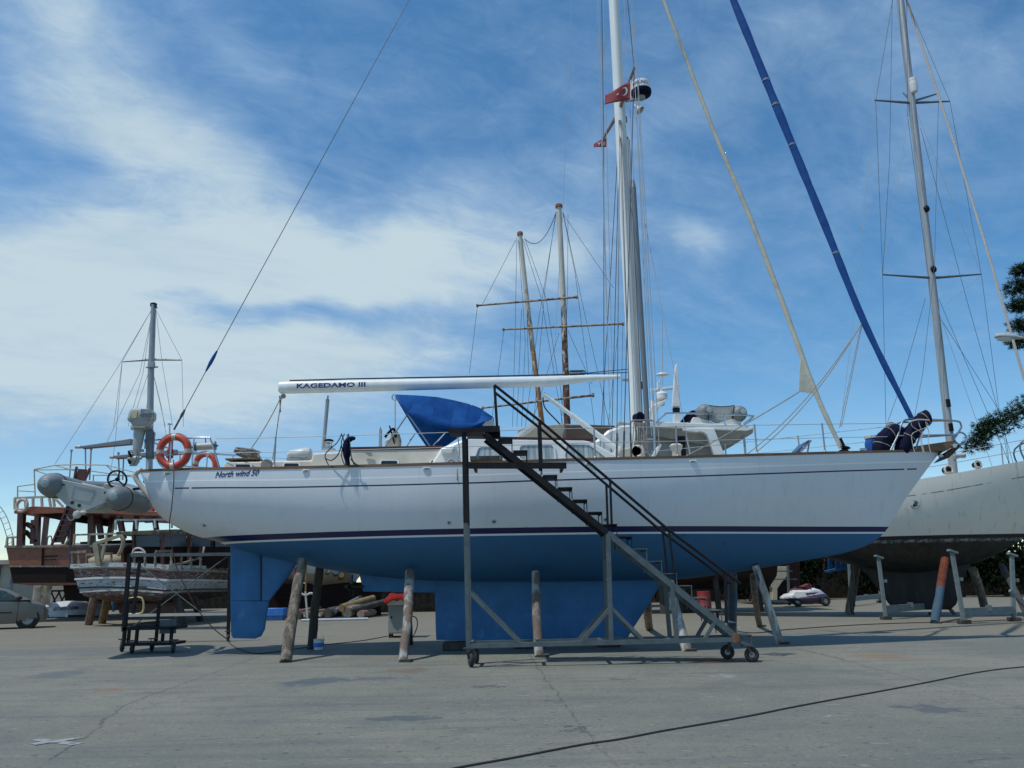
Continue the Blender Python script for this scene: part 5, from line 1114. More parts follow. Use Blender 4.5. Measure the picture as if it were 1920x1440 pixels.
for i, w in enumerate(WR):
    m = MB(); m.tube([P(x, y, 28.2 - .25 * (y > 300)) for x, y in w], .0085, 5); m.build('shroud', 'wire' if i % 3 else 'palewire', ry)
m = MB(); m.tube([P(1690, -40, 28.4), P(1700, 0, 28.4), P(1790, 270, 27.6), P(1850, 465, 27.2), P(1920, 710, 26.6), P(2005, 840, 26.4)], .045, 8); m.build('furled_forestay', 'tape', ry)
for px, dz in ((1880, .72), (1700, .72), (1990, .72)):
    p, x = h2pt(px, 0); m = MB(); m.tube([p, p + Vector((.05, 0, dz))], .02, 8); m.build('stanchion', 'alu', ry)
m = MB()
for dz in (.7, .36): m.tube([H2.W(x, -(H2.B(x) - .1), H2.zs(x) + dz) for x in np.linspace(2, Lr - .6, 14)], .012, 5)
m.build('lifeline', 'palewire', ry)
m = MB()
for sg in (-1, 1): m.tube(smooth_path([H2.W(Lr - 2.6, sg * (H2.B(Lr - 2.6) - .05), H2.zs(Lr - 2.6)), H2.W(Lr - 2.45, sg * (H2.B(Lr - 2.4) - .05), H2.zs(Lr - 2.4) + .72), H2.W(Lr - .1, sg * .2, H2.zs(Lr) + .75), H2.W(Lr + .2, 0, H2.zs(Lr) + .72)], 5), .028, 8)
m.build('pulpit', 'motordark', ry)
for px, r_ in ((1778, .14), (1835, .11)):
    p, x = h2pt(px, 0, inset=.5); m = MB(); m.lathe([(.07, 0), (.07, .1), (r_, .18)], p - Vector((0, 0, .05)), n=14); m.torus(p + Vector((0, -.06, .2)), (.1, -1, .1), r_, .035, 20, 8); m.lathe([(r_, 0), (r_ * .9, .22)], p + Vector((0, -.05, .2)), (0, 1, 0), 16, mi=1); m.build('cowl_vent', ['cream', 'blackp'], ry)
m = MB(); m.lathe([(.07, -.2), (.1, -.16), (.07, 0), (.1, .16), (.06, .2)], P(1799, 855, 28.1), (1, -.3, .1), 14); m.build('mast_winch', 'alu', rm)
# steel cradles, each with two posts and a base beam
def cradle(near_b, near_t, far_b, far_t, Yq, label):
    c = thing('steel_cradle', label, 'boat cradle', G(*near_b), 'grey steel cradles under the cream yacht'); nb = G(*near_b); fb = G(*far_b)
    for b_, tp in ((nb, P(*near_t, nb.y + .15)), (fb, P(*far_t, fb.y + .15))):
        m = MB(); m.beam(b_ + Vector((0, 0, .05)), tp, .10); m.box(tp + Vector((.02, 0, .03)), (.26, .18, .06), Matrix.Rotation(R(20), 3, 'Y')); m.box(b_.lerp(tp, .62) + Vector((.12, 0, 0)), (.14, .03, .1)); m.build('post', 'galv', c)
        m = MB(); m.box(b_ + Vector((.03, .05, .06)), (.30, .26, .11)); m.build('foot', 'darkwood', c, bevel=.01)
    m = MB(); m.beam(nb + Vector((0, 0, .33)), fb + Vector((0, 0, .33)), .12, .22); m.box(nb.lerp(fb, .5) + Vector((0, -.07, .42)), (.18, .03, .16)); m.build('base_beam', 'galv', c)
    for a_, b_ in ((fb, Vector((.9, .3, 0))),):
        m = MB(); m.beam(a_ + Vector((.02, 0, .9)), a_ + b_, .09); m.build('brace', 'galv', c)
MT['galv_old'] = MT['galv']
MT['galv'] = mk('pale_grey_cradle_paint', (.155, .19, .19), .65, (.11, .14, .14), 5, .5, .05, col3=(.10, .06, .04), t3=(.68, .73))
cradle((1661, 1162), (1647, 1046), (1752, 1154), (1752, 1090), 26, 'grey steel cradle with its post nearest to the white yacht bow')
cradle((1808, 1170), (1785, 1036), (1902, 1165), (1897, 1042), 24, 'grey steel cradle further along with a wide base beam and angled pad')
cradle((1596, 1137), (1590, 1034), (1650, 1130), (1650, 1060), 29, 'thin grey steel cradle set behind the leaning grey timber post')
MT['galv'] = MT['galv_old']
G2 = 'timber props under the cream yacht'
prop((1592, 1152), (1611, 1035), 31.0, .15, .15, 'wood', 'stout grey timber prop leaning under the end of the cream yacht', True, .02, G2)
orr = prop((1752, 1169), (1772, 1050), 27.3, .125, .125, mk('orange_blue_flaked', (.03, .085, .15), .85, (.06, .09, .11), 6, .8, .6, 20, stretch=(1, 1, .3), spec=.2), 'timber prop painted blue below and orange above under the cream yacht', True, .01, G2)
m = MB(); b0 = G(1752, 1169); t0 = P(1772, 1050, 27.3); pts = [b0.lerp(t0, u) for u in np.linspace(.52, 1.0, 8)]; m.tube(pts, [.129 + .004 * (i % 2) for i in range(8)], 14); m.build('orange_paint', mk('orange_flaked', (.17, .042, .02), .9, (.10, .035, .022), 6, .8, .6, 20, stretch=(1, 1, .3), col3=(.20, .14, .11), t3=(.62, .68), spec=.2), orr)
prop((1848, 1150), (1824, 1068), 28.6, .13, .15, 'oldwood', 'bare brown timber prop standing inside the second steel cradle', True, .03, G2)
prop((1930, 1160), (1878, 1060), 28.0, .10, .10, 'darkwood', 'thin dark timber prop slanting behind the last grey cradle post', False, .02, G2)

# ================================================================== motor yacht behind the mast
my = thing('motor_yacht', 'white motor yacht behind the tall mast with a broad roof overhang and radar arch', 'motor yacht', (P(1260, 1100, 36).x, 36, 0)); YM = 34.0
def slab(name, pts, Yn, Yf, mat, par, bevel=.03):
    m = MB(); m.prism([P(x, y, Yn) for x, y in pts], (0, Yf - Yn, 0)); return m.build(name, mat, par, bevel=bevel)
slab('roof', [(1190, 792), (1230, 790), (1380, 796), (1413, 800), (1414, 804), (1400, 808), (1200, 800)], YM, YM + 4.2, 'white', my)
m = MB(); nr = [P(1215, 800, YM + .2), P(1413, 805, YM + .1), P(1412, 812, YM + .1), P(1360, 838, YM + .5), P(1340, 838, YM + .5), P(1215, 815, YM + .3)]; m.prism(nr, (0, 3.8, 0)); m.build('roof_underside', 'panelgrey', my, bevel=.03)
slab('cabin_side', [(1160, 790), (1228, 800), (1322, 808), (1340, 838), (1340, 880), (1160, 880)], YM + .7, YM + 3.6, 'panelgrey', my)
slab('roof_strut', [(1308, 802), (1339, 803), (1362, 860), (1360, 900), (1345, 900), (1342, 858), (1326, 816), (1320, 811), (1310, 809)], YM - .1, YM + .25, 'white', my)
slab('roof_beam', [(1279, 804), (1312, 802), (1314, 808), (1308, 811), (1282, 808)], YM - .1, YM + .3, 'white', my)
for x0, x1 in ((1268, 1273), (1274, 1283)): slab('door_post', [(x0, 800), (x1, 800), (x1 + 4, 860), (x0 + 3, 860)], YM + .3, YM + .5, 'blackp', my, 0)
m = MB(); m.tube([P(1395, 818, YM + .2), P(1398, 856, YM + .2)], .05, 8); m.build('aft_pole', 'alu', my)
slab('windscreen_cover', [(1060, 798), (1100, 796), (1154, 798), (1140, 812), (1118, 840), (1060, 840)], YM + 1.2, YM + 3.5, 'cabinbrown', my)
m = MB(); 
rings = []
for x, y, w, h in ((1166, 812, 1.2, .2), (1175, 795, 1.3, .5), (1184, 792, 1.3, .7), (1200, 800, 1.3, .8)): pass
slab('foredeck_fairing', [(1112, 830), (1140, 806), (1166, 797), (1200, 795), (1200, 870), (1090, 870)], YM - .2, YM + 3.2, 'white', my, .12)
slab('radar_arch', [(1215, 775), (1222, 760), (1250, 748), (1247, 753), (1232, 768), (1226, 792), (1212, 792)], YM + .6, YM + 3.4, 'white', my)
m = MB(); c = P(1240, 741, YM + 1.6); m.lathe([(.2, -.2), (.28, -.16), (.28, .05), (.2, .14), (.12, .16), (.12, .3)], c, n=18); m.lathe([(.34, -.3), (.34, -.1), (.2, -.05)], P(1232, 748, YM + 2.0), n=16); m.build('radar_base', 'white', my)
m = MB(); m.beam(P(1217, 733, YM + 1.6), P(1263, 727, YM + 1.6), .2, .12); m.build('radar_bar', 'white', my, bevel=.03)
m = MB(); c = P(1242, 702, YM + 1.8); m.lathe([(.05, -.06), (.3, -.03), (.26, .03), (.05, .07)], c, n=20); m.tube([c, P(1243, 735, YM + 1.8)], .02, 6); m.tube([P(1234, 716, YM + 1.5), P(1234, 730, YM + 1.5)], .05, 8); m.tube([P(1237, 712, YM + 1.5), P(1237, 720, YM + 1.5)], .04, 8); m.build('satellite_antenna', 'white', my)
m = MB(); m.tube([P(1241, 600, YM + 1.7), P(1242, 705, YM + 1.7)], .025, 6); m.build('whip_antenna', 'tape', my)
m = MB(); m.prism([P(1261, 762, YM + .4), P(1266, 690, YM + .4), P(1268, 682, YM + .4), P(1271, 684, YM + .4), P(1276, 762, YM + .4)], (0, .25, 0)); m.prism([P(1263, 775, YM + .45), P(1262, 764, YM + .45), P(1275, 764, YM + .45), P(1275, 775, YM + .45)], (0, .2, 0), mi=1); m.prism([P(1264, 792, YM + .4), P(1264, 775, YM + .4), P(1276, 775, YM + .4), P(1276, 792, YM + .4)], (0, .3, 0)); m.build('folding_crane', ['white', 'blackp'], my, bevel=.02)
m = MB(); m.tube(smooth_path([P(1230, 792, YM), P(1246, 778, YM), P(1252, 775, YM), P(1300, 775, YM), P(1402, 779, YM), P(1411, 782, YM), P(1395, 795, YM)], 4), .04, 8); m.tube([P(1359, 779, YM), P(1359, 795, YM)], .03, 6); m.build('roof_rail', 'steel', my)
hm = MB(); rings = []
for X_, w, zt_, zb_ in ((P(1010, 900, 36).x, .3, 4.4, 3.6), (P(1060, 900, 36).x, 1.4, 4.2, 1.9), (P(1200, 900, 36).x, 2.1, 3.9, 1.0), (P(1420, 900, 36).x, 2.1, 3.7, .9)):
    rings.append([Vector((X_, 36 + w * s_ * k1, zb_ + (zt_ - zb_) * k2)) for s_, k1, k2 in ((-1, 1, 1), (-1, .95, .5), (-1, .7, .2), (-1, .05, 0), (1, .05, 0), (1, .7, .2), (1, .95, .5), (1, 1, 1))])
hm.loft(rings, mi=0); hm.build('hull', mk('dark_red_brown_hull', (.035, .018, .015), .6, (.05, .03, .025), 2, .5), my)
for px in (1230, 1330, 1405):
    m = MB(); x = P(px, 1100, 36).x; m.beam((x, 34.6, 0), (x, 34.9, 1.6), .2); m.build('support_post', 'darkwood', my)
rb = thing('inflatable_dinghy', 'grey inflatable dinghy lashed crosswise on the roof of the motor yacht', 'dinghy', P(1345, 795, YM + .5)); Yd = YM + .3
m = MB(); c1, c2 = P(1322, 772, Yd), P(1386, 775, Yd)
for c in (c1, c2):
    m.lathe([(.12, -.30), (.22, -.26), (.32, -.12), (.36, .05), (.36, .4), (.36, 1.6), (.30, 2.2)], c, (0, 1, 0), 20)
m.build('tube', 'grpgrey', rb, ang=70)
for c in (c1 + Vector((.12, -.1, 0)), c2 + Vector((.1, -.1, 0))):
    m = MB(); m.lathe([(.13, -.24), (.12, -.27), (.001, -.28)], c - Vector((0, -.0, 0)), (-.0, 1, 0), 16); m.build('cone_cap', 'palecone', rb)
m = MB(); m.prism([P(1324, 759, Yd + .1), P(1352, 762, Yd + .1), P(1377, 760, Yd + .1), P(1379, 786, Yd + .1), P(1355, 792, Yd + .1), P(1342, 793, Yd + .1), P(1328, 786, Yd + .1)], (0, .1, 0)); m.build('transom', 'dinghyhull', rb, bevel=.02)
m = MB(); m.tube(sag(P(1322, 758, Yd - .05), P(1377, 760, Yd - .05), .08), .02, 6); m.tube(smooth_path([P(1325, 760, Yd - .1), P(1328, 775, Yd - .3), P(1329, 790, Yd - .1)], 4), .02, 6); m.tube(smooth_path([P(1377, 760, Yd - .1), P(1374, 775, Yd - .2), P(1374, 786, Yd)], 4), .02, 6); m.build('lashing', 'darkrope', rb)
m = MB(); m.prism([P(1296, 795, Yd), P(1300, 782, Yd), P(1318, 784, Yd), P(1340, 794, Yd)], (0, 1.6, 0)); m.prism([P(1342, 795, Yd), P(1376, 785, Yd), P(1389, 788, Yd), P(1390, 797, Yd)], (0, 1.6, 0)); m.build('chock', 'white', rb, bevel=.02)
m = MB(); m.prism([P(1277, 792, Yd + .3), P(1292, 772, Yd + .3), P(1300, 768, Yd + .3), P(1308, 772, Yd + .3), P(1300, 782, Yd + .3), P(1285, 792, Yd + .3)], (0, 1.2, 0)); m.build('bow_cover', 'navy', rb, bevel=.05)

# ================================================================== old two-masted boat with rusty masts
om_ = thing('two_masted_boat', 'old two-masted boat with rust streaked masts and yards behind the white yacht', 'sailing boat', (P(1020, 1100, 44).x, 44, 0)); YR = 43.0
def rust_mast(zm, pale):
    m = bpy.data.materials.new('rust_streaked_mast'); m.use_nodes = True; m.node_tree.nodes.clear(); t = NT(m.node_tree)
    oc = t.n('ShaderNodeTexCoord').outputs['Object']; z = t.n('ShaderNodeSeparateXYZ', {0: oc}).outputs[2]
    n1 = t.noise(t.scale(oc, (3, 3, .8)), 2.2, 8, .7); n2 = t.noise(t.scale(oc, (4, 4, 1.2)), 3.5, 8, .75)
    k = t.m('ADD', t.m('MULTIPLY', t.m('SUBTRACT', z, zm), -.13), t.m('MULTIPLY', t.m('SUBTRACT', n1, .5), 3.2))
    rust = t.mix(t.step(n2, .42, .58), (.36, .19, .075) if pale else (.19, .075, .035), (.26, .12, .045) if pale else (.055, .024, .017))
    c = t.mix(t.step(k, -.12, .12), t.mix(n1, (.55, .54, .49), (.46, .44, .38)), rust)
    c = t.mix(t.m('MULTIPLY', t.step(n2, .60, .64), t.step(k, -.9, -.2)), c, (.07, .045, .03))
    b = t.n('ShaderNodeBsdfPrincipled', {'Base Color': c, 'Roughness': .8}); t.n('ShaderNodeOutputMaterial', {'Surface': b.outputs[0]}); return m
for (x0, y0), (x1, y1), (xm, ym), r0, nm in (((975, 440), (1017, 800), (991, 590), .135, 'foremast'), ((1048, 388), (1064, 800), (1056, 560), .165, 'mainmast')):
    m = MB(); a, b, c = P(x0, y0, YR), P(x1, y1, YR), P(xm, ym, YR)
    m.tube([a, c, b, b + (b - c).normalized() * 4], [r0 * .9, r0, r0 * 1.1, r0 * 1.1], 14, mi=0); m.lathe([(r0 * 1.25, -.05), (r0 * 1.3, .1), (r0 * 1.1, .16)], a, n=14, mi=1); m.build('mast', [rust_mast(P(xm, ym + (40 if nm == 'foremast' else 60), YR).z, nm == 'foremast'), 'rustmast'], om_)
for (x0, y0), (x1, y1), nm in (((895, 573), (1081, 557), 0), ((944, 618), (1168, 607), 0), ((905, 765), (1112, 741), 0)):
    m = MB(); a, b = P(x0, y0, YR - .3), P(x1, y1, YR - .3); m.tube([a, b], [.05, .07], 10); m.lathe([(.1, -.06), (.1, .06)], a, b - a, 8); m.lathe([(.12, -.06), (.12, .06)], b, b - a, 8); m.build('yard', bpy.data.materials.get('rusty_yard') or mk('rusty_yard', (.36, .33, .28), .8, (.26, .22, .17), 3, .6, .2, 20, col3=(.09, .055, .035), t3=(.52, .58)), om_)
RW = [((969, 445), (966, 620), (961, 800)), ((972, 450), (985, 640), (978, 800)), ((980, 448), (1015, 560), (1056, 800)), ((985, 450), (1024, 560), (1048, 720)), ((1042, 400), (1022, 540), (1000, 800)), ((1043, 400), (1010, 600), (985, 800)), ((1055, 398), (1078, 510), (1115, 800)), ((1056, 398), (1090, 560), (1150, 830)),
      ((1055, 400), (1150, 540)), ((967, 450), (905, 570)), ((1065, 620), (1110, 720)), ((1048, 625), (1020, 720), (995, 800)), ((978, 580), (969, 800)), ((988, 600), (992, 720)), ((1065, 400), (1064, 560), (1052, 800)), ((1050, 720), (1056, 780)), ((945, 620), (920, 800)), ((895, 575), (880, 700)), ((1160, 610), (1140, 800)), ((1168, 610), (1164, 800))]
for w in RW:
    m = MB(); m.tube([P(x, y, YR - .1) for x, y in w], .013, 5); m.build('shroud', 'wire', om_)
m = MB(); m.tube(sag(P(983, 447, YR), P(1043, 397, YR), 1.0), .02, 5); m.tube(smooth_path([P(1018, 745, YR - 1), P(1022, 765, YR - 1), P(1045, 790, YR - 1), P(1063, 810, YR - 1), P(1078, 812, YR - 1), P(1090, 800, YR - 1)], 5), .04, 6); m.build('slack_line', 'darkrope', om_)
slab('deckhouse', [(962, 830), (972, 806), (985, 800), (1058, 795), (1060, 810), (1062, 860), (962, 860)], YR - 2.5, YR + 2, 'cabincream', om_)
m = MB(); m.tube([P(1060, 796, YR - 2.6), P(1128, 798, YR - 2.6), P(1160, 812, YR - 2.6)], .03, 6); m.build('awning_rail', 'tape', om_)
m = MB(); rings = []
for px, w, zt_, zb_ in ((880, .2, 4.6, 3.6), (940, 1.6, 4.3, 1.4), (1050, 2.3, 4.1, .9), (1180, 2.0, 4.2, 1.2), (1240, .4, 4.6, 3.0)):
    X_ = P(px, 900, 44).x; rings.append([Vector((X_, 44 + w * s_ * k1, zb_ + (zt_ - zb_) * k2)) for s_, k1, k2 in ((-1, 1, 1), (-1, .95, .5), (-1, .7, .2), (-1, .05, 0), (1, .05, 0), (1, .7, .2), (1, .95, .5), (1, 1, 1))])
m.loft(rings); m.build('hull', 'tourdark', om_)
m = MB(); x = P(1040, 1100, 44).x; m.box((x, 44, .55), (6, .4, 1.1)); m.build('keel', 'tourdark', om_)

# ================================================================== brown tour boat with an upper deck
YT = 37.0
tb_ = thing('tour_boat', 'varnished brown wooden tour boat with a cream railed upper deck on posts', 'excursion boat', (P(110, 1120, YT).x, YT, 0))
def tp(x, y, d=0): return P(x, y, YT + d)
# hull: transom at the left, side running off to the right behind
m = MB(); rings = []
tl, tr_ = (13, 150), None
def hring(dy, off, pts, mi=0): return [tp(x + off[0], y + off[1], dy) for x, y in pts]
stern = [(11, 1026), (18, 1060), (19, 1072), (24, 1094), (60, 1098), (150, 1097), (170, 1094), (172, 1070), (172, 1024)]
m.loft([hring(0, (0, 0), stern), hring(3, (35, -2), stern), hring(9, (130, -8), [(x * 1.02, y) for x, y in stern]), hring(14, (250, -14), [(80 + x * .2, y) for x, y in stern])]); hl = m.build('hull', 'tourwood', tb_, bevel=.02)
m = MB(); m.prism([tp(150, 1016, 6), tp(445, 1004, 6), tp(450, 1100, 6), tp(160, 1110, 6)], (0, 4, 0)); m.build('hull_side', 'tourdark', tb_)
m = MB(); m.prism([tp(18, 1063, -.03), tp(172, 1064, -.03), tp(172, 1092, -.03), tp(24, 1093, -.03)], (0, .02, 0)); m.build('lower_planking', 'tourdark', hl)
m = MB(); m.beam(tp(10, 1025, -.06), tp(175, 1024, -.06), .12, .10); m.beam(tp(18, 1062, -.06), tp(174, 1062, -.06), .08, .06); m.build('rubbing_strake', 'oldwood', hl)
m = MB(); q = [(80, 1044), (104, 1043), (104, 1050), (80, 1050)]; m.beam(tp(78, 1044, -.05), tp(106, 1042, -.05), .05); m.beam(tp(80, 1050, -.05), tp(104, 1049, -.05), .03); m.beam(tp(80, 1028, -.05), tp(79, 1060, -.05), .05); m.build('stern_steps', 'tourdark', hl)
m = MB(); m.prism([tp(118, 1096, 1), tp(170, 1096, 1), tp(170, 1128, 1), tp(122, 1126, 1)], (0, 8, 0)); m.build('keel', 'tourdark', tb_)
m = MB()                                                # lower deck rail
for a, b in (((14, 1008), (36, 1007)), ((36, 1007), (40, 1024)), ((14, 1008), (12, 1024)), ((24, 1008), (24, 1024)), ((138, 1003), (235, 1000)), ((140, 1004), (138, 1024)), ((168, 1004), (166, 1022)), ((200, 1002), (199, 1022)), ((130, 1010), (120, 1024))): m.beam(tp(*a), tp(*b), .08)
m.build('deck_rail', 'tourrail', tb_)
m = MB(); m.prism([tp(26, 957, -.1), tp(60, 949, -.1), tp(130, 951, -.1), tp(330, 961, -.1), tp(330, 969, -.1), tp(160, 962, -.1), tp(120, 962, -.1), tp(60, 964, -.1), tp(26, 963, -.1)], (0, 6, 0)); ud = m.build('upper_deck', 'tourwood', tb_, bevel=.02)
m = MB(); m.prism([tp(60, 952, .2), tp(118, 953, .2), tp(122, 968, .2), tp(110, 975, .2), tp(64, 963, .2)], (0, 5, 0)); m.build('deck_fascia', 'tourdark', ud)
m = MB(); zz_ = []
for a, b in (((28, 934), (100, 931)), ((100, 931), (118, 950)), ((28, 934), (28, 955)), ((48, 932), (48, 951)), ((62, 932), (62, 950)), ((78, 932), (79, 950)), ((92, 931), (95, 950)), ((100, 932), (102, 950)), ((124, 940), (135, 950)), ((122, 941), (150, 941))): m.beam(tp(*a, .1), tp(*b, .1), .09)
for a, b in (((290, 953), (340, 953)), ((300, 953), (300, 962)), ((316, 953), (316, 963))): m.beam(tp(*a, 1), tp(*b, 1), .07)
m.build('upper_rail', 'tourrail', ud)
for x0, y0, x1, y1, w, d in ((41, 962, 39, 1024, .26, 0), (71, 962, 69, 1024, .22, 2), (88, 966, 82, 1022, .2, 4), (62, 975, 60, 1020, .16, 5), (135, 966, 133, 1022, .24, .2), (172, 965, 172, 1022, .26, .4), (184, 966, 190, 1010, .22, 2), (212, 968, 205, 1010, .22, 3), (224, 970, 232, 1010, .22, 1), (256, 970, 252, 1010, .2, 2), (290, 972, 296, 1010, .2, 2)):
    m = MB(); m.beam(tp(x0, y0, d), tp(x1, y1, d), w); m.build('deck_post', 'mahog', tb_)
m = MB(); m.beam(tp(48, 996, .3), tp(66, 1016, .3), .16); m.beam(tp(50, 982, .2), tp(62, 990, .2), .18); m.beam(tp(62, 990, .2), tp(61, 1018, .2), .16); m.build('post_brace', 'mahog', tb_)
ld = MB()
for xa_, ya_, xb2, yb2 in ((131, 938, 97, 1022), (148, 944, 117, 1020)): ld.beam(tp(xa_, ya_, -.4), tp(xb2, yb2, -.4), .09)
for i in range(8):
    k = .06 + i * .125; ld.beam(tp(131 + (97 - 131) * k, 938 + 84 * k, -.4), tp(148 + (117 - 148) * k, 944 + 76 * k, -.4), .2, .05)
ld.prism([tp(128, 947, -.36), tp(146, 951, -.36), tp(118, 1018, -.36), tp(100, 1016, -.36)], (0, .03, 0)); ld.build('stairs', 'mahog', tb_)
m = MB()
for a, b in (((144, 875), (139, 900)), ((169, 878), (158, 902)), ((139, 900), (158, 902))): m.beam(tp(*a, .2), tp(*b, .2), .09)
m.prism([tp(147, 879, .2), tp(162, 880, .2), tp(156, 902, .2), tp(141, 898, .2)], (0, .1, 0)); m.build('stair_hatch', 'mahog', ud)
m = MB()
for a, b in (((64, 880), (105, 872)), ((105, 872), (150, 871)), ((150, 871), (200, 872)), ((200, 872), (262, 888)), ((64, 881), (150, 880)), ((105, 873), (152, 886)), ((150, 880), (260, 896)), ((64, 881), (66, 934)), ((66, 882), (90, 890)), ((174, 891), (260, 891)), ((218, 890), (230, 892)), ((175, 892), (175, 905)), ((200, 873), (222, 892)), ((33, 912), (64, 908)), ((33, 912), (33, 935)), ((33, 920), (66, 922))): m.tube([tp(*a, 1), tp(*b, 1)], .028, 6)
m.build('awning_frame', 'tourrail', ud)
m = MB()
for x0, y0, x1, y1 in ((134, 845, 130, 900), (160, 840, 161, 902), (171, 842, 168, 900), (222, 850, 224, 900), (232, 855, 230, 900)): m.tube([tp(x0, y0, 2), tp(x1, y1, 2)], .035, 6); m.lathe([(.06, -.05), (.06, .05)], tp(x0, y0, 2), n=8)
m.build('flag_pole', 'alu', ud)
m = MB(); m.tube([tp(288, 572, 3), tp(283, 700, 3), tp(278, 980, 3)], [.13, .16, .17], 14); tm = m.build('mast', 'alu', tb_)
m = MB(); c = tp(288, 572, 3); m.box(c, (.28, .2, .2)); m.prism([tp(284, 576, 2.9), tp(287, 566, 2.9), tp(293, 576, 2.9)], (0, .2, 0)); m.build('masthead', 'blackp', tm)
m = MB(); m.tube([tp(229, 678, 2.8), tp(283, 674, 3)], [.04, .07], 8); m.tube([tp(284, 674, 3), tp(341, 675, 3.2)], [.07, .04], 8); m.beam(tp(274, 689, 2.9), tp(296, 688, 2.9), .1, .06); m.box(tp(284, 684, 2.8), (.3, .2, .3)); m.build('spreader', 'alu', tm)
for w in (((286, 578), (229, 678), (213, 800)), ((291, 578), (341, 675), (344, 800)), ((286, 578), (220, 690), (103, 870)), ((287, 578), (262, 700), (200, 830)), ((292, 578), (304, 680), (324, 800)), ((286, 580), (268, 700), (240, 800)), ((281, 690), (258, 760), (250, 860)), ((285, 690), (302, 760), (314, 830)), ((283, 690), (272, 790)), ((285, 690), (310, 800)), ((229, 680), (216, 830), (205, 900))):
    m = MB(); m.tube([tp(x, y, 2.9) for x, y in w], .012, 5); m.build('shroud', 'palewire', tm)
m = MB(); m.prism([tp(152, 836, 1.5), tp(245, 822, 1.5), tp(245, 833, 1.5), tp(153, 841, 1.5)], (0, .3, 0)); m.tube([tp(141, 838, 1.65), tp(153, 838, 1.65)], .09, 8, mi=1); m.build('furled_boom', ['grpgrey', 'tape'], tb_, bevel=.03)
m = MB(); m.prism([tp(214, 854, 1.5), tp(330, 842, 1.5), tp(330, 852, 1.5), tp(215, 860, 1.5)], (0, .3, 0)); m.tube([tp(206, 857, 1.65), tp(215, 857, 1.65)], .09, 8, mi=1); m.build('furled_boom', ['grpgrey', 'tape'], tb_, bevel=.03)
m = MB(); m.tube(smooth_path([tp(133, 970, -.2), tp(131, 1000, -.3), tp(130, 1040, -.2), tp(132, 1060, -.2)], 4), .035, 6); m.tube(smooth_path([tp(88, 1022, -.1), tp(90, 1008, -.1), tp(96, 1006, -.1), tp(98, 1022, -.1)], 4), .03, 6); m.build('hose_and_handles', 'motordark', tb_)
for (x, y), d, ax, col, lb in (((41, 948), -.3, (.2, 1, 0), 'faded', 'faded pink and white lifebuoy hung on the tour boat upper rail'), ((287, 955), .8, (1, .35, 0), 'orange', 'red lifebuoy seen edge on at the end of the tour boat upper deck'), ((306, 960), .9, (1, .3, 0), 'orange', 'second red lifebuoy tucked under the yacht stern on the tour boat deck')):
    c = tp(x, y, d); l_ = thing('lifebuoy', lb, 'lifebuoy', c - Vector((0, 0, .4)), 'lifebuoys on the tour boat'); m = MB(); m.torus(c, ax, .27, .075, 28, 8); m.build('ring', mk('faded_pink_lifebuoy', (.50, .30, .24), .6, (.55, .5, .42), 2, .6) if col == 'faded' else 'orange', l_)
    m = MB()
    for k in range(4):
        A = Vector(ax).normalized(); a = A.cross(Vector((0, 0, 1))).normalized(); d_ = a * math.cos(R(45 + 90 * k)) + Vector((0, 0, 1)) * math.sin(R(45 + 90 * k)); m.torus(c + d_ * .27, A.cross(d_), .08, .012, 12, 6)
    m.build('rope_band', 'tape', l_)
# props and clutter below it
G3 = 'posts under the brown tour boat'
for (b, t_, lb) in (((84, 1151), (90, 1094), 'pale post under the brown tour boat standing nearest its keel'), ((66, 1152), (72, 1094), 'second pale post under the brown tour boat beside the parked car')):
    prop(b, t_, 41.5, .2, .2, 'palemast', lb, False, .02, G3)

# ================================================================== weathered small boat in front of it
wb = thing('weathered_boat', 'weathered small wooden boat with flaking white and red stern and old railing', 'wooden boat', (P(235, 1170, 31.5).x, 31.5, 0)); YW = 31.0
def wp(x, y, d=0): return P(x, y, YW + d)
# transom (near, wide) then the side running away to the right
L_ = [(135, 1062), (137, 1068), (142, 1086), (146, 1100), (151, 1112), (160, 1119)]; R_ = [(319, 1064), (318, 1071), (315, 1088), (311, 1105), (307, 1113), (300, 1118)]
sideR = [(470, 1070), (470, 1078), (468, 1092), (462, 1104), (452, 1110), (440, 1113)]
def cam_px(v): return ppx(v), pyy(v)
cols = ['flakewhite', 'flakered', 'flakewhite', 'flakewhite', 'flakered']
ms_ = MB()
def wrow(i):
    r = []
    for j in range(11):
        u = j / 10; x = L_[i][0] + (R_[i][0] - L_[i][0]) * u; y = L_[i][1] + (R_[i][1] - L_[i][1]) * u
        r.append(wp(x, y - 4 * math.sin(math.pi * u), .9 * (1 - u) - .2 * math.sin(math.pi * u)))
    for j in range(1, 9):
        u = j / 8; x = R_[i][0] + (sideR[i][0] - R_[i][0]) * u; y = R_[i][1] + (sideR[i][1] - R_[i][1]) * u - 2 * math.sin(math.pi * u)
        r.append(wp(x, y, 7.5 * u))
    return r
rows = [wrow(i) for i in range(6)]; base = rows[-1]
kl = [p * 1 for p in base]
far_side = [wp(150 + 20 * u, 1066, .9 + 7.0 * u) for u in np.linspace(0, 1, 4)]
mats_ = []
for i in range(5):
    ms_.grid([rows[i], rows[i + 1]], mi=i)
under = [Vector((p.x * .0 + (p.x + wp(300, 1110, 4).x) / 2, (p.y + YW + 3.5) / 2, p.z - .28)) for p in base]
ms_.grid([base, under], mi=4)
ms_.add([rows[0][0], rows[0][10], rows[0][-1], wp(330, 1062, 8.2)], [(0, 1, 2, 3)], mi=0)
ms_.add([under[0], under[10], under[-1], wp(330, 1112, 8)], [(0, 1, 2, 3)], mi=4)
ms_.add([rows[i][0] for i in range(6)] + [wp(330, 1062, 8.2), wp(330, 1112, 8)], [(0, 1, 2, 3, 4, 5, 7, 6)], mi=4)
wh = ms_.build('hull', cols, wb, ang=30)
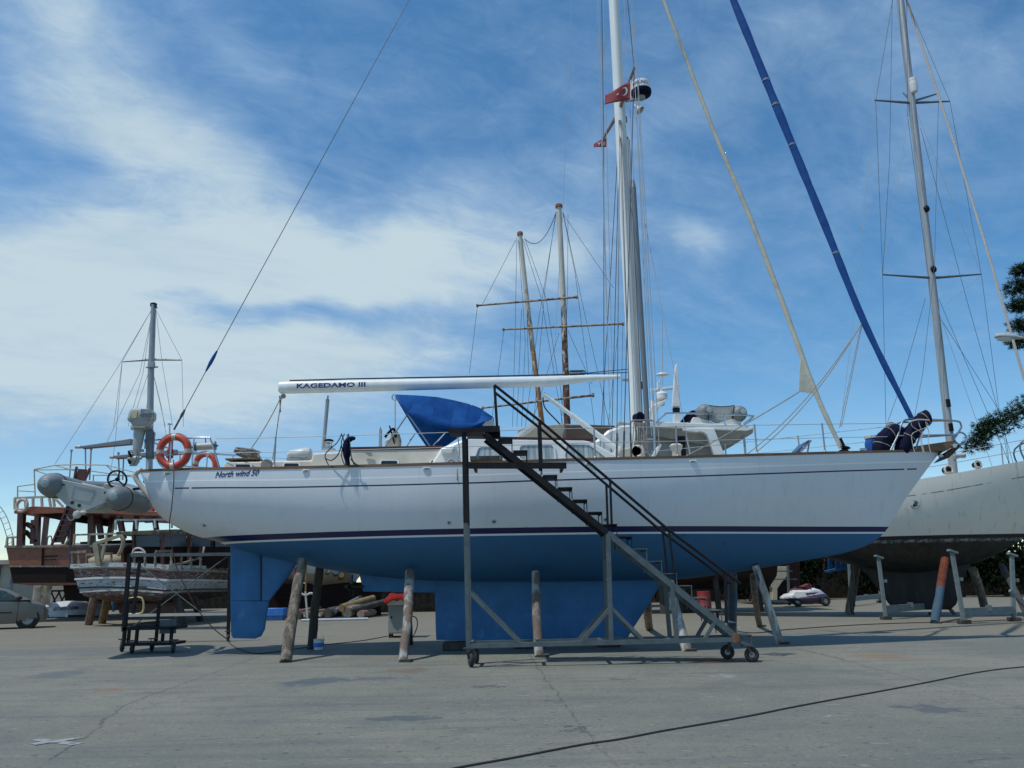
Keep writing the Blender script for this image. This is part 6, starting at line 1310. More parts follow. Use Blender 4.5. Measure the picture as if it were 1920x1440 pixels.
def strake(i, dz, w, h, mat, name):
    m = MB(); pts = [p + Vector((0, -.035, dz)) for p in rows[i]]
    for a, b in zip(pts[:-1], pts[1:]): m.beam(a, b, w, h)
    m.build(name, mat, wh)
strake(0, .0, .14, .16, 'flakewhite', 'gunwale'); strake(2, 0, .08, .07, 'boardwhite', 'rubbing_strake'); strake(3, -.05, .05, .05, 'blackp', 'painted_line'); strake(4, .04, .05, .06, 'flakewhite', 'rubbing_strake')
vs, fs = text_faces('GKILIM', 0, .02); m = MB(); a, b = wp(208, 1076, .15), wp(236, 1076, .1); m.add([a.lerp(b, v.x) + Vector((0, -.06, v.y * .32 - .1)) for v in vs], fs); m.build('stern_lettering', mk('faded_dark_letters', (.16, .10, .07), .8), wh, flat=True)
m = MB(); m.prism([wp(249, 1099, .0), wp(275, 1099, -.05), wp(275, 1104, -.05), wp(249, 1104, .0)], (0, -.06, 0)); m.build('name_board', 'darkwood', wh)
def rail_(pts, n, lo, hi, name):
    for k, (p, q) in enumerate(pts):
        m = MB(); a, b = wp(*p), wp(*q); m.beam(a, b, .13, .09); m.build('top_rail', 'oldwood', wb)
rail_([((134, 1036, 1.0), (164, 1034, .8)), ((164, 1040, .8), (210, 1038, .5)), ((292, 1034, -.1), (322, 1033, .3)), ((246, 1041, 0), (322, 1041, .3)), ((322, 1041, .3), (470, 1038, 7))], 0, 0, 0, '')
for x, y0, y1, d in ((136, 1037, 1060, .95), (148, 1036, 1060, .9), (163, 1034, 1061, .8), (209, 1038, 1060, .5), (252, 1041, 1061, .1), (272, 1041, 1061, 0), (291, 1035, 1062, -.05), (321, 1034, 1063, 0), (340, 1040, 1065, .9), (358, 1040, 1066, 1.8), (376, 1040, 1067, 2.7), (393, 1040, 1068, 3.5), (409, 1040, 1069, 4.3), (424, 1040, 1069, 5)):
    m = MB(); a, b = wp(x, y0, d), wp(x, y1, d); h = b - a
    m.lathe([(.045, 0), (.03, h.length * .12), (.055, h.length * .3), (.035, h.length * .5), (.06, h.length * .72), (.04, h.length * .9), (.05, h.length)], a, h, 8); m.build('baluster', 'oldwood', wb)
m = MB(); m.prism([wp(217, 997, .9), wp(330, 992, 2.2), wp(445, 996, 4), wp(445, 1001, 4), wp(218, 1003, .9)], (0, 1.8, 0)); wr = m.build('cabin_roof', 'oldwood', wb, bevel=.02)
m = MB()
for a, b in (((217, 975, 1), (330, 974, 2)), ((217, 975, 1), (217, 994, 1)), ((255, 975, 1.3), (256, 992, 1.3)), ((290, 974, 1.6), (291, 990, 1.6)), ((322, 974, 2), (322, 990, 2))): m.beam(wp(*a), wp(*b), .07)
m.build('roof_rail', 'flakewhite', wr)
for x0, x1, d in ((226, 231, 1.2), (247, 251, 1.3), (300, 306, 1.9), (350, 356, 2.6), (372, 378, 3)):
    m = MB(); m.prism([wp(x0, 1000, d), wp(x1, 1000, d), wp(x1 + 1, 1062, d), wp(x0 + 1, 1062, d)], (0, .2, 0)); m.build('cabin_post', 'mahog', wb)
m = MB(); m.prism([wp(226, 1026, 1.35), wp(450, 1022, 4.0), wp(452, 1064, 4.0), wp(228, 1064, 1.35)], (0, 1.2, 0)); m.build('cabin_side', 'tourdark', wb)
for x0, x1 in ((253, 299), (308, 349), (360, 398), (404, 440)):
    m = MB(); m.prism([wp(x0, 1001, 1.6), wp(x1, 1000, 2), wp(x1, 1025, 2), wp(x0, 1025, 1.6)], (0, .03, 0)); m.build('cabin_window', 'glass', wb)
m = MB(); m.beam(wp(186, 1060, .2), wp(180, 1018, .2), .20, .18); m.beam(wp(178, 1020, .2), wp(226, 1004, .2), .13, .11); m.beam(wp(196, 1022, .2), wp(190, 1050, .2), .1); m.tube(smooth_path([wp(226, 1004, .2), wp(231, 1012, .2), wp(228, 1028, .2), wp(221, 1042, .2)], 4), .07, 8); m.build('stern_davit', 'davitwood', wb)
c = wp(203, 1053, 1.9); m = MB(); m.ball(c, (.85, .45, .30), 16); o = m.build('upturned_tender', 'davitwood', loc=c - Vector((0, 0, .3))); tag(o, 'upturned cream tender lying on the stern deck of the weathered boat', 'tender')
m = MB(); m.tube(smooth_path([wp(383, 1020, 3), wp(378, 1042, 2.4), wp(350, 1054, 1.6), wp(320, 1060, .6), wp(290, 1058, .0)], 5), .045, 6); m.build('slack_rope', 'oldwood', wb)
G4 = 'timber posts under the weathered boat'
prop((166, 1172), (180, 1108), 32.6, .15, .15, 'rustwood', 'brown timber post leaning under the left corner of the weathered boat', False, .02, G4)
prop((191, 1169), (203, 1110), 33.0, .15, .15, 'ochrewood', 'ochre timber post leaning next to the brown one under the weathered boat', False, .02, G4)
prop((344, 1171), (331, 1122), 32.5, .14, .14, 'darkwood', 'grey timber post slanting behind the crossed scaffold braces', False, .02, G4)
prop((376, 1165), (364, 1122), 33.5, .14, .14, 'darkwood', 'darker grey timber post beside the slanting one behind the scaffold', False, .02, G4)
m = MB(); m.prism([wp(216, 1116, 3), wp(330, 1116, 3), wp(326, 1160, 3), wp(224, 1150, 3)], (0, .35, 0)); m.build('keel', 'mahog', wb)

# ================================================================== rolling scaffold and cart
sc_ = thing('rolling_scaffold', 'black tubular rolling scaffold with crossed braces standing before the weathered boat', 'scaffold', G(430, 1203)); ys = G(430, 1203).y
def sp2(x, y, d=0): return P(x, y, ys + d)
m = MB(); m.beam(sp2(244, 1041), sp2(434, 1039), .085); m.build('top_rail', 'galv', sc_)
for (x0, y0), (x1, y1), w in (((243, 1040), (232, 1184), .09), ((431, 1040), (428, 1190), .075), ((262, 1052), (250, 1150), .07)):
    m = MB(); m.beam(sp2(x0, y0), sp2(x1, y1), w); m.build('post', 'blacksteel', sc_)
m = MB(); m.beam(sp2(236, 1154), sp2(430, 1151), .07); m.build('rail', 'tape', sc_)
m = MB(); m.beam(sp2(320, 1178), sp2(426, 1177), .07); m.build('rail', 'galv', sc_)
for a, b in (((252, 1172), (428, 1042)), ((262, 1060), (392, 1160))):
    m = MB(); m.tube([sp2(*a), sp2(*b)], .015, 6); m.build('cross_brace', 'galv', sc_)
for y in (1075, 1086, 1102, 1122, 1140):
    m = MB(); m.beam(sp2(242, y), sp2(258, y), .04); m.build('rung', 'blacksteel', sc_)
m = MB(); m.tube(smooth_path([sp2(241, 1122), sp2(266, 1121), sp2(267, 1148), sp2(241, 1151)], 3), .025, 6); m.build('yellow_loop', 'label', sc_)
m = MB()
m.tube(smooth_path([sp2(248, 1040), sp2(252, 1030), sp2(262, 1028), sp2(270, 1034), sp2(273, 1042)], 4), .03, 6); m.tube([sp2(250, 1036), sp2(273, 1036)], .025, 6); m.build('hand_hoop', 'tape', sc_)
caster(sc_, sp2(428, 1196) * 1, .10, (1, .3, 0), sp2(428, 1184)); caster(sc_, Vector((sp2(233, 1190).x, ys, .1)), .10, (1, .3, 0), sp2(233, 1178))
ct = thing('platform_cart', 'small black steel cart on four rubber wheels carrying a tray at one end', 'cart', G(280, 1222)); yc2 = G(248, 1226).y
def cp(x, y, d=0): return P(x, y, yc2 + d)
z_d = cp(280, 1208).z; xa_, xb_ = cp(229, 1208).x, cp(324, 1206).x
m = MB(); m.box(((xa_ + xb_) / 2, yc2 + .35, z_d), (xb_ - xa_, .78, .06)); m.build('deck', 'blacksteel', ct, bevel=.008)
for x, d in ((232, 0), (255, -.02), (240, .68), (292, .68), (320, 0), (304, .68)):
    zt_ = cp(x, 1128 if x in (232, 292) else 1178, d).z; m = MB(); m.beam((cp(x, 1208, d).x, yc2 + d, z_d), (cp(x, 1208, d).x, yc2 + d, zt_), .06); m.build('upright', 'blacksteel', ct)
z_t = cp(280, 1178).z; m = MB(); m.beam((xa_, yc2, z_t), (xb_, yc2, z_t), .06, .07); m.beam((xa_, yc2 + .68, z_t), (xb_, yc2 + .68, z_t), .06, .07); m.beam((xa_, yc2, z_t), (xa_, yc2 + .68, z_t), .06); m.beam((xb_, yc2, z_t), (xb_, yc2 + .68, z_t), .06); m.build('top_frame', 'blacksteel', ct)
m = MB(); x = cp(308, 1178).x; m.box((x, yc2 + .2, z_t + .02), (.36, .05, .30)); m.build('end_tray', 'galv', ct)
for x, d in ((229, .6), (248, -.0), (285, .6), (325, .0)):
    g_ = Vector((cp(x, 1215, d).x, yc2 + d, .11)); caster(ct, g_, .11, (1, .2, 0), g_ + Vector((0, 0, .16)))

# ================================================================== parked car
yc3 = 32.4; car = thing('parked_car', 'grey beige hatchback car parked at the edge of the yard', 'car', (P(80, 1175, yc3).x, yc3, 0))
x1_ = P(90, 1140, yc3).x; Lc = 4.1
def crp(u, z, w): return u, z, w
prof = [(0.00, .45, .70), (0.02, .62, .78), (0.10, .80, .84), (0.30, .92, .87), (0.60, .95, .87), (0.90, .92, .85), (1.0, .8, .78)]
m = MB(); rings = []
for dx_, zt_, zb_, w in ((0.0, .58, .34, .52), (.05, .72, .24, .68), (.16, .82, .2, .79), (.4, .92, .19, .85), (.75, 1.0, .18, .875), (1.4, 1.02, .18, .88), (2.4, 1.03, .18, .88), (3.3, 1.02, .18, .87), (3.8, .95, .25, .82), (3.92, .7, .35, .72)):
    X_ = x1_ - dx_; rings.append([Vector((X_, yc3 + w * a, zb_ + (zt_ - zb_) * b)) for a, b in ((-.92, 0), (-1, .25), (-1, .6), (-.97, .88), (-.86, .98), (-.4, 1.02), (.4, 1.02), (.86, .98), (.97, .88), (1, .6), (1, .25), (.92, 0))])
m.loft(rings); bd = m.build('body', 'carpaint', car, bevel=.02)
m = MB(); rings = []
for dx_, z, w in ((.62, .98, .80), (.95, 1.16, .74), (1.3, 1.33, .68), (1.7, 1.43, .65), (2.2, 1.47, .64), (2.9, 1.46, .63), (3.4, 1.36, .64), (3.75, 1.0, .74)):
    X_ = x1_ - dx_; rings.append([Vector((X_, yc3 - .84, .98)), Vector((X_, yc3 - w - .02, z - .05)), Vector((X_, yc3 - w + .06, z)), Vector((X_, yc3 + w - .06, z)), Vector((X_, yc3 + w, z - .05)), Vector((X_, yc3 + .84, .98))])
m.loft(rings); m.build('roof', 'carpaint', car)
for pts in (((.98, 1.03), (1.45, 1.30), (1.8, 1.385), (1.95, 1.385), (1.95, 1.03)), ((2.03, 1.03), (2.03, 1.39), (2.8, 1.38), (3.1, 1.28), (3.25, 1.03))):
    m = MB(); m.prism([(x1_ - a, yc3 - .865 + (z - .98) * .40, z) for a, z in pts], (0, .02, 0)); m.build('side_window', 'carglass', car)
m = MB(); m.add([(x1_ - .70, yc3 - .66, 1.035), (x1_ - .70, yc3 + .66, 1.035), (x1_ - 1.33, yc3 + .58, 1.355), (x1_ - 1.33, yc3 - .58, 1.355)], [(0, 1, 2, 3)]); o = m.build('windscreen', 'carglass', car); o.location.z += .02; o.location.x += .03
m = MB(); m.beam((x1_ - 1.15, yc3 - .885, .56), (x1_ - 3.2, yc3 - .885, .56), .02, .04); m.build('door_moulding', 'rubber', car)
m = MB(); m.beam((x1_ - 2.18, yc3 - .875, .3), (x1_ - 2.18, yc3 - .86, 1.02), .012); m.beam((x1_ - .98, yc3 - .885, .3), (x1_ - .98, yc3 - .87, 1.0), .012); m.build('door_gap', 'rubber', car)
m = MB(); m.box((x1_ - 1.98, yc3 - .885, .86), (.2, .03, .035)); m.build('door_handle', 'carpaint', car, bevel=.008)
m = MB(); m.ball((x1_ - .98, yc3 - .98, 1.06), (.10, .11, .08), 10); m.build('wing_mirror', 'rubber', car)
for dx_ in (.64, 3.25):
    for sg in (-1, 1):
        c = Vector((x1_ - dx_, yc3 + sg * .76, .31)); m = MB(); m.torus(c, (0, 1, 0), .22, .09, 28, 10); w = m.build('wheel', 'rubber', car); m = MB(); m.lathe([(.19, -.07), (.17, -.05), (.03, -.05)], c, (0, 1, 0) if sg < 0 else (0, -1, 0), 22)
        for k in range(5): m.beam(c + Vector((0, sg * .075, 0)), c + Vector((.18 * math.cos(R(72 * k)), sg * .075, .18 * math.sin(R(72 * k)))), .05, .02)
        m.build('rim', 'alu', w)
    m = MB(); m.torus((x1_ - dx_, yc3 - .80, .34), (0, 1, 0), .33, .05, 24, 6); m.build('wheel_arch', 'rubber', car)
for sg in (-1, 1): m = MB(); m.ball((x1_ - .10, yc3 + sg * .58, .70), (.12, .14, .08), 10); m.build('headlight', 'lens', car)

car.rotation_euler.z = R(31); car.scale = (1.05, 1.05, 1.07)
# ================================================================== upturned hull, person, far walls, arch
yu = 44.0; x0, x1u = P(70, 1150, yu).x, P(196, 1150, yu).x
ub = thing('upturned_boat', 'white upturned boat hull with dark blue letters lying on the ground', 'boat', ((x0 + x1u) / 2, yu, 0)); m = MB(); rings = []
zt1 = P(130, 1127, yu + .8).z
for k in range(13):
    u = k / 12; w = 1.25 * (1 - abs(u * 2 - .9) ** 3 * .75); h = zt1 * (.72 + .32 * math.sin(math.pi * min(u * 1.1, 1))) ; X_ = x0 + (x1u - x0) * u
    rings.append([Vector((X_, yu + w * a, h * b)) for a, b in ((-1, .04), (-1.0, .10), (-.94, .62), (-.62, .80), (-.2, .98), (.2, .98), (.62, .8), (.94, .62), (1, .1), (1, .04))])
m.loft(rings); uh = m.build('hull', 'boardwhite', ub)
vs, fs = text_faces('MN GRUP', .2, .015); a, b = P(143, 1141, yu - 1.24), P(100, 1142.5, yu - 1.24); m = MB(); m.add([Vector((q.x, yu - 1.25 * (1 - abs((q.x - x0) / (x1u - x0) * 2 - .9) ** 3 * .75) * (1.0 - .02 * v.y) - .03, q.z + .12 - v.y * .26)) for v in vs for q in (a.lerp(b, v.x),)], fs); m.build('hull_lettering', 'navytext', uh, flat=True)
m = MB(); m.beam((x0, yu - 1.28, .07), (x1u, yu - 1.1, .07), .06, .10); m.build('gunwale', 'blackp', uh)
pb = G(206, 1147); py_ = pb.y; pe = thing('person', 'person in blue jeans standing half hidden behind the stern of the weathered boat', 'person', pb)
def skin(name, joints, edges, radii, mat, par):
    me = bpy.data.meshes.new(name); off = par.location; me.from_pydata([Vector(j) for j in joints], edges, []); o = bpy.data.objects.new(name, me); COL.objects.link(o); o.parent = par
    me.materials.append(MT[mat]); md = o.modifiers.new('skin', 'SKIN'); md.use_smooth_shade = True
    for v, r_ in zip(me.skin_vertices[0].data, radii): v.radius = (r_, r_)
    me.skin_vertices[0].data[0].use_root = True
    o.modifiers.new('sub', 'SUBSURF').levels = 1; o.modifiers[-1].render_levels = 2; return o
skin('body', [(0, 0, .92), (0, 0, 1.12), (0, 0, 1.38), (0, 0, 1.50), (0, -.02, 1.60), (0, -.02, 1.72), (.17, 0, 1.38), (.25, -.03, 1.10), (.24, -.14, .88), (.24, -.17, .80), (-.17, 0, 1.38), (-.25, -.03, 1.10), (-.24, -.10, .86), (-.24, -.13, .78)], [(0, 1), (1, 2), (2, 3), (3, 4), (4, 5), (2, 6), (6, 7), (7, 8), (8, 9), (2, 10), (10, 11), (11, 12), (12, 13)], [.14, .13, .15, .055, .085, .07, .065, .048, .036, .038, .065, .048, .036, .038], 'skin', pe)
skin('shirt', [(0, 0, .95), (0, 0, 1.15), (0, 0, 1.40), (.19, 0, 1.39), (.26, -.03, 1.12), (-.19, 0, 1.39), (-.26, -.03, 1.12)], [(0, 1), (1, 2), (2, 3), (3, 4), (2, 5), (5, 6)], [.165, .155, .165, .085, .065, .085, .065], 'shirt', pe)
skin('jeans', [(0, 0, .98), (0, 0, .88), (.10, 0, .80), (.15, -.06, .46), (.22, .06, .09), (-.10, 0, .80), (-.12, .0, .46), (-.16, .0, .09)], [(0, 1), (1, 2), (2, 3), (3, 4), (1, 5), (5, 6), (6, 7)], [.155, .16, .10, .075, .065, .10, .075, .065], 'jeans', pe)
for sx, sy in ((.23, .0), (-.16, -.06)):
    m = MB(); m.ball(pb + Vector((sx, sy - .03, .05)), (.055, .14, .055), 10); m.build('shoe', 'darkrope', pe)
m = MB(); m.ball(pb + Vector((0, .01, 1.70)), (.095, .11, .10), 12); m.build('hair', 'blackp', pe)
def wall(name, px0, px1, Y, h, th, mat, label, cat='wall', cap=None):
    x0, x1 = P(px0, 1100, Y).x, P(px1, 1100, Y).x; root = thing(name, label, cat, ((x0 + x1) / 2, Y, 0)); root['kind'] = 'thing'; m = MB(); m.box(((x0 + x1) / 2, Y, h / 2), (x1 - x0, th, h)); m.build('wall', mat, root)
    if cap: m = MB(); m.box(((x0 + x1) / 2, Y, h + .05), (x1 - x0 + .1, th + .12, .1)); m.build('coping', cap, root)
    return root
wall('boundary_wall', -260, 150, 70, 2.0, .3, 'plaster', 'pale plastered boundary wall far beyond the parked car', cap='stone')
m = MB(); xw = P(60, 1100, 66).x
tr_ = thing('trestle_rack', 'dark folding trestle frames standing before the pale wall under the tour boat', 'trestle', (xw, 66, 0))
for i in range(5):
    x = P(62 + 14 * i, 1110, 66).x; m = MB(); m.beam((x - .3, 66, 0), (x + .35, 66, 1.25), .09); m.beam((x + .3, 66, 0), (x - .35, 66, 1.25), .09); m.build('crossed_legs', 'blacksteel', tr_)
m = MB(); m.beam((xw, 66, 1.3), (P(135, 1110, 66).x, 66, 1.3), .3, .14); m.beam((xw, 66, 1.75), (P(135, 1110, 66).x, 66, 1.75), .3, .10); m.build('planks', 'tourdark', tr_)
wsh = thing('white_shed', 'low white shed with blue framing at the far edge of the yard', 'shed', (P(-40, 1100, 58).x, 58, 0)); m = MB(); xa_, xb_ = P(-190, 1100, 58).x, P(20, 1100, 58).x
m.box(((xa_ + xb_) / 2, 60, 1.6), (xb_ - xa_, 4, 3.2)); m.build('wall', 'plaster', wsh); m = MB()
for k in range(9):
    x = xa_ + (xb_ - xa_) * k / 8; m.beam((x, 57.96, 0), (x + .1, 57.96, 3.2), .14)
m.beam((xa_, 57.95, 1.5), (xb_, 57.95, 1.5), .1, .16); m.build('framing', 'bluewood', wsh); m = MB(); m.box(((xa_ + xb_) / 2, 60, 3.35), (xb_ - xa_ + .6, 4.8, .3)); m.build('roof', 'plaster', wsh)
ar = thing('lattice_arch', 'thin curved grey lattice arch rising above the far shed', 'arch', (P(-30, 1080, 62).x, 62, 0)); m = MB(); a0 = [P(x, y, 62) for x, y in ((-40, 935), (-15, 940), (0, 950), (12, 968), (20, 990), (26, 1015), (27, 1060))]; a1 = [p + Vector((-.42, 0, -.18)) for p in a0]
pa, pb2 = smooth_path(a0, 4), smooth_path(a1, 4); m.tube(pa, .03, 6); m.tube(pb2, .03, 6)
for k in range(0, len(pa), 2): m.tube([pa[k], pb2[k]], .022, 5)
m.tube([pa[0] + Vector((-.1, 0, 0)), pb2[0]], .02, 5); m.build('lattice_arch', 'alu', ar)
m = MB(); m.beam((pa[-1].x, 62, 0), pa[-1], .12); m.beam((pb2[-1].x, 62, 0), pb2[-1], .12); m.build('footing', 'alu', ar)

# ================================================================== clutter seen under the keel
YB = 37.0
bb_ = thing('moored_hull', 'white boat hull with a red brown lower band seen under the yacht beyond the rudder', 'boat', (P(620, 1130, YB).x, YB, 0)); m = MB(); rings = []
for px, w, zt_, zb_ in ((470, .4, 4.2, 3.0), (520, 1.3, 4.1, 1.9), (600, 1.6, 3.9, 1.35), (668, 1.3, 3.8, 1.5), (676, 1.0, 3.7, 1.75)):
    X_ = P(px, 1000, YB + 1).x; rings.append([Vector((X_, YB + 1 + w * s_ * k1, zb_ + (zt_ - zb_) * k2)) for s_, k1, k2 in ((-1, 1, 1), (-1, .97, .5), (-1, .85, .22), (-1, .05, 0), (1, .05, 0), (1, .85, .22), (1, .97, .5), (1, 1, 1))])
m.loft(rings); m.build('hull', mk('white_over_red_hull', (.55, .53, .48), .6, (.45, .42, .36), 2, .5), bb_)
m = MB(); m.box((P(600, 1100, YB).x, YB + 1, .75), (5.2, .3, 1.5)); m.build('keel', 'tourdark', bb_)
G5 = 'leaning posts under the boat beyond the rudder'
for (b, t_, mt, lb) in (((603, 1142), (614, 1070), 'wood', 'grey leaning post in the row beyond the dark timber prop'), ((614, 1140), (630, 1072), 'bluewood', 'blue flaked leaning post in the row beyond the rudder'), ((626, 1138), (640, 1078), 'ochrewood', 'ochre leaning post at the end of the row above the log pile'), ((660, 1130), (664, 1085), 'bluewood', 'dark blue post standing upright behind the propeller')):
    prop(b, t_, 36.5, .11, .12, mt, lb, False, .02, G5)
for (a, b, r_, mt, lb) in (((600, 1152), (655, 1150), .09, 'oldwood', 'thin weathered spar lying along the front of the log pile'), ((655, 1146), (722, 1128), .13, 'darkwood', 'dark log at the right flank of the pile'), ((628, 1146), (676, 1120), .10, 'bluewood', 'bluish pole propped across the back of the log pile'), ((676, 1152), (700, 1148), .16, 'rustwood', 'short brown log stub at the right end of the pile'), ((545, 1150), (600, 1140), .10, 'rustwood', 'brown pole lying behind the gnarled grey timber prop'), ((614, 1157), (668, 1138), .22, 'darkwood', 'thick dark log lying across the pile beyond the rudder'), ((650, 1150), (690, 1132), .24, 'oldwood', 'pale ended log on the near side of the pile'), ((640, 1140), (700, 1122), .16, 'ochrewood', 'yellowish log lying on top of the pile'), ((560, 1160), (640, 1147), .15, 'darkwood', 'thin dark log at the low end of the pile'), ((572, 1152), (612, 1146), .12, 'oldwood', 'short pale log lying behind the near timber prop')):
    pa, pb2 = P(a[0], a[1], 35.2), P(b[0], b[1], 37.2); pa.z = max(pa.z, r_ + .01); pb2.z = max(pb2.z, r_ + .01); m = MB(); m.tube([pa.lerp(pb2, k / 5) for k in range(6)], [r_ * (1 + .06 * math.sin(k * 2.3)) for k in range(6)], 14); o = m.build('log', mt, loc=Vector((pa.x, pa.y, 0))); tag(o, lb, 'log', 'logs heaped beyond the rudder')
for px, lb, hh in ((664, 'tall pale timber block behind the log pile', 1.25), (604, 'grey crate wall panel behind the leaning posts', 1.35)):
    c = P(px + 10, 1120, 39.5); m = MB(); m.box((c.x, c.y, hh / 2), (3.2 if px == 604 else 1.1, .6, hh)); o = m.build('timber_stack', 'oldwood' if px == 664 else 'cabincream', bevel=.03, loc=(c.x, c.y, 0)); tag(o, lb, 'timber')
m = MB(); c = P(572, 1122, 30.0); m.beam(c + Vector((0, 0, .25)), c + Vector((.12, 0, -.7)), .06)
for sg in (-1, 1):
    m.tube(smooth_path([c + Vector((.02, 0, .1)), c + Vector((sg * .22, -.02, .18)), c + Vector((sg * .38, -.02, .06)), c + Vector((sg * .44, -.02, -.10))], 4), [.04] * 9 + [.03] * 4, 8)
o = m.build('anchor', 'tape', loc=(c.x, c.y, 0)); tag(o, 'pale grapnel anchor hanging beside the gnarled grey timber prop', 'anchor')
m = MB(); c = P(573, 1090, 30.0); m.tube([P(574, 1062, 30), P(573, 1118, 30)], .03, 6); m.tube([P(554, 1064, 30), P(552, 1110, 30)], .06, 8, mi=1); o = m.build('hanging_rope', ['ochrewood', 'jetred'], loc=P(573, 1118, 30)); tag(o, 'yellow rope and red pole hanging down above the grapnel anchor', 'rope')
c = G(512, 1163); m = MB(); m.box((c.x, c.y, .20), (1.0, .6, .05)); m.box((c.x, c.y - .3, .34), (1.0, .05, .30)); m.box((c.x, c.y + .3, .34), (1.0, .05, .30)); m.box((c.x + .5, c.y, .34), (.05, .6, .30)); m.box((c.x - .5, c.y, .34), (.05, .6, .30)); m.box((c.x, c.y, .09), (.9, .5, .17)); o = m.build('plastic_tray', 'plastic', bevel=.01, loc=c); tag(o, 'open bright blue plastic tray on the ground beyond the rudder', 'tray')
c = G(540, 1160); m = MB(); m.box((c.x + .1, c.y + .5, .2), (.9, .7, .4)); o = m.build('wooden_crate', 'mahog', bevel=.015, loc=(c.x + .1, c.y + .5, 0)); tag(o, 'low red brown wooden crate next to the blue plastic tray', 'crate')
m = MB(); a = G(570, 1164); m.tube([G(565, 1163, .06), G(690, 1160, .06)], .045, 8); o = m.build('white_pipe', 'boardwhite', loc=a); tag(o, 'long white pipe on the ground in front of the log pile', 'pipe')
wall('stone_wall', 170, 560, 55, 2.6, .5, 'stone', 'added dark wall standing in for shade behind the weathered boat and the scaffold')  # wall added in place of the shade under the tour boat hull
wall('stone_wall', 690, 1000, 42, 2.6, .5, 'stone', 'dark rough stone wall in shade beyond the keel of the white yacht')
wall('stone_wall', 1000, 2400, 54, 2.6, .5, 'stone', 'long dark stone wall running behind the jet ski and the cream yacht')
# red drum and boxes in the dark behind the stairs
for px, py, r_, h_, mt, lb in ((1322, 1150, .28, .9, 'grpred', 'red drum standing in the shade behind the lower steps'), (1280, 1148, .45, 1.1, 'darkwood', 'dark barrel in the shade beside the red drum')):
    c = G(px, py); t_ = thing('drum', lb, 'drum', c); m = MB(); m.lathe([(r_ * .96, .0), (r_, .02), (r_, h_ * .33), (r_ * 1.04, h_ * .34), (r_, h_ * .36), (r_, h_ * .66), (r_ * 1.04, h_ * .67), (r_, h_ * .69), (r_, h_ - .02), (r_ * .95, h_ - .01), (r_ * .94, h_ - .04)], c, n=24); m.build('barrel', mt, t_)
    m = MB(); m.lathe([(.05, 0), (.05, .03)], c + Vector((r_ * .5, 0, h_ - .04)), n=12); m.build('bung', 'alu', t_)
# jet ski on a low trailer
js = G(1505, 1137); yj = js.y; jet = thing('jet_ski', 'white and purple jet ski with a dark red seat on a low trolley', 'jet ski', js)
def jp(x, y, d=0): return P(x, y, yj + d)
m = MB(); rings = []
for x, zt, zb, w in ((1466, 1121, 1127, .3), (1474, 1118, 1130, .45), (1495, 1117, 1133, .55), (1520, 1115, 1133, .55), (1540, 1113, 1129, .42), (1549, 1114, 1121, .12)):
    a, b = jp(x, zt), jp(x, zb); rings.append([Vector((a.x, yj + w * s_ * k, a.z + (b.z - a.z) * v)) for s_, k, v in ((-1, .8, 0), (-1, 1, .3), (-1, .8, .7), (-1, .15, 1), (1, .15, 1), (1, .8, .7), (1, 1, .3), (1, .8, 0))])
m.loft(rings); m.build('lower_hull', 'jetpurple', jet)
m = MB(); rings = []
for x, zt, zb, w in ((1464, 1119, 1123, .2), (1472, 1114, 1122, .4), (1481, 1112, 1122, .5), (1484, 1106, 1122, .5), (1510, 1106, 1120, .5), (1522, 1102, 1118, .45), (1535, 1106, 1116, .35), (1547, 1114, 1117, .1)):
    a, b = jp(x, zt), jp(x, zb); rings.append([Vector((a.x, yj + w * s_ * k, a.z + (b.z - a.z) * v)) for s_, k, v in ((-1, .5, 0), (-1, .85, .2), (-1, 1, 1), (1, 1, 1), (1, .85, .2), (1, .5, 0))])
m.loft(rings); m.build('deck_shell', 'jetwhite', jet, bevel=.02)
m = MB(); m.prism([jp(1484, 1106, -.18), jp(1490, 1103, -.18), jp(1510, 1103, -.18), jp(1512, 1106, -.18)], (0, .36, 0)); m.build('seat', 'jetred', jet, bevel=.04); m = MB(); m.prism([jp(1503, 1100, -.25), jp(1518, 1094, -.25), jp(1524, 1100, -.25), jp(1519, 1105, -.25)], (0, .5, 0)); m.beam(jp(1516, 1095, -.45), jp(1516, 1095, .45), .05); m.build('handlebar_cowl', 'jetred', jet, bevel=.03)
m = MB(); q = [(1511, 1112), (1535, 1110), (1528, 1114), (1512, 1116)]; m.prism([jp(x, y, -.52) for x, y in q], (0, .02, 0)); m.build('side_graphic', 'jetpurple', jet)
tj = thing('jet_ski_trolley', 'low dark steel trolley with rubber wheels under the white jet ski', 'trolley', (js.x, yj, 0)); m = MB(); m.beam(jp(1410, 1125, -.3), jp(1545, 1131, -.3), .08, .1); m.beam(jp(1410, 1125, .4), jp(1545, 1131, .4), .08, .1); m.build('frame', 'galv', tj)
for x in (1496, 1548, 1420):
    m = MB(); c = jp(x, 1132, -.4); c.z = .26; m.torus(c, (0, 1, 0), .17, .085, 20, 8); m.lathe([(.12, -.04), (.12, .04)], c, (0, 1, 0), 12, mi=1); m.build('wheel', ['rubber', 'alu'], tj)
m = MB(); m.beam(jp(1477, 1060, .2), jp(1480, 1135, .2), .1); m.beam(jp(1491, 1100, .3), jp(1492, 1132, .3), .1); m.beam(jp(1432, 1086, .3), jp(1494, 1086, .3), .1, .06); m.beam(jp(1440, 1071, .3), jp(1486, 1071, .3), .06); m.build('steel_frame', 'galv', tj)
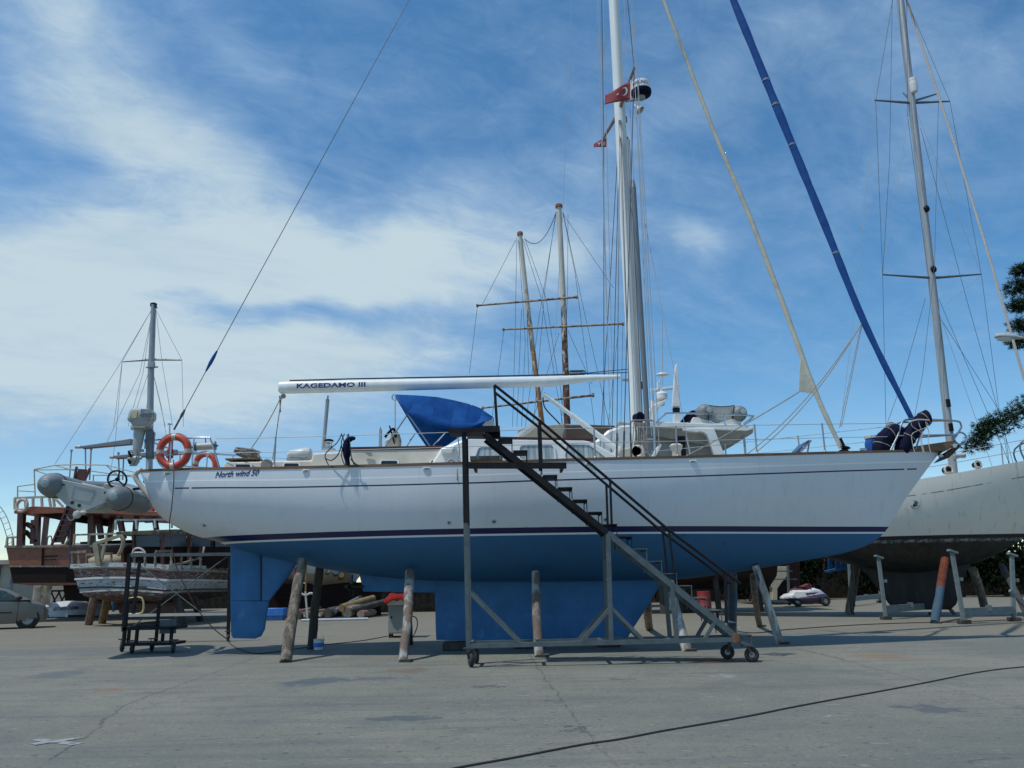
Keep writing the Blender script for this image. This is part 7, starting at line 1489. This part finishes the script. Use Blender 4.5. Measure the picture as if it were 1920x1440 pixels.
st_ = thing('stern_gear', 'pale weathered stern post and rudder of a small boat under the yacht bow', 'boat', (jp(1455, 1130, 3).x, yj + 3, 0)); m = MB(); m.prism([jp(1438, 1062, 3), jp(1475, 1062, 3), jp(1476, 1080, 3), jp(1466, 1092, 3), jp(1458, 1104, 3), jp(1458, 1126, 3), jp(1450, 1126, 3), jp(1449, 1104, 3), jp(1438, 1088, 3)], (0, .6, 0)); m.build('stern_post', 'cabincream', st_, bevel=.03)
m = MB(); m.prism([jp(1410, 1095, 3.6), jp(1500, 1095, 3.6), jp(1500, 1125, 3.6), jp(1410, 1125, 3.6)], (0, .4, 0)); m.prism([jp(1400, 1040, 3.7), jp(1500, 1040, 3.7), jp(1500, 1096, 3.7), jp(1400, 1096, 3.7)], (0, 4, 0)); m.build('hull', 'tourdark', st_)
bt = thing('boat_seat', 'bright blue plastic boat seat hanging tilted in the dark under the bow', 'seat', P(1572, 1073, 31)); m = MB(); m.prism([P(1553, 1070, 31), P(1588, 1062, 31), P(1590, 1066, 31), P(1555, 1074, 31)], (0, .5, 0)); m.build('base', 'plastic', bt, bevel=.03)
for x in (1558, 1572, 1582):
    m = MB(); m.prism([P(x - 5, 1069, 31.1), P(x - 4, 1048, 31.3), P(x + 3, 1042, 31.3), P(x + 5, 1064, 31.1)], (0, .12, 0)); m.build('blade', 'plastic', bt, bevel=.03)
m = MB(); m.tube([P(1572, 1045, 31.3), P(1578, 1020, 31.3), P(1590, 1000, 29.5)], .03, 6); m.build('cord', 'darkrope', bt)

# ================================================================== hedge, pine, street lamp
def leafcards(mb, c, rad, n, size, rng, needle=False):
    c = Vector(c)
    for _ in range(n):
        while True:
            v = Vector((rng.uniform(-1, 1), rng.uniform(-1, 1), rng.uniform(-1, 1)))
            if v.length < 1: break
        p = c + Vector((v.x * rad[0], v.y * rad[1], v.z * rad[2]))
        if needle:
            up = (Vector((rng.gauss(0, .5), rng.gauss(0, .5), rng.gauss(.35, .5))) + v * .8).normalized()
            for _k in range(7):
                d = (up + Vector((rng.gauss(0, .45), rng.gauss(0, .45), rng.gauss(0, .45)))).normalized(); s_ = d.orthogonal().normalized() * .012; L_n = size * rng.uniform(.6, 1.2); e = p + d * L_n
                mb.add([p - s_, p + s_, e + s_ * .4, e - s_ * .4], [(0, 1, 2, 3)])
        else:
            d = Vector((rng.gauss(0, 1), rng.gauss(0, 1), rng.gauss(0, 1))).normalized(); a = d.orthogonal().normalized(); b = d.cross(a); s_ = size * rng.uniform(.6, 1.3)
            mb.add([p - a * s_, p + b * s_ * .55, p + a * s_, p - b * s_ * .55], [(0, 1, 2, 3)])
hx = 1180; hr = random.Random(11); kk = 0
HL = ['dense dark hedge bush behind the motor yacht supports', 'dark hedge bush behind the stern post under the yacht bow', 'low dark hedge bush in the gap behind the jet ski', 'dark hedge bush behind the hanging blue seat', 'broad dark hedge bush behind the first steel cradle', 'dark hedge bush between the two steel cradles', 'tall dark hedge bush behind the wide cradle beam', 'dark hedge bush at the edge behind the last cradle post', 'dark bushy hedge end standing past the cream yacht bow']
for i, px in enumerate((1230, 1330, 1430, 1530, 1620, 1710, 1800, 1890, 1985)):
    c = P(px, 1090, 51 + hr.uniform(-.5, .5)); hh = hr.uniform(3.3, 3.9) + (.7 if i > 6 else 0); b_ = thing('hedge_bush', HL[i], 'bush', (c.x, c.y, 0), 'dark hedge bushes along the stone wall'); m = MB()
    for k in range(9): leafcards(m, (c.x + hr.uniform(-1.6, 1.6), c.y + hr.uniform(-.8, .8), hh * hr.uniform(.2, .8)), (1.1, .9, .85), 300, .13, hr)
    m.build('foliage', 'leaf', b_, flat=True); m = MB()
    for k in range(4): m.tube([(c.x + k * .15 - .3, c.y, 0), (c.x + (k - 1.5) * .5, c.y + .1, hh * .7)], [.07, .03], 6)
    m.build('stems', 'bark', b_)
YP = 27.5; pn = thing('pine_tree', 'pine tree with dark drooping needle branches reaching in beside the cream yacht', 'tree', (P(2150, 1100, YP).x, YP, 0)); tr0 = Vector((P(2150, 1100, YP).x, YP, 0)); pr = random.Random(5)
m = MB(); m.tube(smooth_path([tr0, tr0 + Vector((-.15, 0, 4)), tr0 + Vector((.1, .1, 9)), tr0 + Vector((0, 0, 14))], 6), [.32 - .011 * i for i in range(19)], 12); m.build('trunk', 'bark', pn)
m = MB(); lv = MB()
B1 = [P(2140, 700, YP), P(2040, 735, YP), P(1960, 755, YP - .2), P(1905, 778, YP - .3), P(1868, 795, YP - .3), P(1845, 815, YP - .3), P(1826, 836, YP - .3)]
pp = smooth_path(B1, 6); m.tube(pp, [.10 - .0022 * i for i in range(len(pp))], 6)
for i, q in enumerate(pp):
    u = i / (len(pp) - 1); leafcards(lv, q + Vector((0, 0, .04)), (.36, .32, .25 if u > .25 else .35), 34, .15, pr, True)
for x, y, rr_ in ((1850, 790, .26), (1838, 800, .26), (1832, 822, .30), (1820, 838, .26), (1845, 835, .22), (1870, 782, .26), (1900, 765, .26), (1915, 752, .22), (1895, 800, .22), (1880, 810, .2), (1920, 790, .25), (1850, 805, .3)):
    leafcards(lv, P(x, y, YP - .3), (rr_, rr_, rr_ * .8), 34, .15, pr, True)
for br in ([(2150, 480), (2020, 520), (1950, 535), (1900, 540)], [(2150, 520), (2020, 560), (1940, 575), (1905, 572)], [(2150, 570), (2040, 600), (1950, 610), (1908, 612)], [(2150, 440), (2030, 480), (1940, 505), (1915, 505)], [(2150, 600), (2040, 630), (1960, 640), (1905, 642)]):
    pp = smooth_path([P(x, y, YP + .4) for x, y in br], 6); m.tube(pp, [.08 - .003 * i for i in range(len(pp))], 6)
    for i, q in enumerate(pp):
        if i > 5: leafcards(lv, q, (.40, .4, .22), 60, .16, pr, True)
for x, y, rr_ in ((1905, 525, .3), (1898, 548, .26), (1912, 510, .25), (1906, 575, .28), (1915, 600, .26), (1903, 640, .22), (1912, 560, .25), (1918, 535, .3)): leafcards(lv, P(x, y, YP + .4), (rr_, rr_, rr_ * .7), 40, .16, pr, True)
for k in range(30):
    th = pr.uniform(0, 6.28); zb_ = 6 + 9 * k / 30; ln = (2.4 - 1.5 * k / 30) * pr.uniform(.7, 1.2); d_ = Vector((math.cos(th), math.sin(th), .12)); d_.x = abs(d_.x) if zb_ < 10 else d_.x
    m.tube([tr0 + Vector((0, 0, zb_)), tr0 + Vector((0, 0, zb_)) + d_ * ln], [.07, .02], 6)
    for u in (.45, .7, 1.0): leafcards(lv, tr0 + Vector((0, 0, zb_)) + d_ * (ln * u) + Vector((0, 0, pr.uniform(-.1, .25))), (.55, .55, .32), 34, .2, pr, True)
m.build('branches', 'bark', pn); lv.build('needles', 'needle', pn, flat=True)
YL = 26.0; sl = thing('street_lamp', 'grey street lamp head on a slim arm beside the pine branches', 'street lamp', (P(2060, 1100, YL).x, YL, 0)); q0, q1 = P(1866, 631, YL), P(1912, 634, YL)
m = MB(); rings = []
for u, w, h in ((0, .06, .05), (.06, .13, .10), (.3, .16, .14), (.7, .15, .13), (1.0, .09, .07), (1.25, .05, .05)):
    c = q0.lerp(q1, u); rings.append([c + Vector((0, w * math.cos(2 * math.pi * j / 14), h * max(math.sin(2 * math.pi * j / 14), -.25))) for j in range(14)])
m.loft(rings); m.build('lamp_head', 'lampgrey', sl); m = MB(); m.ball(q0.lerp(q1, .38) - Vector((0, 0, .05)), (.30, .13, .10), 14); m.build('lens', 'lens', sl)
m = MB(); px_ = P(2060, 1100, YL).x; m.tube(smooth_path([(px_, YL, 0), (px_, YL, 6), (px_ - .1, YL, q1.z - .4), q1 + Vector((.9, 0, .02)), q1 + Vector((.1, 0, 0))], 6), .06, 10); m.build('pole', 'galv', sl)
